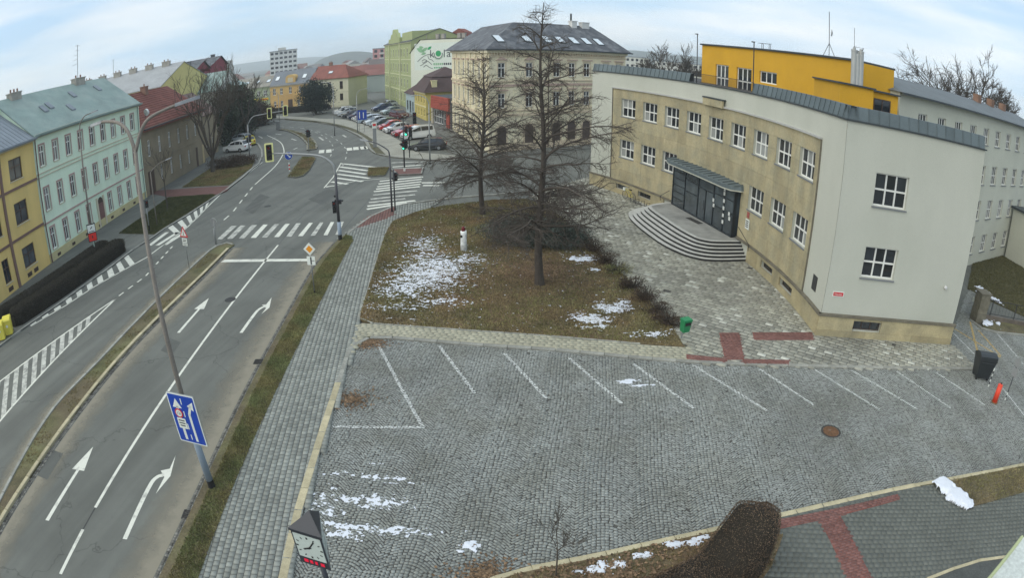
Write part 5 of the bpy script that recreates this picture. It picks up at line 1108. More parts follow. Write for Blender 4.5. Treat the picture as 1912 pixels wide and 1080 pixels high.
for ch, x, sz in (('k', 4.95, 2.3), ('l', 7.75, 2.3), ('a', 8.7, 2.3)): text('mural_letter', ch, sz, M_mk, mur, (x, -.03, 11.55), (PI/2, 0, 0), ext=.004)
disc(MB(), 6.4, 11.65, .62, -.03).build('mural_globe', M_mg, mur); disc(MB(), 6.4, 11.5, .98, -.028, a0=2.9, a1=6.6, r2=.82).build('mural_swirl', M_mk, mur); disc(MB(), 6.4, 11.5, 1.15, -.027, a0=3.3, a1=6.2, r2=1.06).build('mural_swirl', M_ml, mur)
text('mural_line', 'KOVOVÝROBA', .52, M_mk, mur, (7.5, -.03, 9.5), (PI/2, 0, 0), ext=.004, sx=1.1) if False else None
for k in range(9): MB().box(5.3+.46*k, 5.62+.46*k, -.03, -.02, 9.25, 9.7).build('mural_lettering', M_ml if k < 5 else M_mk, mur)
for k in range(5): MB().box(5.4+.5*k, 5.75+.5*k, -.03, -.02, 8.6, 8.85).build('mural_lettering', M_mg, mur)
def leafshape(x, z, L_, w, a, m):
    mb = MB(); pts = [(t, w*math.sin(PI*t/L_)) for t in np.linspace(0, L_, 9)]; pts = pts+[(t, -v) for t, v in pts[::-1][1:-1]]; mb.add([(x+t*math.cos(a)-v*math.sin(a), -.026, z+t*math.sin(a)+v*math.cos(a)) for t, v in pts], [tuple(range(len(pts)))]); mb.build('mural_leaf', m, mur)
leafshape(1.4, 12.9, 2.0, .45, -.45, M_ml); leafshape(2.6, 12.2, 1.6, .35, .5, M_ml); leafshape(3.9, 12.5, 1.2, .28, .6, M_mg); leafshape(2.4, 11.6, 1.3, .25, .2, M_ml); leafshape(1.9, 13.2, 1.2, .25, -.2, M_ml)
for pts in ([(1.6,10.1),(2.6,10.9),(3.6,11.4),(4.5,11.5),(4.9,11.2)], [(2.2,9.2),(3.0,9.6),(3.6,10.2),(4.2,10.0),(4.9,9.4)], [(2.6,10.2),(3.2,10.5),(3.8,10.2),(3.4,9.8),(2.7,9.9)], [(3.0,8.9),(3.6,9.3),(4.4,8.8),(5.1,8.6)], [(4.0,11.2),(4.3,10.6),(4.9,10.4),(5.3,10.0)]):
    MB().tube([(x, -.03, z) for x, z in smooth_line(pts, 4)], .055, 4).build('mural_stroke', M_mk, mur)
chimney(fw, 3.6, 6, 14.7, 16.2, 2.2, 1, M_brick, 0); mb = MB(); mb.prism([(4.5,14.7),(9,14.7),(8.2,16.2),(6.6,17.0),(5.2,16.2)], 0, 3); mb.map(lambda x, y, z: (x, 8+z, y)); mb.build('roof_gable', M_tileR, fw)
for x in (1.5, 4.3, 5.6, 9.2, 10.2): chimney(fw, x+.6, 2.5, 14.7, 15.7, .7, .7, M_plast, 0)
# blue shop, yellow house, red shop
M_blue = mat('pale_blue_render', (.42, .52, .54), var=.08, bump=0)
YA, YB = (-17.7, 111.1), (-14.4, 102.3); yu = Vector((YB[0]-YA[0], YB[1]-YA[1])).normalized()
def YP(s, d=0): return (YA[0]+yu.x*s-yu.y*d, YA[1]+yu.y*s+yu.x*d)
house('blue_shop', 'small pale blue shop next to the yellow hip roofed house', YP(-8.5), YP(-.2), 7, 4.2, M_blue, [(.8, 2.4, .7, 2.6, 1), (3.4, 5.2, .3, 2.7, 1), (6.0, 7.4, .7, 2.6, 1)], ridge=6.2, rd=3.5, roofm=M_tileB, hip1=0, mf=M_wood)
M_yel = mat('yellow_render', (.58, .48, .16), var=.06, scale=.4, bump=0); M_yt = plain('pale_yellow_trim', (.66, .60, .34), .8)
hh = house('hip_house', 'yellow house with steep brown hipped mansard roof', YP(0), YP(9.6), 9, 5.0, M_yel, [(1.0, 1.8, 3.0, 4.4), (3.2, 4.0, 3.0, 4.4), (5.4, 6.2, 3.0, 4.4), (7.6, 8.4, 3.0, 4.4), (1.0, 1.8, .7, 2.0), (3.2, 4.0, .7, 2.0), (5.4, 6.2, .7, 2.0), (7.6, 8.4, .7, 2.0)], trim=M_yt, bands=((2.45, .2, M_yt),), wcols=1, wrows=2, mf=M_yt)
def mansard(h, x0, x1, y0, y1, z0, z1, z2, i1, i2, m):
    mb = MB(); a = [(x0,y0,z0),(x1,y0,z0),(x1,y1,z0),(x0,y1,z0)]; b = [(x0+i1,y0+i1,z1),(x1-i1,y0+i1,z1),(x1-i1,y1-i1,z1),(x0+i1,y1-i1,z1)]; xm, ym = (x0+x1)/2, (y0+y1)/2
    c = [(xm-.6,ym,z2),(xm+.6,ym,z2)]; mb.add(a+b, [(0,1,5,4),(1,2,6,5),(2,3,7,6),(3,0,4,7)]); e = .25; b2 = [(p[0]+(e if p[0] > xm else -e), p[1]+(e if p[1] > ym else -e), p[2]-.03) for p in b]
    mb.add(b2+c, [(0,1,5,4),(1,2,5),(2,3,4,5),(3,0,4)]); mb.build('roof', m, h)
mansard(hh, -.5, 10.1, -.5, 9.5, 5.0, 7.6, 9.2, 2.0, 0, M_tileB); chimney(hh, 9.0, 1.5, 5.5, 6.9, .9, .9, M_yt, 0)
M_redc = mat('red_shop_cladding', (.36, .085, .06), var=.12, scale=.8, bump=.1)
RA, RB = (-12.85, 98.9), (-9.2, 91.0)
rs = house('red_shop', 'flat roofed shop with red slatted front and tall windows', RA, RB, 8, 4.7, mat('shop_wall', (.20, .20, .20), bump=0), [(.7, 5.4, .35, 2.5, 4), (5.9, 7.1, .1, 2.5, 1)], cornice=0, sill=False)
for k in range(6): 
    o = MB().box(-.05, 8.72, -.35+.02*k, -.02, 2.75+.34*k, 3.05+.34*k).build('fascia_slat', M_redc, rs)
MB().box(7.4, 8.7, -.2, -.01, 0, 2.74).build('pier', M_redc, rs); MB().box(-.1, .55, -.2, -.01, 0, 2.74).build('pier', M_trimc, rs); MB().box(0, 8.7, 0, 8, 4.69, 4.76).build('flat_roof', M_zincd, rs)

# --- cream corner building with the round-arched ground floor
CA, CB2 = (-2.63, 68.73), (14.6, 79.67); CL = (-8.72, 89.45)
M_cb = mat('ivory_stucco', (.76, .70, .51), var=.09, scale=.5, fine=.06, fscale=10, bump=.05, tint=(.64, .53, .36, .5), tfac=.5); M_cbt = mat('stucco_trim', (.60, .50, .36), var=.08, bump=0); M_cbp = plain('pink_stucco', (.50, .37, .30), .85)
xs_ = [1.66, 5.40, 9.30, 11.60, 13.92, 17.0, 19.2]
cops = [(x-.48, x+.48, 8.8, 10.55) for x in xs_]+[(x-.48, x+.48, 5.2, 6.95) for x in xs_]
dops = [(x-.6, x+.6, .05 if i in (0, 4) else .7, 2.6) for i, x in enumerate(xs_)]
cb = house('corner_building', 'ivory historic corner building with dark slate roof and skylights', CA, CB2, 18, 12.2, M_cb, cops, cornice=0, surround=M_cbt, trim=M_cbt, x1=20.4, rowsplit=(.66,), reveal=.2, sides=False, backwall=False)
for o in dops:
    a, b, c, e = o; p_ = MB(); xm = (a+b)/2; pts = [(a,c),(b,c),(b,e)]+[(xm+(b-a)/2*math.cos(t), e+(b-a)/2*math.sin(t)) for t in np.linspace(.2, PI-.2, 7)]+[(a,e)]
    p_.prism([(x, z) for x, z in pts], 0, .03); p_.map(lambda x, y, z: (x, -.01-z, y)); d_ = p_.build('arched_door' if c < .2 else 'arched_window', plain('dark_brown_door', (.075, .055, .048), .5), cb)
    mb = disc(MB(), xm, e, (b-a)/2+.22, -.05, n=10, a0=0, a1=PI, r2=(b-a)/2); mb.box(a-.22, a, -.05, -.002, 0, e).box(b, b+.22, -.05, -.002, 0, e); mb.build('arch_surround', M_cbt, cb)
MB().box(-.05, 20.5, -.30, -.001, 11.75, 12.2).build('cornice', M_cb, cb); MB().box(-.05, 20.5, -.12, -.001, 11.25, 11.4).build('architrave', M_cbt, cb)
for k in range(52): MB().box(.1+.39*k, .28+.39*k, -.24, -.002, 11.5, 11.74).build('dentil', M_cbt, cb)
for z, h_, m in ((4.35, .30, M_cbt), (7.85, .28, M_cbp), (8.35, .14, M_cbt), (4.85, .12, M_cbt), (.45, .9, M_cbt)): MB().box(-.04, 20.45, -.14, -.001, z-h_/2, z+h_/2).build('string_course', m, cb)
for i, x in enumerate(xs_):
    for z in (10.85, 7.25):
        mb = MB(); 
        if i < 2 and z > 9: mb.add([(x-.8,-.18,z),(x+.8,-.18,z),(x,-.18,z+.42),(x-.8,-.001,z),(x+.8,-.001,z),(x,-.001,z+.42)], [(0,1,2),(1,4,5,2),(3,0,2,5),(0,3,4,1)])
        else: mb.box(x-.75, x+.75, -.2, -.001, z, z+.14)
        mb.build('window_hood', M_cbp, cb)
for x in (.25, 3.5, 7.4, 15.6, 20.1):
    for k in range(11): MB().box(x-.25, x+.25, -.06, -.001, 4.55+.66*k, 4.55+.66*k+.55).build('quoin', M_cb, cb)
for k in range(7): MB().box(-.03, 20.43, -.035, -.001, .95+.46*k, 1.30+.46*k).build('rustication', M_cb, cb) if k in () else None
MB().cyl(8.0, -.2, .2, 11.8, .06, n=8).build('downpipe', M_wood, cb)
# left flank of the corner building
flr = rzAB(CL, CA)-rzAB(CA, CB2); fl = bpy.data.objects.new('flank', None); COL.objects.link(fl); fl.parent = cb
vL_ = Matrix.Rotation(-rzAB(CA, CB2), 3, 'Z') @ Vector((CL[0]-CA[0], CL[1]-CA[1], 0)); fl.location = vL_; fl.rotation_euler = (0, 0, flr); FLN = math.hypot(CL[0]-CA[0], CL[1]-CA[1])
fxs = [2.0+2.95*k for k in range(7)]; fops = [(x-.5, x+.5, 8.8, 10.55) for x in fxs]+[(x-.5, x+.5, 5.2, 6.95) for x in fxs]+[(x-.6, x+.6, .8, 3.0) for x in fxs]
mb = MB(); wall(mb, 0, FLN, 0, 12.2, fops, reveal=.2); mb.build('flank_wall', M_cb, fl)
for o in fops: window(fl, o, rowsplit=(.66,), d=.1)
MB().box(0, FLN+.3, -.30, -.001, 11.75, 12.2).build('cornice', M_cb, fl)
for z, h_ in ((4.35, .30), (7.85, .28)): MB().box(0, FLN+.1, -.14, -.001, z-h_/2, z+h_/2).build('string_course', M_cbt, fl)
for x in fxs:
    for z in (10.85, 7.25): MB().box(x-.75, x+.75, -.22, -.001, z, z+.16).build('window_hood', M_cbp, fl)
    MB().box(x+1.25, x+1.7, -.12, -.001, 4.5, 11.7).build('pilaster', M_cb, fl)
rf = MB(); o_ = .55; lx, ly = vL_.x, vL_.y; 
V = [(-.6,-o_,12.2),(21.0,-o_,12.2),(19.0,5.5,15.7),(6.6,5.5,15.7),(lx+5.2,ly+.6,15.7),(lx-.7,ly+.8,12.2),(21.0,16,12.2)]
rf.add(V, [(0,1,2,3),(0,3,4,5),(1,6,2),(2,6,4,3)]); rf.add([(p[0],p[1],p[2]-.16) for p in V[:2]]+[V[1],V[0]], [(0,1,2,3)]); rf.add([(V[5][0],V[5][1],12.04),(V[0][0],V[0][1],12.04),V[0],V[5]], [(0,1,2,3)]); rf.build('roof', M_roofD, cb)
MB().box(-.7, 21.1, -o_-.16, -o_, 12.03, 12.19).build('gutter', M_zincd, cb)
for x in (2.15, 6.0, 8.9, 10.9, 13.0, 15.0, 17.0): skylight(cb, x, 1.5, 12.40, 3.5/6.05, .85, 1.5)
chimney(cb, 15.7, 5.2, 15.0, 16.2, .8, .8, plain('white_chimney', (.6,.6,.58), .7), 0); MB().cyl(15.4, 5.2, 16.2, 17.3, .13, n=8).build('flue', M_zincd, cb); chimney(cb, 17.6, 5.2, 15.0, 16.1, 1.2, .8, plain('white_chimney', (.6,.6,.58), .7), 0)
antenna(cb, 10.0, 5.4, 15.6, 2.6, 3); antenna(cb, 11.0, 5.4, 15.6, 1.5, 1)


# ================================================================== TREES AND PLANTS
M_bark = mat('dark_bark', (.075, .063, .053), var=.3, scale=6, fine=.25, fscale=30, bump=.6, stretch=(1, 1, .25), rough=.95)
M_twig = mat('twig', (.092, .077, .065), var=.2, scale=2, bump=0, rough=.95)
M_barkG = mat('grey_bark', (.080, .070, .058), var=.3, scale=4, fine=.2, bump=.5, stretch=(1, 1, .3)); M_twigB = mat('brown_twig', (.078, .065, .052), var=.2, scale=2, bump=0)
class Wood:
    """collects tapering branches as one mesh"""
    def __init__(s): s.V = []; s.Q = []; s.n = 0
    def limb(s, pts, r0, r1, sides=4):
        k = len(pts); P = np.array(pts); t = np.gradient(P, axis=0); t /= np.linalg.norm(t, axis=1)[:, None]+1e-9
        ref = np.array([0, 0, 1.0]) if abs(t[0, 2]) < .8 else np.array([1.0, 0, 0])
        a = np.cross(t, ref); a /= np.linalg.norm(a, axis=1)[:, None]+1e-9; b = np.cross(t, a); r = np.linspace(r0, r1, k)[:, None] if not hasattr(r0, '__len__') else np.array(r0)[:, None]
        for j in range(sides):
            th = 2*PI*j/sides; s.V.append(P+(a*math.cos(th)+b*math.sin(th))*r)
        o = s.n
        for i in range(k-1):
            for j in range(sides): s.Q.append((o+j*k+i, o+((j+1)%sides)*k+i, o+((j+1)%sides)*k+i+1, o+j*k+i+1))
        s.n += k*sides
    def mesh(s, name, m): return fastmesh(name, np.concatenate(s.V), np.array(s.Q), m, smooth=False)
def curve3(p, d, L_, k, r, droop=0.0, wander=.12, upturn=0.0):
    """polyline that leaves p along d, bends down by droop and turns up at its end"""
    pts = [np.array(p, float)]; d = np.array(d, float); d /= np.linalg.norm(d)
    for i in range(k):
        f = (i+1)/k; d = d+r.normal(0, wander, 3)/math.sqrt(k)+np.array([0, 0, -droop/k+upturn/k*(f*f*2)]); d /= np.linalg.norm(d); pts.append(pts[-1]+d*L_/k)
    return pts
def spire_tree(name, label, xy, H_, r0, seed, clen, z_lo, nprim, lean=(0, 0)):
    r = np.random.default_rng(seed); t = thing(name, label, 'tree', (*xy, .08)); tr = Wood(); cr = Wood()
    axis = [np.array([lean[0]*(max(z, 0)/H_)**1.5+.10*math.sin(z*.7+seed), lean[1]*(z/H_)+.08*math.cos(z*.6), z]) for z in np.linspace(-.15, H_, 18)]
    tr.limb(axis, [r0*1.45]+list(np.linspace(r0*1.08, r0*.5, 10))+list(np.linspace(r0*.45, .018, 7)), 0, 10)
    def ax(z): 
        i = min(16, max(0, int((z+.15)/(H_+.15)*17))); return axis[i]+(axis[i+1]-axis[i])*(((z+.15)/(H_+.15)*17)-i)
    for n in range(nprim):
        f = (n+r.random())/nprim; f = f**1.65; z = z_lo+(H_-.3-z_lo)*f; L_ = clen(z/H_)*r.uniform(.45, 1.25)
        if r.random() < .12: L_ *= .45
        az = n*2.4+r.normal(0, .6); el = .22+.62*min(1, f*2.0)+r.normal(0, .22); d = (math.cos(az)*math.cos(el), math.sin(az)*math.cos(el), math.sin(el)); rb = .016+.013*L_
        P1 = curve3(ax(z), d, L_, 8, r, droop=.95-.45*f, wander=.26, upturn=.55); cr.limb(P1, rb, .010, 5)
        ns = int(3+L_*3.9)
        for m in range(ns):
            q = .15+.83*(m+r.random())/ns; i = min(7, int(q*8)); p = P1[i]+(P1[i+1]-P1[i])*(q*8-i); dd = P1[i+1]-P1[i]; dd /= np.linalg.norm(dd)
            side = np.cross(dd, [0, 0, 1]); side /= np.linalg.norm(side)+1e-9; sg = 1 if m % 2 else -1
            d2 = dd*.75+side*sg*r.uniform(.5, 1.1)+np.array([0, 0, r.normal(-.05, .35)]); L2 = L_*r.uniform(.22, .42)*(1.15-.6*q)+.15
            P2 = curve3(p, d2, L2, 4, r, droop=.55, wander=.38, upturn=.45); cr.limb(P2, .014+.005*L2, .009, 4)
            for _ in range(int(5+L2*10)):
                q2 = r.uniform(.15, 1); i2 = min(3, int(q2*4)); p3 = P2[i2]+(P2[i2+1]-P2[i2])*(q2*4-i2); d3 = (P2[i2+1]-P2[i2]); d3 = d3/np.linalg.norm(d3)+r.normal(0, .6, 3)
                cr.limb(curve3(p3, d3, r.uniform(.15, .60), 2, r, wander=.4, upturn=.1), .0062, .0040, 3)
    link('trunk', tr.mesh('trunk', M_bark), t); link('crown', cr.mesh('crown', M_twig), t); return t
def clen_a(h): return float(np.interp(h, [0, .22, .4, .55, .7, .85, 1], [2.8, 3.9, 4.0, 3.4, 2.3, 1.2, .45]))
spire_tree('bare_tree', 'tallest bare tree in front of the school, trunk rising from the leaf litter', (1.40, 29.31), 14.35, .205, 3, clen_a, 3.0, 68)
spire_tree('bare_tree', 'second bare tree on the far side of the lawn near the street', (-2.16, 42.60), 12.0, .18, 9, clen_a, 2.6, 60, lean=(.25, 0))
def vase_tree(name, label, xy, H_, r0, seed, fork=1.6, spread=.55, levels=4, mats=None, twig=.008, loc_z=.1, kids=3, n0=5, cat='tree', group=None):
    r = np.random.default_rng(seed); t = thing(name, label, cat, (*xy, loc_z), group=group); tr = Wood(); cr = Wood(); mats = mats or (M_barkG, M_twigB)
    base = curve3((0,0,-.2), (0,0,1), fork+.2, 4, r, wander=.05); tr.limb(base, r0*1.25, r0*.85, 9); top = base[-1]
    def grow(p, d, L_, rr, lv):
        P_ = curve3(p, d, L_, 5 if lv < 2 else 3, r, droop=-.18, wander=.22); cr.limb(P_, rr, max(rr*.55, twig*.6), 6 if lv == 0 else (4 if lv == 1 else 3))
        if lv >= levels: return
        k = kids+(1 if lv > 0 else 0)
        for m in range(k):
            q = .35+.65*(m+1)/k; i = min(len(P_)-2, int(q*(len(P_)-1)-1e-6)); p2 = P_[i]+(P_[i+1]-P_[i])*(q*(len(P_)-1)-i); dd = P_[i+1]-P_[i]; dd = dd/np.linalg.norm(dd); d2 = dd+r.normal(0, spread*.75, 3)+np.array([0, 0, .12])
            grow(p2, d2, L_*r.uniform(.48, .72), max(rr*.55, twig), lv+1)
    for m in range(n0):
        az = 2*PI*m/n0+r.normal(0, .3); el = 1.45-spread*r.uniform(.5, 1.3); grow(top, (math.cos(az)*math.cos(el), math.sin(az)*math.cos(el), math.sin(el)), (H_-fork)*r.uniform(.42, .60), r0*.55, 0)
    link('trunk', tr.mesh('trunk', mats[0]), t); link('crown', cr.mesh('crown', mats[1]), t); return t
vase_tree('bare_tree', 'broad bare tree on the grass plot by the grey brown house', (-35.42, 64.73), 11.6, .26, 21, fork=1.7, spread=.5, levels=4, twig=.018, n0=7)
vase_tree('bare_tree', 'slim bare tree beside the parked white cars at the left bend', (-43.06, 92.08), 10.3, .2, 22, fork=2.4, spread=.36, levels=4, twig=.022, n0=6)
vase_tree('sapling', 'thin young tree on the small grass plot by the green house', (-31.95, 47.94), 6.2, .06, 23, fork=2.6, spread=.32, levels=3, twig=.010, n0=4)
vase_tree('sapling', 'thin young tree in the planting bed at the bottom edge', (1.10, 10.07), 2.3, .022, 27, fork=.95, spread=.42, levels=3, twig=.0045, n0=4, mats=(M_twigB, M_twigB))
vase_tree('bare_tree', 'large spreading bare tree behind the rear wing at the right edge', (61.5, 60.5), 20.0, .5, 31, fork=4, spread=.74, levels=5, twig=.030, n0=6)
vase_tree('bare_tree', 'smaller bare tree left of the large one behind the rear wing', (56.5, 66), 16.5, .35, 33, fork=3.5, spread=.68, levels=4, twig=.035, n0=6)
for i, (x, y, h) in enumerate(((34, 126, 13.8), (37.8, 125, 11.6), (31, 130, 11.0), (41, 133, 11.5))):
    vase_tree('bare_tree', ['tall bare tree left of the orange roof storey', 'low bare tree touching the orange roof storey', 'low bare tree farthest left behind the school roof', 'hazy bare tree behind the low ones at the school roof'][i], (x, y), h, .3, 40+i, fork=3, spread=.6, levels=4, twig=.045, n0=6, group='bare trees behind the school roof')

def leafcloud(name, m, centre, rad, n, size, seed, parent=None, shell=.0, clump=0, flat=1.0, squash=None):
    """small leaf faces through a volume; clumped"""
    r = np.random.default_rng(seed); d = r.normal(0, 1, (n, 3)); d /= np.linalg.norm(d, axis=1)[:, None]; q = r.random(n)**(1/3); q = shell+(1-shell)*q
    P = d*q[:, None]
    if clump:
        c = r.normal(0, .55, (clump, 3)); c /= np.maximum(1, np.linalg.norm(c, axis=1)/.92)[:, None]; k = r.integers(0, clump, n); P = c[k]+r.normal(0, .17, (n, 3))
    P = P*np.array(rad)+np.array(centre); P[:, 2] = np.maximum(P[:, 2], .02)
    a = r.normal(0, 1, (n, 3)); a /= np.linalg.norm(a, axis=1)[:, None]; b = np.cross(a, r.normal(0, 1, (n, 3))); b /= np.linalg.norm(b, axis=1)[:, None]; s = size*r.uniform(.6, 1.4, n)[:, None]
    V = np.stack([P-a*s, P+b*s*.5, P+a*s, P-b*s*.5], 1)
    me = fastmesh(name, V.reshape(-1, 3), np.arange(n*4).reshape(-1, 4), m, np.repeat(r.random(n), 4)); return link(name, me, parent)
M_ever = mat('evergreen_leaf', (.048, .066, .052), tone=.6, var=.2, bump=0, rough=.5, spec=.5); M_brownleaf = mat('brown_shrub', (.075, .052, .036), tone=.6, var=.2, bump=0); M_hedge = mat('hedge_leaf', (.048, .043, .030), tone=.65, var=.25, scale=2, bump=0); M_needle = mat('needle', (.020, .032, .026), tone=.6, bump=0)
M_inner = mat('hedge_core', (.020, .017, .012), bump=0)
def shrub(label, xy, rad, n, size, m, seed, clump=26, name='shrub', stems=14, group=None, z=.1):
    t = thing(name, label, 'shrub', (*xy, z), group=group); r = np.random.default_rng(seed); w = Wood()
    for _ in range(stems):
        a = r.uniform(0, 2*PI); q = r.uniform(.2, 1.0); w.limb(curve3((r.normal(0, .12*rad[0]), r.normal(0, .12*rad[1]), -.05), (math.cos(a)*q*rad[0], math.sin(a)*q*rad[1], rad[2]*1.2), rad[2]*1.5, 3, r, wander=.3), .018, .006, 3)
    link('stems', w.mesh('stems', M_twigB), t); leafcloud('foliage', m, (0, 0, rad[2]*.55), (rad[0], rad[1], rad[2]*.62), n, size, seed, t, clump=clump); return t
shrub('wide dark evergreen shrub behind the tallest bare tree', (.95, 36.2), (2.6, 1.6, 1.35), 16000, .055, M_ever, 51, clump=150, stems=40)
shrub('dark evergreen shrub right of the wide one under the tree', (3.3, 35.6), (1.5, 1.2, 1.2), 7000, .055, M_ever, 52, clump=70, stems=20)
shrub('brown twiggy bush behind the evergreen shrubs', (2.0, 39.6), (1.9, 1.2, 1.5), 2600, .045, M_brownleaf, 53, clump=60, stems=120)
for i, (p, s_) in enumerate((((4.85, 34.69), .62), ((5.37, 32.65), .55), ((5.72, 31.13), .5), ((6.14, 28.85), .5), ((6.52, 27.33), .55), ((6.85, 25.82), .45), ((7.05, 24.59), .5))):
    shrub('low reddish brown shrub edging the lawn, number '+['one', 'two', 'three', 'four', 'five', 'six', 'seven'][i]+' from the evergreen', p, (s_*1.65, s_*1.1, s_*1.05), 1700, .032, M_brownleaf if i != 2 else M_grass2, 60+i, clump=24, stems=60, group='low shrubs along the lawn edge')
shrub('reddish brown bush on the grass plot near the bend', (-34.43, 67.43), (3.2, 2.0, 1.3), 5000, .07, M_brownleaf, 71, clump=90, stems=90)
shrub('brown bush at the tip of the grass plot by the bend', (-32.98, 68.85), (2.0, 1.4, 1.0), 2600, .07, M_brownleaf, 72, clump=60, stems=60)
def hedge(label, line, w, h, seed, n, m=None, size=.032, rise=None, rnd=.25, jit=.018):
    """clipped hedge along a line: solid core, leafy skin"""
    t = thing('hedge', label, 'hedge', (*line[0], .1)); r = np.random.default_rng(seed); m = m or M_hedge; line = smooth_line(line, 8); pts = along(line, .1); N_ = len(pts)
    P = np.array([p[:2] for p in pts])-np.array(pts[0][:2]); T = np.array([p[2] for p in pts]); hh = np.array([h if rise is None else h+(rise-h)*min(1, max(0, (i/N_-.66)/.16))**.8 for i in range(N_)])
    prof = [(-1, 0), (-1, .35), (-.97, .75), (-.82, .95), (-.45, 1), (0, 1.02), (.45, 1), (.82, .95), (.97, .75), (1, .35), (1, 0)]
    def skin(grow):
        V = []
        for i in range(N_):
            e = min(i, N_-1-i)*.1; k = min(1, (e/(rnd*2))**.5) if e < rnd*2 else 1.0; k = max(k, .25)
            for a, b in prof: V.append((P[i, 0]-math.sin(T[i])*a*w*k*grow, P[i, 1]+math.cos(T[i])*a*w*k*grow, b*hh[i]*(.7+.3*k)*grow))
        return np.array(V)
    V = skin(.95); K = len(prof); Q = [(i*K+j, i*K+j+1, (i+1)*K+j+1, (i+1)*K+j) for i in range(N_-1) for j in range(K-1)]+[(i*0+j, i*0+j+1, 5, 5) for j in ()]
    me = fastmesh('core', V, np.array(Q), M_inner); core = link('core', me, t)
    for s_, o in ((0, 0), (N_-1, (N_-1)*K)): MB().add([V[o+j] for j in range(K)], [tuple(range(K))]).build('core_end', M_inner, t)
    S1 = skin(1.0); i = r.integers(0, N_-1, n); j = r.integers(0, K-1, n); u = r.random(n)[:, None]; v = r.random(n)[:, None]
    C = (S1[i*K+j]*(1-u)+S1[i*K+j+1]*u)*(1-v)+(S1[(i+1)*K+j]*(1-u)+S1[(i+1)*K+j+1]*u)*v
    ne = n//12; e0 = r.integers(0, 2, ne); b_ = r.uniform(-1, 1, ne); c_ = r.random(ne); k0 = .25
    ends = np.array([(P[-1 if e else 0, 0]-math.sin(T[-1 if e else 0])*a*w*.6, P[-1 if e else 0, 1]+math.cos(T[-1 if e else 0])*a*w*.6, z*hh[-1 if e else 0]*.85) for e, a, z in zip(e0, b_, c_)]); C = np.concatenate([C, ends]); n = len(C)
    C += r.normal(0, jit, (n, 3)); C[:, 2] = np.maximum(C[:, 2], 0)
    a = r.normal(0, 1, (n, 3)); a /= np.linalg.norm(a, axis=1)[:, None]; b = np.cross(a, r.normal(0, 1, (n, 3))); b /= np.linalg.norm(b, axis=1)[:, None]; s = size*r.uniform(.5, 1.3, n)[:, None]
    VV = np.stack([C-a*s, C+b*s*.55, C+a*s, C-b*s*.55], 1); link('foliage', fastmesh('foliage', VV.reshape(-1, 3), np.arange(n*4).reshape(-1, 4), m, np.repeat(r.random(n), 4)), t); return t
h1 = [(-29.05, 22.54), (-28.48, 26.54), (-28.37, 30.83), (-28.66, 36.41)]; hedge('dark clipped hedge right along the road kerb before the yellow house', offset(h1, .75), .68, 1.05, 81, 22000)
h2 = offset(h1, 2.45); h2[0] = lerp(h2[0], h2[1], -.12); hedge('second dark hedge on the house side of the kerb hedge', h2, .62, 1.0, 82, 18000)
hedge('big rounded brown hedge at the bottom right by the pavement', [(1.4, 7.6), (3.3, 8.5), (4.9, 9.25), (6.25, 10.2), (6.6, 10.75)], .78, .85, 83, 34000, rise=2.0, size=.018, jit=.010, rnd=.42, m=mat('brown_hedge_leaf', (.115, .080, .053), tone=.6, var=.35, scale=1.2, bump=0))
# dark conifer across the bend
t = thing('conifer', 'dark wide conifer in front of the cream house', 'tree', (*(-42.09, 126.96), 0)); w = Wood(); w.limb([(0,0,0),(0,0,3),(.3,0,6)], .28, .08, 7); rr_ = np.random.default_rng(4)
for k in range(26):
    a = rr_.uniform(0, 6.28); z = rr_.uniform(1.2, 6.2); w.limb(curve3((0, 0, z), (math.cos(a), math.sin(a), .15), 3.4*(1-.07*z), 3, rr_, wander=.2), .07, .02, 4)
link('trunk', w.mesh('trunk', M_bark), t); leafcloud('crown', M_needle, (0, 0, 4.0), (3.9, 3.6, 3.3), 12000, .17, 91, t, clump=90)
M_ivy = mat('ivy_leaf', (.052, .066, .042), tone=.6, var=.3, bump=0)
for i, (x, y, rx, ry, rz_, mm) in enumerate(((-55.5, 118, 5.0, 3.5, 5.6, M_ivy), (-62, 122, 4.5, 3.2, 5.0, M_ivy), (-50.5, 113.5, 3.6, 2.6, 4.2, M_brownleaf), (-45.6, 89.5, 1.8, 2.6, 7.4, M_ivy), (-45.4, 96.5, 1.8, 3.6, 7.8, M_ivy))):
    t = thing('dense_bush', ['tall grey green thicket beyond the left bend', 'thicket behind the tall grey green one at the bend', 'reddish brown thicket beside the slim bare tree', 'ivy covered thicket right behind the parked white cars', 'ivy covered thicket before the small sage green annex'][i], 'bush', (x, y, 0)); leafcloud('foliage', mm, (0, 0, rz_*.55), (rx, ry, rz_*.6), 5200, .20, 95+i, t, clump=70); w = Wood()
    for k in range(30): a = rr_.uniform(0, 6.28); w.limb(curve3((0, 0, 0), (math.cos(a)*.7, math.sin(a)*.7, 1.0), rz_*1.0, 3, rr_, wander=.25), .06, .02, 4)
    link('stems', w.mesh('stems', M_twigB), t)
hedge('long dark low hedge across the far side of the bend', [(-66.39, 127.15), (-61.41, 125.35), (-56.99, 124.87), (-51.12, 125.30)], .9, 1.6, 84, 5000, size=.12)
hedge('long dark hedge before the apricot and cream houses', [(-60.5, 137), (-50, 135.4), (-43, 134.2)], .8, 1.3, 85, 4000, size=.12)

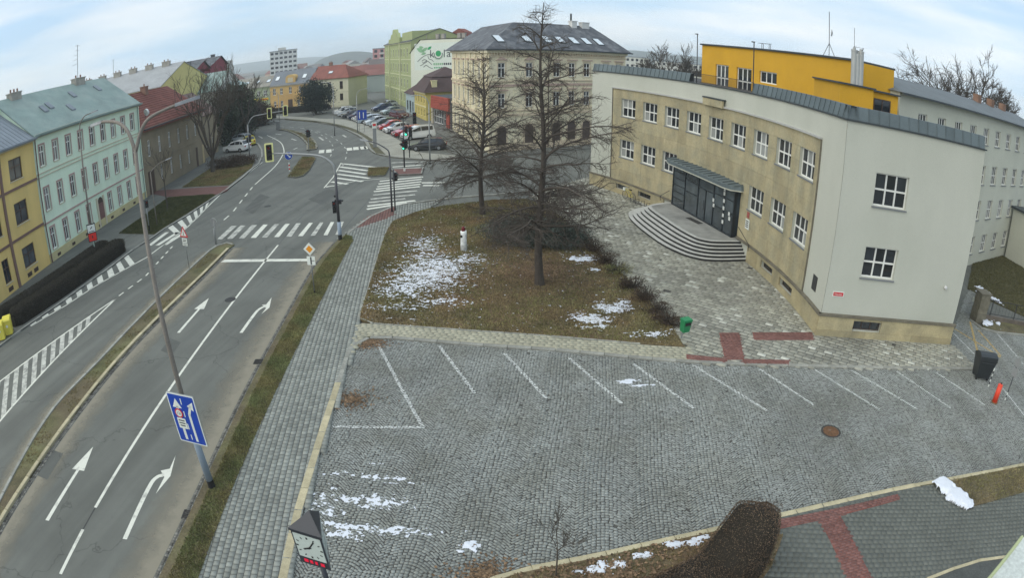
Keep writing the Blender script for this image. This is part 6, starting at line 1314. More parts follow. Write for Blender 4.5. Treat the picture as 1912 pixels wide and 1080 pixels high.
# ------------------------------------------------------------------ snow
def snow(label, poly, cell, z, thr, sc, seed, core, aniso=1.0, hmax=.05, soft=.35, rot=0.0, sc2=.35, w2=.45, fine=.18):
    """melting snow: cells of a height field that rise above a threshold"""
    P = np.array(poly); lo, hi = P.min(0), P.max(0); xs = np.arange(lo[0], hi[0]+cell, cell); ys = np.arange(lo[1], hi[1]+cell, cell); X, Y = np.meshgrid(xs, ys, indexing='ij')
    c, s = math.cos(rot), math.sin(rot); U = (X*c+Y*s); V_ = (-X*s+Y*c)*aniso
    n = vnoise(U, V_, sc, seed)*(1-w2)+vnoise(U, V_, sc*sc2, seed+1)*w2+fine*(vnoise(U, V_, max(sc*.3, .055), seed+2)-.5)+fine*.5*(vnoise(U, V_, max(sc*.15, .035), seed+3)-.5)
    m = np.zeros_like(X)
    for (cx, cy, rx, ry, wgt) in core: m = np.maximum(m, wgt*np.exp(-((X-cx)/rx)**2-((Y-cy)/ry)**2))
    h = n*.55+m*.75-thr; h = np.where(pin(poly, X, Y), h, -1); H_ = np.clip(h/soft, 0, 1)**.6*hmax; k = (h[:-1,:-1] > 0)&(h[1:,:-1] > 0)&(h[1:,1:] > 0)&(h[:-1,1:] > 0); k |= ((h[:-1,:-1] > 0).astype(int)+(h[1:,:-1] > 0)+(h[1:,1:] > 0)+(h[:-1,1:] > 0) >= 3)
    I, J = np.where(k); nx, ny = X.shape; idx = lambda i, j: i*ny+j
    Q = np.stack([idx(I, J), idx(I+1, J), idx(I+1, J+1), idx(I, J+1)], 1); used, inv = np.unique(Q, return_inverse=True); VV = np.stack([X.ravel(), Y.ravel(), z+H_.ravel()-.004], 1)[used]
    VV[:, :2] += RNG.normal(0, cell*.16, (len(VV), 2))
    o = link('snow', fastmesh('snow', VV, inv.reshape(-1, 4), M_snow, smooth=True)); return tag(o, label, 'snow', kind='stuff')
snow('broken white snow patch on the left part of the lawn', lawn, .035, .15, .555, .26, 5, [(-4.5, 31.0, 2.3, 3.6, .60), (-5.4, 35.6, 1.3, 2.4, .46), (-5.4, 29.0, 2.0, 1.7, .55), (-2.6, 33.0, 1.5, 1.5, .42), (-3.3, 27.1, 2.0, .5, .40), (-5.0, 26.5, 2.4, .7, .34)], aniso=1.7, hmax=.035, w2=.5, fine=.85)
snow('small snow patch beside the evergreen shrub and lawn edge', lawn, .04, .15, .52, .3, 15, [(*(3.96, 33.25), 1.0, .7, .62), (*(4.52, 31.54), .5, .4, .4)], aniso=1.4, hmax=.05, fine=.5)
snow('long snow patch near the front right corner of the lawn', lawn, .035, .15, .56, .24, 25, [(*(3.49, 25.13), 1.1, .7, .62), (*(4.80, 26.42), 1.1, .8, .6), (*(5.43, 27.04), .5, .5, .5), (*(6.18, 23.57), 1.3, .32, .55), (*(3.65, 24.42), 1.0, .4, .4)], aniso=1.5, hmax=.04, fine=.6)
snow('streaky snow patch melting on the car park setts', lot, .03, .038, .60, .15, 35, [(*(-4.09, 12.85), 1.5, .42, .62), (*(-4.30, 14.02), 1.7, .20, .58), (*(-3.74, 11.73), 1.9, .24, .62), (*(-4.60, 11.40), .9, .3, .6), (*(-5.59, 12.91), .6, 1.0, .44), (*(-3.43, 13.79), 1.0, .1, .5), (*(-4.25, 14.69), 1.0, .07, .5), (*(-5.10, 12.25), .5, .3, .52)], aniso=1.5, hmax=.010, rot=R(-5), w2=.35, fine=.5)
snow('small lump of snow on the near setts', lot, .03, .038, .55, .22, 45, [(*(-1.08, 11.26), .30, .22, .7), (*(-1.32, 11.04), .2, .1, .6)], aniso=1.2, hmax=.05)
snow('thin snow streaks in the middle of the parking bays', lot, .035, .038, .60, .25, 55, [(*(4.46, 19.82), .7, .25, .64), (*(4.93, 19.48), .7, .12, .55)], aniso=2.2, hmax=.015, rot=R(-10))
snow('snow bits among the brown leaves of the bottom bed', bedL, .03, .135, .55, .26, 65, [(*(2.54, 10.37), .9, .25, .55), (*(3.28, 10.65), .7, .22, .55), (*(4.52, 10.97), .7, .18, .6), (*(1.96, 10.18), .6, .2, .5), (*(5.02, 11.12), .4, .12, .58)], aniso=1.1, hmax=.05)


# ================================================================== STREET FURNITURE
M_galv = plain('galvanised', (.30, .31, .31), .5, metal=.4); M_polep = mat('weathered_pole', (.215, .19, .165), var=.15, scale=2, fine=.1, bump=.1, rough=.7); M_bluegrey = plain('blue_grey_paint', (.27, .33, .40), .5); M_black = plain('black_paint', (.022, .022, .024), .45); M_lampg = plain('lamp_grey', (.24, .25, .26), .4, metal=.2)
M_signblue = plain('sign_blue', (.012, .055, .36), .4); M_signback = plain('sign_back', (.28, .29, .29), .5, metal=.3); M_redp = plain('red_paint', (.55, .025, .03), .45); M_yelp = plain('yellow_board', (.74, .74, .34), .45); M_orange_s = plain('sign_orange', (.78, .30, .015), .4)
M_gl_g = mat('green_lamp', (.05, .9, .45), emit=2.2, bump=0, var=0, fine=0); M_gl_r = mat('red_lamp_glass', (.16, .02, .02), rough=.3, bump=0); M_led = mat('red_led', (.6, .012, .04), emit=.25, bump=0, var=0, fine=0)
def P3(p, z): return (p[0], p[1], z)
def arm_lamp(name, label, xy, zf, arms, r0=.09, r1=.06, sleeve=None, m=None, group=None):
    """lamp post with curved arms; every arm is a list of (out, height) and a direction"""
    t = thing(name, label, 'lamp post', (*xy, 0), group=group); m = m or M_polep
    MB().tube([(0,0,-.1), (0,0,zf*.5), (0,0,zf)], [r0, (r0+r1)/2*1.02, r1], 12).build('pole', m, t, smooth=True)
    MB().cyl(0, 0, 0, .12, r0*1.7, r0*1.5).build('base', M_black, t)
    if sleeve: MB().cyl(0, 0, .42, sleeve, r0*1.35, r0*1.2, 14).build('sleeve', M_bluegrey, t, smooth=True); MB().cyl(0, 0, sleeve*.66, sleeve*.66+.06, r0*1.45, n=14).build('collar', M_galv, t); MB().cyl(0, 0, .0, .42, r0*1.4, r0*1.36, 14).build('foot_sleeve', M_black, t)
    for d, pts in arms:
        L_ = math.hypot(*d); d = (d[0]/L_, d[1]/L_); P_ = smooth_line([(d[0]*o, d[1]*o, z) for o, z in pts], 4)
        MB().tube(P_, [r1*(1-.3*i/len(P_)) for i in range(len(P_))], 8).build('arm', m, t, smooth=True)
        e = P_[-1]; e0 = Vector(P_[-2]); dv = (Vector(e)-e0).normalized(); c = Vector(e)+dv*.38; s = Vector((-dv.y, dv.x, 0)).normalized()*.10; u_ = Vector((0,0,.055))
        mb = MB(); q = [Vector(e)-dv*.08, Vector(e)+dv*.62]; V = []
        for i, (f, w) in enumerate(((0, .5), (.25, 1), (.8, .9), (1, .35))):
            p = q[0]+(q[1]-q[0])*f; V += [p-s*w-u_*.5, p+s*w-u_*.5, p+s*w*.7+u_, p-s*w*.7+u_]
        F = [(0,3,2,1), (12,13,14,15)]
        for i in range(3): F += [(i*4+j, i*4+(j+1)%4, i*4+4+(j+1)%4, i*4+4+j) for j in range(4)]
        mb.add(V, F); mb.build('lamp_head', M_lampg, t)
    return t
LX = (-9.27, 12.63)
arm_lamp('street_lamp', 'tall rusty twin-armed street lamp carrying the blue lane sign', LX, 10.5, [((-1, .35), [(0, 10.4), (.30, 10.95), (.8, 11.22), (1.5, 11.30), (1.75, 11.29)]), ((1, .6), [(0, 10.4), (.2, 10.9), (.45, 11.18), (.95, 11.33), (1.25, 11.38)])], r0=.09, r1=.055, sleeve=3.0)
# blue lane sign on that post
sg = thing('lane_sign', 'blue rectangular lane sign with two white arrows on the lamp post', 'sign', (LX[0], LX[1]-.14, 1.92), R(-8)); SW, SH_ = 1.10, 1.72
def rrect(w, h, r, n=4):
    out = []
    for cx, cy, a0 in ((w/2-r, h/2-r, 0), (-w/2+r, h/2-r, PI/2), (-w/2+r, -h/2+r, PI), (w/2-r, -h/2+r, 1.5*PI)):
        out += [(cx+r*math.cos(a0+PI/2*k/n), cy+r*math.sin(a0+PI/2*k/n)) for k in range(n+1)]
    return out
def flat(poly, d0, d1, cx=0, cz=0): 
    mb = MB(); mb.prism(poly, 0, d1-d0); return mb.map(lambda x, y, z: (cx+x, d0+(d1-d0)-z, cz+y))
def flat_sign(parent, name, poly, depth, m, cx=0, cz=0, th=.004):
    """thin plate facing -y, its front at y = -depth"""
    mb = MB(); mb.prism(poly, 0, th); mb.map(lambda x, y, z: (cx+x, -depth-z+th, cz+y)); return mb.build(name, m, parent)
flat_sign(sg, 'plate', rrect(SW, SH_, .05), 0, M_signback, 0, SH_/2, .03); flat_sign(sg, 'border', rrect(SW-.01, SH_-.01, .05), .006, M_signw, 0, SH_/2); fld = flat_sign(sg, 'field', rrect(SW-.09, SH_-.09, .045), .012, M_signblue, 0, SH_/2)
def bar(x0, z0, x1, z1, w): 
    dx, dz = x1-x0, z1-z0; L_ = math.hypot(dx, dz); nx, nz = -dz/L_*w/2, dx/L_*w/2; return [(x0-nx, z0-nz), (x1-nx, z1-nz), (x1+nx, z1+nz), (x0+nx, z0+nz)]
for i, (p) in enumerate((bar(-.22, .12, -.22, 1.30, .10), [(-.40, 1.24), (-.04, 1.24), (-.22, 1.55)], bar(.20, .12, .20, 1.10, .09), bar(.20, 1.07, .34, 1.40, .09), [(.20, 1.36), (.42, 1.22), (.45, 1.52)], bar(.0, .15, .0, .33, .035), bar(.0, .52, .0, .72, .035), bar(.0, .95, .0, 1.15, .035), bar(.0, 1.38, .0, 1.58, .035))):
    flat_sign(sg, 'arrow' if i < 5 else 'lane_dash', p, .018, M_signw)
flat_sign(sg, 'limit_ring', [(.16*math.cos(a), .16*math.sin(a)) for a in np.linspace(0, 2*PI, 20, endpoint=False)], .024, M_redp, -.22, 1.05); flat_sign(sg, 'limit_field', [(.115*math.cos(a), .115*math.sin(a)) for a in np.linspace(0, 2*PI, 18, endpoint=False)], .030, M_signw, -.22, 1.05)
text('limit_text', '12t', .13, M_ink, sg, (-.22, -.032, 1.05), (PI/2, 0, 0), ext=.001); flat_sign(sg, 'extra_plate', rrect(.34, .36, .02), .024, M_signw, -.20, .70)
for k in range(3): flat_sign(sg, 'text_line', rrect(.24-.04*(k == 2), .035, .01), .030, M_ink, -.20, .80-.09*k)

def signal_head(parent, z, x=0, y=-.16, n=3, board=None, lit=None, scale=1.0, rz=0):
    h = bpy.data.objects.new('signal_head', None); COL.objects.link(h); h.parent = parent; h.location = (x, y, z); h.rotation_euler = (0, 0, rz); s = scale
    MB().box(-.15*s, .15*s, -.02, .20, 0, .33*n*s).build('housing', M_black, h)
    if board: flat_sign(h, 'backing_board', rrect(.62*s, .33*n*s+.30*s, .08), -.05, M_yelp, 0, .33*n*s/2, .02); flat_sign(h, 'backing_field', rrect(.40*s, .33*n*s+.08*s, .05), -.04, M_black, 0, .33*n*s/2, .012)
    for k in range(n):
        c = .33*s*(k+.5); mb = MB(); disc(mb, 0, c, .10*s, -.024, 14); mb.build('lens', (M_gl_g if lit == k else (M_gl_r if k == n-1 else mat('dark_lens', (.03, .035, .03), rough=.3, bump=0))), h)
        v = MB()
        for i in range(8):
            a0, a1 = .1+(PI-.2)*i/8, .1+(PI-.2)*(i+1)/8; v.quad((.125*s*math.cos(a0), -.02, c+.125*s*math.sin(a0)), (.125*s*math.cos(a1), -.02, c+.125*s*math.sin(a1)), (.125*s*math.cos(a1), -.17*s, c+.115*s*math.sin(a1)), (.125*s*math.cos(a0), -.17*s, c+.115*s*math.sin(a0)))
        v.build('visor', M_black, h)
    return h
# signal mast over the near lanes
ms = thing('signal_mast', 'grey signal mast whose curved arm hangs a yellow-edged light over the lanes', 'traffic light', (*(-11.18, 37.09), .09)); M_mast = plain('dark_mast', (.075, .075, .085), .5, metal=.3)
MB().tube([(0,0,-.2),(0,0,1.25)], .13, 12).build('lower_pole', M_bluegrey, ms, smooth=True); MB().tube([(0,0,1.25),(0,0,4.4)], [.105,.085], 12).build('pole', M_mast, ms, smooth=True); MB().cyl(0,0,-.05,.38,.135,n=12).build('foot_sleeve', M_black, ms)
MB().tube(smooth_line([(0,0,4.35),(-.13,.01,5.0),(-.56,.07,5.42),(-1.32,.16,5.7),(-3.3,.4,5.88),(-4.6,.55,5.95)], 5), [.085-.0015*i for i in range(26)], 10).build('arm', M_galv, ms, smooth=True)
signal_head(ms, 5.55, -4.8, .45, 3, board=True, scale=1.0, rz=R(10)); signal_head(ms, 1.85, -.22, -.05, 3, scale=.8, rz=R(10)); signal_head(ms, 2.45, .25, .05, 1, scale=.85, rz=R(100)); MB().ball((-.14,-.05,2.98), .08, 8).build('pedestrian_buzzer', M_black, ms); MB().cyl(-.12, -.05, 2.6, 2.75, .05, n=8).build('sensor', M_black, ms)
MB().tube([(-.4,.05,5.62),(-.5,.06,5.66),(1.2,-.14,5.75)], .03, 6).build('camera_arm', M_galv, ms) if False else None
# two poles at the far end of the footpath
arm_lamp('street_lamp', 'slim street lamp with an arched arm at the end of the footpath', (-8.96, 43.90), 4.4, [((-1, .3), [(0, 4.35), (.10, 4.75), (.53, 5.05), (1.2, 5.35), (1.9, 5.48)])], r0=.075, r1=.055, m=M_mast)
p2 = thing('signal_post', 'pedestrian signal post beside the slim lamp on the footpath', 'traffic light', (*(-8.77, 44.19), .09)); MB().cyl(0,0,-.2,3.2,.055,n=10).build('pole', M_mast, p2, smooth=True); signal_head(p2, 2.3, .18, .02, 2, scale=.95, rz=R(60)); signal_head(p2, 2.35, -.12, .1, 1, scale=.6, rz=R(-80))
# signal at the side street refuge
p3 = thing('signal_mast', 'green-lit signal mast on the red refuge with a side arm', 'traffic light', (*(-10.61, 59.15), .1)); MB().cyl(0,0,-.1,.35,.10,n=10).build('foot_sleeve', M_signw, p3); MB().tube([(0,0,.35),(0,0,5.35)], [.075,.06], 10).build('pole', M_black, p3, smooth=True)
MB().tube([(0,0,5.0),(.5,0,5.45),(1.05,0,5.6)], .04, 6).build('arm', M_mast, p3); signal_head(p3, 4.75, 1.15, 0, 3, scale=1.15, rz=R(20)); signal_head(p3, 2.2, .0, -.18, 3, lit=0, scale=.95, rz=R(-20)); signal_head(p3, 2.3, .28, .0, 3, scale=.95, rz=R(60)); signal_head(p3, 2.55, -.28, .05, 1, scale=.95, rz=R(-60))
p4 = thing('signal_post', 'short signal post with a green light beside the parked van', 'traffic light', (*(-11.35, 66.79), .1)); MB().cyl(0,0,0,3.9,.055,n=8).build('pole', M_black, p4, smooth=True); signal_head(p4, 2.5, -.35, 0, 3, lit=0, scale=1.1, rz=R(-10)); signal_head(p4, 2.4, .2, 0, 3, scale=1.1, rz=R(40)); MB().tube([(0,0,3.0),(-.35,0,3.0)], .03, 5).build('bracket', M_black, p4)
# mast at the left of the bend
p5 = thing('signal_mast', 'signal mast at the left bend with two yellow-edged lights on its arm', 'traffic light', (*(-33.24, 71.46), .1)); MB().cyl(0,0,-.1,4.6,.10,.08,n=10).build('pole', M_galv, p5, smooth=True)
MB().tube(smooth_line([(0,0,4.55),(.25,.05,5.0),(.7,.14,5.5),(1.5,.3,5.68),(5.2,1.0,5.85)], 4), .06, 8).build('arm', M_galv, p5, smooth=True); signal_head(p5, 5.2, 3.0, .45, 3, board=True, scale=1.1); signal_head(p5, 5.3, 5.1, .85, 3, board=True, scale=1.1); signal_head(p5, 2.3, .25, -.05, 3, scale=1.0, rz=R(30)); signal_head(p5, 2.3, -.2, -.05, 2, scale=1.0, rz=R(-40))
p6 = thing('signal_post', 'dark signal on a thin post on the curved island', 'traffic light', (*(-25.73, 73.93), .1)); MB().cyl(0,0,0,2.9,.05,n=8).build('pole', M_galv, p6, smooth=True); signal_head(p6, 2.0, 0, -.1, 3, scale=1.0, rz=R(10)); signal_head(p6, 2.0, .25, .1, 3, scale=.9, rz=R(100)); signal_head(p6, 2.0, -.25, .1, 3, scale=.9, rz=R(-80))
# keep-right sign with striped post
k1 = thing('keep_right_sign', 'round blue keep-right sign on a red and white post on the junction island', 'sign', (*(-23.90, 61.69), .1), R(25))
for i in range(5): MB().cyl(0, 0, .2*i, .2*(i+1), .07, n=10).build('stripe', M_redp if i % 2 else M_signw, k1)
cir = lambda r, n=22: [(r*math.cos(a), r*math.sin(a)) for a in np.linspace(0, 2*PI, n, endpoint=False)]
MB().cyl(0,0,1.0,2.1,.03,n=8).build('post', M_galv, k1); flat_sign(k1, 'disc', cir(.42), .05, M_signblue, 0, 1.75, .02); flat_sign(k1, 'border', [(x, y) for x, y in cir(.44)], .04, M_signw, 0, 1.75, .01); flat_sign(k1, 'arrow', bar(-.18, .18, .12, -.12, .10), .062, M_signw, 0, 1.75); flat_sign(k1, 'arrow_head', [(.22, -.22), (.20, .02), (-.02, -.20)], .064, M_signw, 0, 1.75)
# priority road sign on the verge
q1 = thing('priority_sign', 'yellow diamond priority sign with a route plate below on the verge', 'sign', (*(-10.20, 28.17), .1), R(-6)); MB().cyl(0,0,0,2.75,.032,n=8).build('post', M_galv, q1, smooth=True); MB().cyl(0,0,0,.14,.045,n=8).build('foot', M_black, q1)
flat_sign(q1, 'back_plate', [(.36,0),(0,.36),(-.36,0),(0,-.36)], .035, M_signback, 0, 2.42, .012); flat_sign(q1, 'white_diamond', [(.345,0),(0,.345),(-.345,0),(0,-.345)], .042, M_signw, 0, 2.42); flat_sign(q1, 'orange_diamond', [(.20,0),(0,.20),(-.20,0),(0,-.20)], .05, M_orange_s, 0, 2.42)
pt = flat_sign(q1, 'route_plate', rrect(.46, .46, .03), .042, M_signw, .03, 1.80, .012); flat_sign(q1, 'route_line', bar(0, -.2, 0, .2, .08), .05, M_ink, .03, 1.80); flat_sign(q1, 'side_line', bar(.03, 0, .2, 0, .03), .05, M_ink, .03, 1.80); MB().tube([(0,-.03,2.02),(.30,.0,2.06)], .015, 5).build('bracket', M_galv, q1)
# roadworks style warning triangle on the median
q2 = thing('warning_sign', 'red-edged warning triangle with two white plates on the median', 'sign', (*(-20.28, 31.98), .07), R(-18)); MB().cyl(0,0,0,2.75,.025,n=8).build('post', M_galv, q2, smooth=True)
tri = lambda s: [(0, s*.62), (-s*.54, -s*.31), (s*.54, -s*.31)]
flat_sign(q2, 'triangle_edge', tri(.78), .03, M_redp, 0, 2.38, .01); flat_sign(q2, 'triangle_field', tri(.52), .04, M_signw, 0, 2.38); flat_sign(q2, 'symbol', bar(0, -.10, 0, .12, .05), .048, M_ink, 0, 2.38); flat_sign(q2, 'symbol', bar(-.06, -.08, .06, -.08, .04), .050, M_ink, 0, 2.38)
for z, h in ((1.93, .28), (1.66, .17)):
    pp_ = flat_sign(q2, 'extra_plate', rrect(.50, h, .02), .03, M_signw, 0, z, .01)
    for k in range(2 if h > .2 else 1): flat_sign(q2, 'text_line', rrect(.34, .04, .01), .04, M_ink, 0, z+.05-.1*k if h > .2 else z)
q3 = thing('road_sign', 'grey back of a round road sign at the tip of the median', 'sign', (*(-20.60, 36.80), .07), R(170)); MB().cyl(-.05,0,0,1.75,.03,n=8).build('post', M_galv, q3, smooth=True); MB().cyl(.06,0,0,1.2,.03,n=8).build('post', M_galv, q3, smooth=True); flat_sign(q3, 'disc', cir(.32), .03, M_signw, 0, 1.62, .01); flat_sign(q3, 'disc_back', cir(.315), .015, M_signback, 0, 1.62, .01)
# left pavement: bus stop board, lamp, posts, bins
b1 = thing('notice_board', 'black notice board with white and red panels above the hedge', 'notice board', (*(-30.91, 34.45), .1), R(42)); MB().cyl(0,0,0,1.5,.055,n=10).build('post', plain('pale_green_post', (.34, .42, .36), .5), b1); MB().box(-.38, .38, -.06, .06, 1.4, 2.75).build('frame', M_black, b1); MB().box(-.33, .33, -.075, -.062, 2.1, 2.68).build('white_panel', M_signw, b1); MB().box(-.33, .33, -.075, -.062, 1.45, 2.02).build('red_panel', plain('poster_red', (.70, .03, .02), .5), b1)
flat_sign(b1, 'poster_mark', bar(-.08, -.05, .08, .1, .07), .08, M_ink, 0, 2.42); flat_sign(b1, 'poster_line', rrect(.5, .05, .01), .08, M_ink, 0, 2.18); flat_sign(b1, 'poster_figure', rrect(.10, .2, .04), .08, M_ink, 0, 1.75)
arm_lamp('street_lamp', 'old street lamp with a short curved arm rising behind the hedges', (-31.9, 35.6), 10.0, [((1, .25), [(0, 9.9), (.15, 10.4), (.6, 10.85), (1.3, 10.97)])], r0=.10, r1=.05)
arm_lamp('street_lamp', 'low street lamp with a bent arm on the grass plot', (-29.80, 42.59), 4.75, [((1, .3), [(0, 4.7), (.5, 5.1), (1.1, 5.40), (1.6, 5.52)])], r0=.055, r1=.035)
s1_ = thing('signal_post', 'pedestrian signal on a thin post at the edge of the grass plot', 'traffic light', (*(-29.57, 40.94), .1)); MB().cyl(0,0,0,2.6,.05,n=8).build('pole', M_galv, s1_, smooth=True); signal_head(s1_, 2.0, .12, -.02, 2, scale=.95, rz=R(50)); MB().cyl(0,0,0,.5,.06,n=8).build('foot_sleeve', M_black, s1_)
M_ybin = plain('yellow_plastic', (.72, .63, .10), .45)
for i, (p, lb) in enumerate((((-29.30, 21.00), 'yellow recycling bin nearer the left edge at the hedge end'), ((-29.20, 21.73), 'yellow recycling bin touching the dark hedge end'))):
    b = thing('recycling_bin', lb, 'bin', (*p, .1), R(40), 'yellow recycling bins'); mb = MB(); mb.add([(-.26,-.26,.05),(.26,-.26,.05),(.26,.26,.05),(-.26,.26,.05),(-.31,-.33,.92),(.31,-.33,.92),(.31,.33,.92),(-.31,.33,.92)], [(0,3,2,1),(0,1,5,4),(1,2,6,5),(2,3,7,6),(3,0,4,7)]); mb.build('body', M_ybin, b)
    mb = MB(); mb.add([(-.33,-.36,.92),(.33,-.36,.92),(.33,.36,.95),(-.33,.36,.95),(-.30,-.30,1.02),(.30,-.30,1.02),(.30,.34,1.08),(-.30,.34,1.08)], [(4,5,6,7),(0,1,5,4),(1,2,6,5),(2,3,7,6),(3,0,4,7)]); mb.build('lid', M_ybin, b); MB().tube([(-.25,.38,.98),(.25,.38,.98)], .02, 6).build('handle', M_ybin, b)
    for s_ in (-1, 1): MB().tube([(s_*.28,.28,.09),(s_*.22,.28,.09)], .09, 10).build('wheel', M_black, b)
    flat_sign(b, 'emblem', cir(.09, 12), .325, M_signw, 0, .6)
for i, (p, n) in enumerate((((-32.93, 31.95), 'one'), ((-31.90, 31.38), 'two'))):
    pass
# clock on a post at the bottom
ck = thing('street_clock', 'black three-sided street clock on a post at the bottom edge', 'clock', (-3.95, 8.35, 0)); M_clk = plain('clock_black', (.03, .033, .042), .35, spec=.5); cA, cB, cC = Vector((-4.43, 8.13)), Vector((-3.69, 7.96)), Vector((-3.92, 8.70)); ctr = (cA+cB+cC)/3; o_ = Vector((-3.95, 8.35)); z0c, z1c = 2.42, 3.42
tri_ = [(p-o_) for p in (cA, cB, cC)]; cen = (tri_[0]+tri_[1]+tri_[2])/3
MB().cyl(cen.x, cen.y, 0, 2.42, .06, n=12).build('post', M_clk, ck, smooth=True)
MB().prism([tuple(cen+(p-cen)*.97) for p in tri_], z0c, z1c).build('housing', M_clk, ck)
mb = MB(); e = [tuple(cen+(p-cen)*1.06) for p in tri_]; mb.add([(x, y, z1c+.001) for x, y in e]+[(x, y, z1c+.06) for x, y in e]+[(cen.x+.04, cen.y+.1, z1c+.42), (cen.x-.10, cen.y+.02, z1c+.30)], [(2,1,0),(0,1,4,3),(1,2,5,4),(2,0,3,5),(3,4,6,7),(4,5,6),(5,3,7,6)]); mb.build('cap', M_clk, ck)
for (a, b, nm) in ((0, 1, 'clock_face'), (1, 2, 'clock_face'), (2, 0, 'clock_face')):
    pa, pb = tri_[a], tri_[b]; u_ = (pb-pa); W_ = u_.length; u_ /= W_; n_ = Vector((u_.y, -u_.x)); mid = (pa+pb)/2
    def FM(x, d, z, mid=mid, u_=u_, n_=n_): q = mid+u_*x+n_*d; return (q.x, q.y, z)
    f_ = MB().box(-W_*.43, W_*.43, -.01, .006, z0c+.24, z1c-.05).map(FM).build(nm, plain('clock_dial', (.50, .56, .52), .4), ck); cz = (z0c+.24+z1c-.05)/2; hh_ = (z1c-.05-z0c-.24)/2
    for k in range(12):
        a_ = k*PI/6; r0_, r1_ = .26, .32; mb = MB(); p0 = (r0_*math.sin(a_), r0_*math.cos(a_)); p1 = (r1_*math.sin(a_), r1_*math.cos(a_)); q = bar(*p0, *p1, .026 if k % 3 else .04); mb.add([(x, .011, cz+z) for x, z in q], [(0,1,2,3)]); mb.map(FM).build('hour_mark', M_ink, f_)
    for ang, ln, w_ in ((8.09*PI/6, .17, .045), (5.5*PI/30, .27, .032)):
        q = bar(-.05*math.sin(ang), -.05*math.cos(ang), ln*math.sin(ang), ln*math.cos(ang), w_); MB().add([(x, .016, cz+z) for x, z in q], [(0,1,2,3)]).map(FM).build('hand', M_ink, f_)
    for x, w_ in ((-.20, .10), (-.07, .07), (.05, .06), (.20, .09)): MB().box(x-w_/2, x+w_/2, -.01, .004, z0c+.07, z0c+.16).map(FM).build('led_digit', M_led, ck) if a == 0 else None
# litter bin, wheeled bin, bollard, post sign, stele, bicycle, rack
gb_ = thing('litter_bin', 'green litter bin on a post at the corner of the lawn', 'bin', (*(7.38, 23.23), .1), R(20)); M_gr = plain('green_plastic', (.02, .22, .085), .4); MB().cyl(0,.0,0,.95,.03,n=8).build('post', M_galv, gb_); mb = MB(); mb.add([(-.16,-.31,.42),(.16,-.31,.42),(.16,-.03,.42),(-.16,-.03,.42),(-.20,-.37,.95),(.20,-.37,.95),(.20,-.03,.95),(-.20,-.03,.95)], [(0,3,2,1),(0,1,5,4),(1,2,6,5),(2,3,7,6),(3,0,4,7)]); mb.build('body', M_gr, gb_); MB().box(-.21, .21, -.39, -.02, .95, 1.03).build('hood', M_gr, gb_); MB().box(-.15, .15, -.385, -.37, .76, .90).build('slot', M_black, gb_)
wb = thing('wheeled_bin', 'large black wheeled waste container at the end of the kerb', 'bin', (*(22.34, 18.09), .03), R(-22)); M_bp = plain('black_plastic', (.024, .028, .030), .4, spec=.45); mb = MB(); mb.add([(-.42,-.34,.14),(.42,-.34,.14),(.42,.34,.14),(-.42,.34,.14),(-.55,-.46,1.06),(.55,-.46,1.06),(.55,.44,1.06),(-.55,.44,1.06)], [(0,3,2,1),(0,1,5,4),(1,2,6,5),(2,3,7,6),(3,0,4,7)]); mb.build('body', M_bp, wb); MB().box(-.58, .58, -.49, .46, 1.06, 1.12).build('rim', M_bp, wb)
mb = MB(); V = []; 
for i in range(7):
    t_ = i/6; y = -.49+.95*t_; z = 1.12+.26*math.sin(PI*min(1, t_*.75+.22)); V += [(-.56, y, z), (.56, y, z)]
mb.add(V+[(-.56,-.49,1.12),(.56,-.49,1.12),(-.56,.46,1.12),(.56,.46,1.12)], [(2*i, 2*i+1, 2*i+3, 2*i+2) for i in range(6)]+[(14,15,1,0),(16,12,13,17),tuple([14]+[2*i for i in range(7)]+[16]),tuple([17]+[2*i+1 for i in range(6,-1,-1)]+[15])]); mb.build('lid', M_bp, wb); MB().tube([(-.4,-.52,1.0),(.4,-.52,1.0)], .025, 6).build('handle', M_bp, wb)
for x, y in ((-.36,-.28),(.36,-.28),(-.36,.28),(.36,.28)): MB().tube([(x-.03,y,.09),(x+.03,y,.09)], .09, 12).build('wheel', M_black, wb)
bl = thing('bollard', 'thick orange red bollard on the setts at the right', 'bollard', (*(21.56, 15.85), .03)); M_or = plain('orange_red', (.72, .062, .025), .45); MB().cyl(0,0,0,.90,.15,.135,n=18).build('body', M_or, bl, smooth=True); MB().cyl(0,0,.90,.93,.145,.11,n=18).build('cap', M_or, bl); MB().cyl(.03,0,.93,1.02,.025,n=8).build('lock', M_black, bl); MB().cyl(0,0,0,.05,.19,n=18).build('base', mat('rust2', (.22, .12, .06), bump=.2), bl)
def striped(name, label, xy, h, n, extra=None, r=.03):
    t_ = thing(name, label, 'post', (*xy, .03))
    for k in range(n): MB().cyl(0, 0, .14*k, .14*(k+1), r, n=8).build('stripe', M_black if k % 2 else M_signw, t_)
    if h > .14*n: MB().cyl(0, 0, .14*n, h, r*.8, n=8).build('post', M_mast, t_)
    return t_
striped('striped_post', 'short black and white striped post between bin and bollard', (22.24, 17.16), .98, 7)
ps = striped('post_sign', 'black and white post with a round sign seen edge-on by the bollard', (22.47, 15.85), 2.0, 4); ps.rotation_euler = (0, 0, R(-75)); flat_sign(ps, 'disc', cir(.22), .03, M_signback, 0, 1.95, .015); flat_sign(ps, 'plate', rrect(.34, .42, .02), .03, M_signback, 0, 1.45, .015)
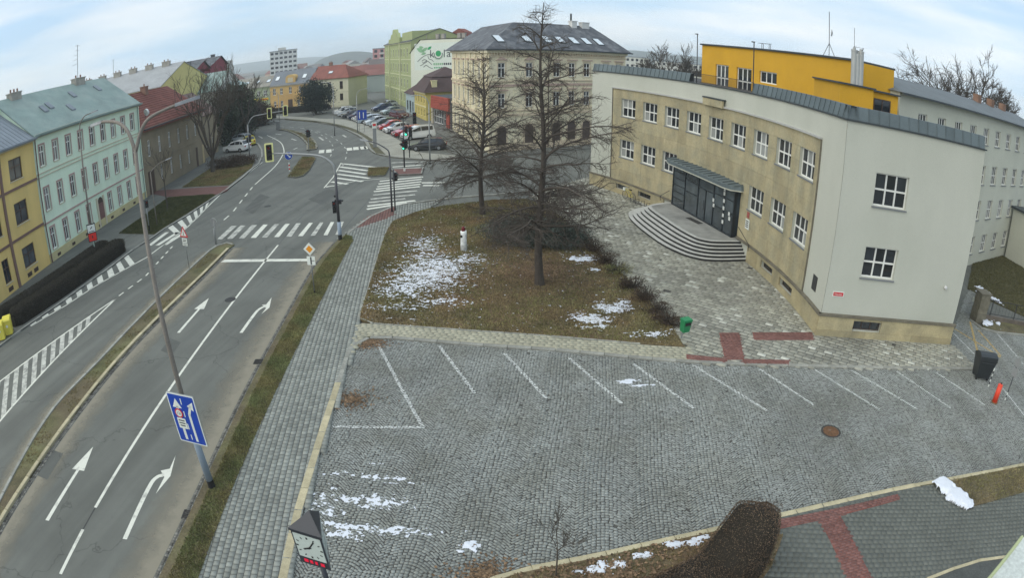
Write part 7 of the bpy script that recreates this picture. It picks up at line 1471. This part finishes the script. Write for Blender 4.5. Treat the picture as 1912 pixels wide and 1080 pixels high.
se = thing('stele', 'white carved wooden post with a dark red head on the lawn', 'sculpture', (*(-2.87, 34.79), .1)); M_wh = mat('white_post', (.80, .82, .80), var=.2, scale=4, fine=.1, bump=.2, tint=(.45, .47, .48, 6), tfac=.6); MB().tube([(0,0,0),(0,0,.5),(.02,0,1.0),(0,0,1.22)], [.20,.19,.185,.19], 14).build('post', M_wh, se, smooth=True); MB().box(-.17, -.05, -.18, -.15, .85, 1.0).build('carving', M_ink, se); MB().ball((0,0,1.34), .13, 12, sq=(.9,.9,1.25)).build('head', plain('dark_red', (.13, .012, .016), .6), se, smooth=True); MB().cyl(0,0,1.21,1.28,.11,.13,n=12).build('collar', plain('dark_red', (.13, .012, .016), .6), se)
def bicycle(xy, rz, label):
    t_ = thing('bicycle', label, 'bicycle', (*xy, .1), rz); Mf = plain('yellow_frame', (.55, .45, .08), .4)
    for x in (-.52, .52):
        w_ = bpy.data.objects.new('wheel', None); COL.objects.link(w_); w_.parent = t_; w_.location = (x, 0, .34)
        MB().tube([(.33*math.cos(a), 0, .33*math.sin(a)) for a in np.linspace(0, 2*PI, 25)], .018, 6).build('tyre', M_black, w_)
        for k in range(10): MB().tube([(0,0,0),(.32*math.cos(k*PI/5), 0, .32*math.sin(k*PI/5))], .004, 3).build('spoke', M_galv, w_)
    for a, b, n in (((-.52,0,.34),(-.08,0,.30),'chain_stay'),((-.08,0,.30),(-.18,0,.82),'seat_tube'),((-.18,0,.78),(.38,0,.80),'top_tube'),((-.08,0,.30),(.36,0,.72),'down_tube'),((-.52,0,.34),(-.18,0,.78),'seat_stay'),((.52,0,.34),(.36,0,.95),'fork')): MB().tube([a, b], .022, 6).build(n, Mf, t_)
    MB().tube([(.32,-.28,1.0),(.36,0,1.0),(.32,.28,1.0)], .015, 6).build('handlebar', M_black, t_); MB().box(-.30, -.06, -.07, .07, .86, .92).build('saddle', M_black, t_); MB().box(.40, .62, -.15, .15, .72, .95).build('basket', M_signw, t_)
bicycle((9.35, 47.6), R(118), 'yellow bicycle parked at the rack by the school basement window')
rk = thing('bicycle_rack', 'low dark bicycle rack along the school plinth', 'bicycle rack', (9.55, 47.0, .1), R(-62)); MB().tube([(0,0,.05),(4.2,0,.05)], .025, 6).build('rail', M_black, rk)
for k in range(7): x = .1+.66*k; MB().tube([(x,-.28,.05),(x,-.28,.42),(x,.05,.42),(x,.05,.05)], .02, 6).build('hoop', M_black, rk)
for (a, b) in ((AM(S_(8.2), -.35, 0), AM(S_(6.4), -.25, 0)), (AM(S_(20.0), -.35, 0), AM(S_(21.6), -.25, 0))):
    MB().tube([(a[0], a[1], 2.0), (b[0], b[1], 1.3), (b[0], b[1], .9)], .022, 6).build('handrail', M_black, school)
# lamp posts and signs round the bend and the parking lot
for p, z, lb, d in (((-8.60, 63.27), 6.5, 'lamp post at the corner before the black parked car', (-1, .2)), ((-26.74, 89.41), 7.5, 'lamp post on the bend before the middle of the parked cars', (-1, .3)), ((-45.03, 112.23), 5.8, 'lamp post on the far kerb of the bend', (-1, -.2)), ((-23.14, 89.72), 6.0, 'lamp post behind the blue sign on the bend', (1, .2))):
    arm_lamp('street_lamp', lb, p, z, [(d, [(0, z-.05), (.25, z+.5), (.9, z+.85), (1.5, z+.9)])], r0=.08, r1=.05, m=M_galv)
bs_ = thing('blue_sign', 'large blue direction sign on two posts before the parked cars', 'sign', (*(-22.70, 90.70), .1), R(15)); [MB().cyl(x, 0, 0, 3.4, .04, n=6).build('post', M_galv, bs_) for x in (-.4, .4)]; flat_sign(bs_, 'panel', rrect(1.6, 1.5, .08), .06, M_signblue, 0, 2.7, .02); flat_sign(bs_, 'arrow', bar(-.3, -.5, -.3, .5, .14), .085, M_signw, 0, 2.7); flat_sign(bs_, 'arrow', bar(.3, -.5, .3, .4, .14), .085, M_signw, 0, 2.7)
pst = thing('info_post', 'grey post with a red and white sign at the corner of the bend', 'sign', (*(-17.13, 74.95), .1), R(10)); MB().box(-.22, .22, -.1, .1, 0, 3.2).build('post', M_signback, pst); MB().box(-.3, .3, -.14, -.11, 2.5, 3.3).build('panel', M_signw, pst); MB().box(-.2, .2, -.16, -.145, 2.8, 3.1).build('red_field', M_redp, pst)
for p, lb in (((-43.74, 102.37), 'grey cabinet at the tip of the curved island'),): 
    cbn = thing('cabinet', lb, 'cabinet', (*(-41.34, 102.34), .1)); MB().box(-.35, .35, -.2, .2, 0, 1.4).build('body', M_signback, cbn); MB().box(-.38, .38, -.23, .23, 1.4, 1.5).build('cap', M_galv, cbn)
lw = MB(); ln = smooth_line([(-31.89, 112.83), (-27.09, 105.34), (-22.98, 98.97), (-18.50, 89.03), (-15.02, 81.07)], 5); a = ln; b = offset(ln, .25)
# low railing before the parked cars
rl_ = thing('guard_rail', 'low dark railing between footpath and parked cars', 'railing', (*ln[0], .1)); 
for i, (x, y, t_) in enumerate(along(ln, 2.2)): MB().cyl(x-ln[0][0], y-ln[0][1], 0, .75, .04, n=6).build('post', M_black, rl_)
MB().tube([(x-ln[0][0], y-ln[0][1], .75) for x, y in ln], .04, 5).build('rail', M_black, rl_)

# ------------------------------------------------------------------ courtyard at the right
yard = [(31.19, 29.27), (36.68, 34.45), (43.92, 37.02), (44.15, 33.84), (47.66, 29.39), (39.44, 23.40), (33.56, 24.51), (31.83, 27.21)]
bed('courtyard_lawn', yard, .08, mat('olive_grass', (.085, .078, .036), var=.25, scale=.5, fine=.3, fscale=9, bump=.5, space='World'), label='olive lawn of the school courtyard'); tufts('grass', yard, 16000, .07, mat('olive_blade', (.10, .095, .04), tone=.5, bump=0), .08, 'short olive grass in the school courtyard', seed=77, wide=.02)
cp = [(27.95, 24.07), (28.98, 24.46), (32.04, 23.13), (36.84, 21.46), (35.81, 20.68), (30.56, 21.96), (28.25, 22.56), (27.34, 23.29)]; bed('planting_bed', cp, .12, M_soil, label='narrow soil bed below the courtyard fence'); kerb('kerb', [(26.92, 24.29), (27.05, 23.10), (28.11, 22.42), (30.41, 21.83), (35.45, 20.41)], M_kerbG, side=1, w=.12, h=.13, single=True)
fe = thing('fence', 'dark iron fence on a low wall before the courtyard lawn', 'fence', (*(27.87, 24.23), 0)); fa, fb = Vector((28.29, 24.43)), Vector((36.55, 21.24)); fd = (fb-fa); FL = fd.length; fd /= FL; fz = R(math.degrees(math.atan2(fd.y, fd.x))); fe.location = (*fa, 0); fe.rotation_euler = (0, 0, fz)
MB().box(0, FL, -.12, .12, 0, .35).build('low_wall', mat('wall_stone', (.14, .12, .10), var=.25, scale=2, bump=.3), fe)
for k in range(int(FL/2.1)+1): MB().box(2.1*k+.6, 2.1*k+.65, -.025, .025, .35, 1.35).build('post', M_iron, fe)
for z in (.45, 1.33): MB().box(.2, FL, -.015, .015, z, z+.035).build('rail', M_iron, fe)
for k in range(int(FL/.30)): MB().box(.4+.30*k, .412+.30*k, -.006, .006, .48, 1.32).build('wire', M_iron, fe)
pi_ = thing('stone_pillar', 'square rough stone gate pillar beside the school corner', 'pillar', (*(27.66, 24.24), 0), R(-10)); rnd_ = random.Random(3)
for k in range(6): MB().box(-.42+rnd_.uniform(-.02,.02), .42+rnd_.uniform(-.02,.02), -.40+rnd_.uniform(-.02,.02), .40+rnd_.uniform(-.02,.02), .01+.30*k, .30*(k+1)).build('stone', mat('pillar_stone', (.17, .155, .115), var=.25, scale=3, bump=.5, rnd=.2), pi_)
MB().box(-.48, .48, -.46, .46, 1.805, 1.9).build('cap', M_ledge, pi_)
gt_ = thing('yard_gate', 'grey metal gate between the school corner and the stone pillar', 'gate', (*(27.28, 25.19), 0), rzAB((27.28, 25.19), (28.12, 24.99))); 
for k in range(8): MB().box(.02+.13*k, .04+.13*k, -.01, .01, .1, 1.4).build('bar', M_galv, gt_)
for z in (.15, .8, 1.38): MB().box(0, 1.0, -.015, .015, z, z+.04).build('rail', M_galv, gt_)
MB().box(.3, .7, -.03, -.015, .9, 1.2).build('notice', M_signw, gt_)
# low hall
HA, HB = (44.17, 36.91), (44.47, 32.22); hu = Vector((HB[0]-HA[0], HB[1]-HA[1])).normalized(); HB2 = (HA[0]+hu.x*14, HA[1]+hu.y*14)
hl = house('low_hall', 'low pale hall with wide grey windows at the right edge', HB2 if False else HA, HB2, 7, 4.6, M_wing, [(3.2, 6.6, 1.35, 3.0, 3), (8.2, 11.6, 1.35, 3.0, 3)], cornice=0, wrows=1, x1=14) if True else None
MB().box(-.2, 14.2, -.25, 7.2, 4.6, 4.8).build('flat_roof', M_zincd, hl); MB().box(2.6, 12.2, -.06, -.002, 3.2, 4.3).build('blind_panel', plain('grey_panel', (.25, .27, .28), .6), hl)
snow('snow ridge along the courtyard lawn edge', yard+[], .05, .12, .55, .5, 75, [(*(32.20, 28.13), .9, .9, .75), (*(31.87, 26.85), .8, .8, .75), (*(31.54, 25.47), .8, .6, .75), (*(32.40, 29.18), .5, .5, .6)], hmax=.16)
snow('snow heap in the soil bed below the courtyard fence', cp, .05, .14, .5, .5, 85, [(*(28.01, 23.76), .8, .5, .8), (*(29.13, 23.45), .3, .2, .7)], hmax=.14)
snow('thick snow heap at the left end of the right planting bed', [(14.15, 11.77), (14.79, 11.78), (15.25, 10.72), (15.38, 9.97), (14.82, 9.91), (14.23, 10.73)], .03, .12, .35, .3, 95, [(*(14.75, 11.42), .5, .4, .9), (*(14.88, 10.75), .5, .4, .9), (*(15.07, 10.26), .4, .3, .8), (*(14.61, 11.77), .3, .3, .8)], hmax=.15)
wl_ = thing('roof_ledge', 'pale stone ledge of the viewing building in the bottom right corner', 'ledge', (*(2.78, 1.32), 10)); q0, q1, q2_ = Vector((2.24, 1.11)), Vector((2.78, 1.32)), Vector((2.94, 0.77)); MB().prism([tuple(q-q1) for q in (q0, q1, q1+(q2_-q0)*1.0, q2_)], -.12, 0).build('slab', mat('ledge_concrete', (.52, .55, .52), var=.12, scale=6, fine=.15, fscale=40, bump=.2), wl_); MB().tube([tuple(q0-q1)+(.0,), (0,0,0)], .012, 6).build('edge_strip', plain('lime_edge', (.42, .46, .25), .6), wl_)


# ================================================================== VEHICLES
M_tyre = plain('tyre', (.018, .018, .018), .85); M_rim = plain('alloy_rim', (.35, .36, .37), .35, metal=.7); M_cglass = mat('car_glass', (.015, .018, .022), rough=.05, var=0, fine=0, bump=0, spec=.9); M_hl = plain('headlight', (.62, .64, .66), .1, spec=.9); M_tl = plain('tail_light', (.35, .012, .012), .2); M_trim = plain('black_trim', (.02, .02, .022), .6); M_num = plain('number_plate', (.7, .7, .68), .5)
STY = {  # side profile: lower outline (x, z) from front to rear and glasshouse
 'hatch': (4.1, 1.76, [(0,.22),(-.02,.55),(.12,.72),(1.05,.93),(3.85,.98),(4.06,.85),(4.1,.50),(4.05,.24)], [(1.0,.93),(1.72,1.40),(2.4,1.47),(3.25,1.42),(3.88,.98)], [.85, 3.3]),
 'estate': (4.6, 1.80, [(0,.20),(-.02,.52),(.12,.70),(1.20,.92),(4.40,.98),(4.56,.85),(4.6,.5),(4.55,.24)], [(1.15,.92),(1.95,1.38),(2.7,1.45),(4.0,1.40),(4.42,.98)], [.92, 3.65]),
 'suv': (4.35, 1.84, [(0,.30),(-.02,.66),(.12,.88),(1.10,1.08),(4.12,1.12),(4.30,1.0),(4.35,.6),(4.3,.34)], [(1.05,1.08),(1.70,1.56),(2.3,1.65),(3.75,1.60),(4.15,1.12)], [.90, 3.45]),
 'van': (4.5, 1.85, [(0,.26),(-.02,.62),(.10,.86),(.85,1.08),(4.40,1.15),(4.47,1.0),(4.5,.55),(4.46,.30)], [(.80,1.08),(1.55,1.70),(2.1,1.83),(4.25,1.80),(4.42,1.15)], [.85, 3.6]),
}
CARM = {}
def car_meshes(style):
    if style in CARM: return CARM[style]
    L_, Wd, lo_, gh_, wx = STY[style]; hw = Wd/2; out = {}
    def arch(x0): return [(x0+.36*math.cos(a), .30+.36*math.sin(a)) for a in np.linspace(PI, 0, 7)]
    # lower body with wheel arches; outline counter-clockwise seen from the right
    top = lo_[1:-1]; bottom = [lo_[0]]+arch(wx[0])+arch(wx[1])+[lo_[-1]]
    prof = bottom+top[::-1]; n = len(prof); b = MB(); V = []
    def wid(x, z): 
        t = min(1, min(x+.3, L_+.25-x)/.75); return hw*(.80+.20*max(0, t)**.5)*(1-.05*max(0, (z-.7))/.4)
    for s in (-1, 1): V += [(x, s*wid(x, z), z) for x, z in prof]
    F = [tuple(range(n))[::-1], tuple(range(n, 2*n))]+[(i, (i+1)%n, n+(i+1)%n, n+i) for i in range(n)]; b.add(V, F)
    g = gh_; k = len(g); V = []
    for s in (-1, 1): V += [(x, s*(wid(x, .95)*.985 if i in (0, k-1) else hw*.74), z) for i, (x, z) in enumerate(g)]
    b.add(V, [tuple(range(k)), tuple(range(k, 2*k))[::-1]]+[(i, k+i, k+i+1, i+1) for i in range(k-1)]); out['body'] = (b, 'paint')
    def pt(i, s, f=0): x, z = g[i]; return Vector((x, s*(wid(x, .95)*.985 if i in (0, k-1) else hw*.74), z))
    def inset(q, m=.06, off=.012):
        c = sum(q, Vector())/len(q); nrm = (q[1]-q[0]).cross(q[2]-q[0]).normalized()
        return [p+(c-p)*m*1.6+nrm*off for p in q]
    ws = inset([pt(0,1), pt(0,-1), pt(1,-1), pt(1,1)]); out['windscreen'] = (MB().add(ws, [(0,1,2,3)]), 'glass'); rw = inset([pt(k-1,-1), pt(k-1,1), pt(k-2,1), pt(k-2,-1)]); out['rear_window'] = (MB().add(rw, [(0,1,2,3)]), 'glass')
    for s in (-1, 1):
        tot = [pt(i, s) for i in range(k)]
        def at_x(x, up):
            if not up:
                t = (x-tot[0].x)/(tot[-1].x-tot[0].x); return tot[0]+(tot[-1]-tot[0])*t
            for a, c in zip(tot[:-1], tot[1:]):
                if a.x <= x <= c.x: return a+(c-a)*((x-a.x)/(c.x-a.x))
            return tot[-1]
        xs = [g[0][0]+.28, g[0][0]+(g[-1][0]-g[0][0])*.46, g[0][0]+(g[-1][0]-g[0][0])*.76, g[-1][0]-.22]
        for j, (xa, xb) in enumerate(zip(xs[:-1], xs[1:])):
            q = []
            for x, u_ in ((xa+.04, 0), (xb-.04, 0), (xb-.04, 1), (xa+.04, 1)):
                lo2, hi2 = at_x(x, 0), at_x(x, 1); p = lo2+(hi2-lo2)*(.90 if u_ else .10); q.append(p+Vector((0, s*.014, 0)))
            out['side_window_%d_%d' % (s, j)] = (MB().add(q, [(0,1,2,3) if s < 0 else (3,2,1,0)]), 'glass')
        out['headlight_%d' % s] = (MB().box(-.03, .18, s*hw*.52-.16, s*hw*.52+.16, lo_[1][1]+.0, lo_[1][1]+.15), 'hl'); out['tail_light_%d' % s] = (MB().box(L_-.18, L_+.012, s*hw*.70-.10, s*hw*.70+.10, lo_[-2][1]+.12, lo_[-2][1]+.36), 'tl'); out['mirror_%d' % s] = (MB().box(g[0][0]+.35, g[0][0]+.5, s*hw*.98-.0*s-.09, s*hw*.98+.09, g[0][1]+.02, g[0][1]+.16), 'paint')
    out['bumper_f'] = (MB().box(-.035, .06, -hw*.72, hw*.72, .24, .40), 'trim'); out['grille'] = (MB().box(-.03, .04, -hw*.42, hw*.42, .50, .64), 'trim'); out['number_plate_f'] = (MB().box(-.05, -.036, -.26, .26, .42, .53), 'num'); out['number_plate_r'] = (MB().box(L_+.003, L_+.02, -.26, .26, .52, .63), 'num')
    CARM[style] = out; return out
NM = lambda k: {'bumper_f': 'bumper', 'number_plate_f': 'number_plate', 'number_plate_r': 'number_plate'}.get(k, k.split('_-')[0].rstrip('_0123456789') if any(c.isdigit() for c in k) else k)
MC = {'glass': M_cglass, 'hl': M_hl, 'tl': M_tl, 'trim': M_trim, 'num': M_num}
_CP = {}
def paint(c):
    if c not in _CP: _CP[c] = mat('car_paint_%d' % len(_CP), c, rough=.25, var=.03, fine=0, bump=0, spec=.5, coat=.6)
    return _CP[c]
_cm = {}; _wm = {}
def car(label, style, col, xy, ang, group='cars parked in the lot'):
    L_, Wd, lo_, gh_, wx = STY[style]; t = thing('parked_car' if style != 'van' else 'parked_van', label, 'car' if style != 'van' else 'van', (*xy, .0), ang, group)
    for k, (mb, mk) in car_meshes(style).items():
        nm = NM(k); key = (style, k, col if mk == 'paint' else mk)
        if key not in _cm:
            me = bpy.data.meshes.new(nm); me.from_pydata([(x-L_/2, y, z) for x, y, z in mb.v], [], mb.f); me.materials.append(paint(col) if mk == 'paint' else MC[mk]); me.update(); _cm[key] = me
        link(nm, _cm[key], t)
    if not _wm:
        a = MB(); a.tube([(0,-.10,0),(0,.10,0)], .31, 16); me = bpy.data.meshes.new('tyre'); me.from_pydata(a.v, [], a.f); me.materials.append(M_tyre); _wm['t'] = me
        a = MB(); a.tube([(0,-.105,0),(0,.105,0)], .20, 10); me = bpy.data.meshes.new('rim'); me.from_pydata(a.v, [], a.f); me.materials.append(M_rim); _wm['r'] = me
    for x in wx:
        for s in (-1, 1):
            w = bpy.data.objects.new('wheel', None); COL.objects.link(w); w.parent = t; w.location = (x-L_/2, s*(Wd/2-.12), .31); link('tyre', _wm['t'], w); link('rim', _wm['r'], w)
    return t
HD = math.atan2(.50, .87)     # cars point their noses towards the bend (the body's front is at -x)
line_ = [Vector((-12.8, 82.2)), Vector((-34.6, 122.6))]
cars_ = [('white van nearest the black estate in the parked row', 'van', (.72,.73,.72), 0), ('red estate beside the white van in the parked row', 'estate', (.46,.025,.03), 1), ('white hatchback right behind the red estate in the parked row', 'hatch', (.72,.73,.72), 2), ('bright red hatchback in the middle of the parked row', 'hatch', (.55,.04,.035), 3),
         ('dark green estate next to the bright red hatchback', 'estate', (.025,.06,.05), 4), ('pale silver hatchback with a dark glasshouse in the parked row', 'hatch', (.50,.54,.55), 5), ('silver blue estate behind the blue sign', 'estate', (.36,.44,.52), 6), ('white hatchback left of the blue sign', 'hatch', (.70,.70,.66), 7), ('dark blue hatchback left of the white one by the blue sign', 'hatch', (.03,.04,.085), 8), ('dark grey estate in the left half of the parked row', 'estate', (.06,.065,.075), 9), ('light silver suv near the left end of the parked row', 'suv', (.55,.57,.58), 10), ('white suv at the left end of the parked row', 'suv', (.72,.73,.72), 11)]
for lb, st_, c, i in cars_:
    p = line_[0]+(line_[1]-line_[0])*(i/11.0)+Vector((random.uniform(-.25,.25), random.uniform(-.2,.2))); car(lb, st_, c, p, HD+random.uniform(-.05,.05))
car('black estate alone at the near end of the lot', 'estate', (.018,.018,.02), (-10.1, 72.6), R(4))
car('dark red suv in the second row before the yellow house', 'suv', (.10,.02,.025), (-20.20, 108.52), HD+PI*.55); car('pale green silver hatchback in the second row', 'hatch', (.33,.40,.38), (-23.42, 117.38), HD+.2); car('navy suv at the far end of the second row', 'suv', (.03,.04,.09), (-26.61, 124.36), HD+.1); car('grey hatchback farthest along the lime green house', 'hatch', (.40,.43,.45), (-27.26, 133.79), HD)
car('white suv parked at the left bend', 'suv', (.74,.75,.74), (-39.48, 80.48), R(-14), 'cars at the left bend'); car('silver estate behind the white suv at the left bend', 'estate', (.45,.48,.50), (-43.80, 90.38), R(-14), 'cars at the left bend'); car('yellow hatchback half hidden behind the white suv', 'hatch', (.60,.52,.05), (-40.18, 86.64), R(-60), 'cars at the left bend')
car('white hatchback before the apricot house across the bend', 'hatch', (.62,.64,.66), (-46.99, 136.55), R(10), 'cars across the bend'); car('dark car under the conifer across the bend', 'hatch', (.03,.03,.045), (-42.97, 134.93), R(8), 'cars across the bend'); car('black car behind the hedge before the shop house', 'estate', (.02,.02,.025), (-55.08, 136.93), R(5), 'cars across the bend'); car('dark blue car left of the black one before the shop house', 'estate', (.03,.035,.06), (-60.16, 138.59), R(5), 'cars across the bend')

# ================================================================== FAR TOWN AND HILLS
M_far = [mat('far_wall_%d' % i, c, bump=0, var=.1, scale=.1) for i, c in enumerate(((.55,.52,.44), (.48,.36,.28), (.52,.50,.48), (.50,.44,.26), (.36,.40,.36)))]; M_farr = [mat('far_roof_%d' % i, c, bump=0, var=.15, scale=.2) for i, c in enumerate(((.22,.10,.085), (.16,.14,.135), (.26,.25,.24), (.20,.12,.10)))]
def far_house(xy, L_, D_, e, rg, rz, i, label='small hazy house in the roofscape of the far town', grp='distant houses'):
    t = thing('distant_house', label, 'house', (*xy, -.1), rz, grp); MB().box(-L_/2, L_/2, -D_/2, D_/2, 0, e).build('wall', M_far[i % 5], t)
    mb = MB(); mb.add([(-L_/2-.3,-D_/2-.4,e),(L_/2+.3,-D_/2-.4,e),(L_/2+.3,D_/2+.4,e),(-L_/2-.3,D_/2+.4,e),(-L_/2-.3,0,rg),(L_/2+.3,0,rg)], [(0,1,5,4),(2,3,4,5),(0,4,3),(1,2,5)]); mb.build('roof', M_farr[i % 4], t)
rf_ = random.Random(12)
for i in range(110):
    az = R(rf_.uniform(-48, 8)); d = rf_.uniform(185, 700); x, y = d*math.sin(az), d*math.cos(az)
    if -34 < math.degrees(az) < -8 and d < 260: continue
    if -100 < x < -20 and y < 165: continue
    e = rf_.uniform(4, 7); far_house((x, y), rf_.uniform(9, 22), rf_.uniform(8, 11), e, e+rf_.uniform(2, 4), rf_.uniform(0, 3.1), rf_.randrange(20))
# end of the far street
for i, (x, y, L_, e, rg, rz, m) in enumerate(((-56, 200, 14, 4.2, 8.0, R(105), 0), (-53, 186, 12, 4.0, 7.6, R(105), 2), (-50.5, 218, 16, 5.0, 8.6, R(15), 0), (-41.5, 196, 11, 5.6, 7.4, R(15), 4), (-46, 236, 18, 6.5, 10.5, R(15), 1))):
    far_house((x, y), L_, 9, e, rg, rz, m, ['low house with pale roof at the left end of the far street', 'low house with snowy roof nearest the far street', 'red roofed house closing the far street', 'pale blue low house at the end of the far street', 'brown roofed house behind the end of the far street'][i], 'houses at the end of the far street')
def block(name, label, xy, rz, L_, D_, H_, m, nx, nz, ww=1.5, wh=1.3, balc=False, roofm=None):
    t = thing(name, label, 'building', (*xy, -.1), rz); MB().box(0, L_, 0, D_, 0, H_).build('wall', m, t); MB().box(-.2, L_+.2, -.2, D_+.2, H_, H_+.35).build('roof', roofm or M_roofZ, t)
    for i in range(nx):
        for k in range(nz):
            x = L_*(i+.5)/nx; z = H_*(k+.55)/nz; w = MB().box(x-ww/2, x+ww/2, -.06, .02, z-wh/2, z+wh/2).build('window', M_glass, t)
            if balc and i % 2: MB().box(x-ww*.8, x+ww*.8, -1.0, -.07, z-wh/2-.9, z-wh/2-.1).build('balcony', M_pale, t)
    return t
tw = block('tower_block', 'pale prefabricated tower block on the horizon', (-115.2, 277.2), R(20), 13.6, 12, 18.8, mat('tower_panel', (.60,.61,.60), bump=0), 6, 8, 1.5, 1.1); MB().box(4, 8, 3, 7, 19.0, 20.6).build('lift_house', M_pale, tw); antenna(tw, 3, 4, 19, 3, 1)
block('pink_block', 'pink apartment block with balconies behind the lime green house', (-66.9, 292.5), R(5), 9, 12, 15.2, mat('pink_panel', (.50,.27,.27), bump=0), 3, 6, 1.4, 1.4, True)
block('apartment_block', 'pale low apartment block left of the school roof on the horizon', (44, 276), R(-8), 17, 10, 10.9, mat('pale_panel', (.58,.58,.52), bump=0), 8, 4, 1.1, 1.1); block('apartment_block', 'pale apartment block nearer the bare trees behind the school', (63, 268), R(-10), 26, 10, 10.0, mat('pale_panel2', (.60,.60,.55), bump=0), 11, 4, 1.1, 1.1)
# hills
def hill(name, az0, az1, d, prof, m, label):
    n = 40; V = []; 
    for i in range(n+1):
        a = R(az0+(az1-az0)*i/n); h = prof(i/n); V += [(d*.82*math.sin(a), d*.82*math.cos(a), -2), (d*math.sin(a), d*math.cos(a), h), (d*1.25*math.sin(a), d*1.25*math.cos(a), -2)]
    F = [(3*i, 3*i+3, 3*i+4, 3*i+1) for i in range(n)]+[(3*i+1, 3*i+4, 3*i+5, 3*i+2) for i in range(n)]; struct(name, MB().add(V, F), m, label=label)
M_hill = mat('wooded_hill', (.075, .085, .070), var=.3, scale=.02, fine=.3, fscale=.15, bump=0, space='World')
hill('hill', -75, 75, 3000, lambda t: 34+14*math.sin(t*9)+9*math.sin(t*23+1)+5*math.sin(t*57), M_hill, 'long wooded ridge on the horizon')
hill('hill', -18.5, -11.5, 1400, lambda t: 25*math.sin(PI*t)**.6, M_hill, 'rounded wooded hill above the far street')
hill('hill', 3, 24, 1500, lambda t: 21*math.sin(PI*t)**.5+2*math.sin(t*20), M_hill, 'low wooded hill left of the school roof')
# ------------------------------------------------------------------ winter air
hz = MB().box(-3900, 3900, -300, 3900, -8, 62).build('haze', []); hz['kind'] = 'stuff'; hz['label'] = 'pale winter haze over the town'; hz['category'] = 'haze'
hm = bpy.data.materials.new('haze'); hm.use_nodes = True; hn = hm.node_tree.nodes; hn.clear(); ho_ = hn.new('ShaderNodeOutputMaterial'); pv = hn.new('ShaderNodeVolumePrincipled'); pv.inputs['Color'].default_value = (.86, .94, 1.0, 1); pv.inputs['Density'].default_value = .00040; pv.inputs['Anisotropy'].default_value = 0.0
hm.node_tree.links.new(pv.outputs['Volume'], ho_.inputs['Volume']); hz.data.materials.append(hm); SC.cycles.volume_step_rate = 10; SC.cycles.volume_max_steps = 32
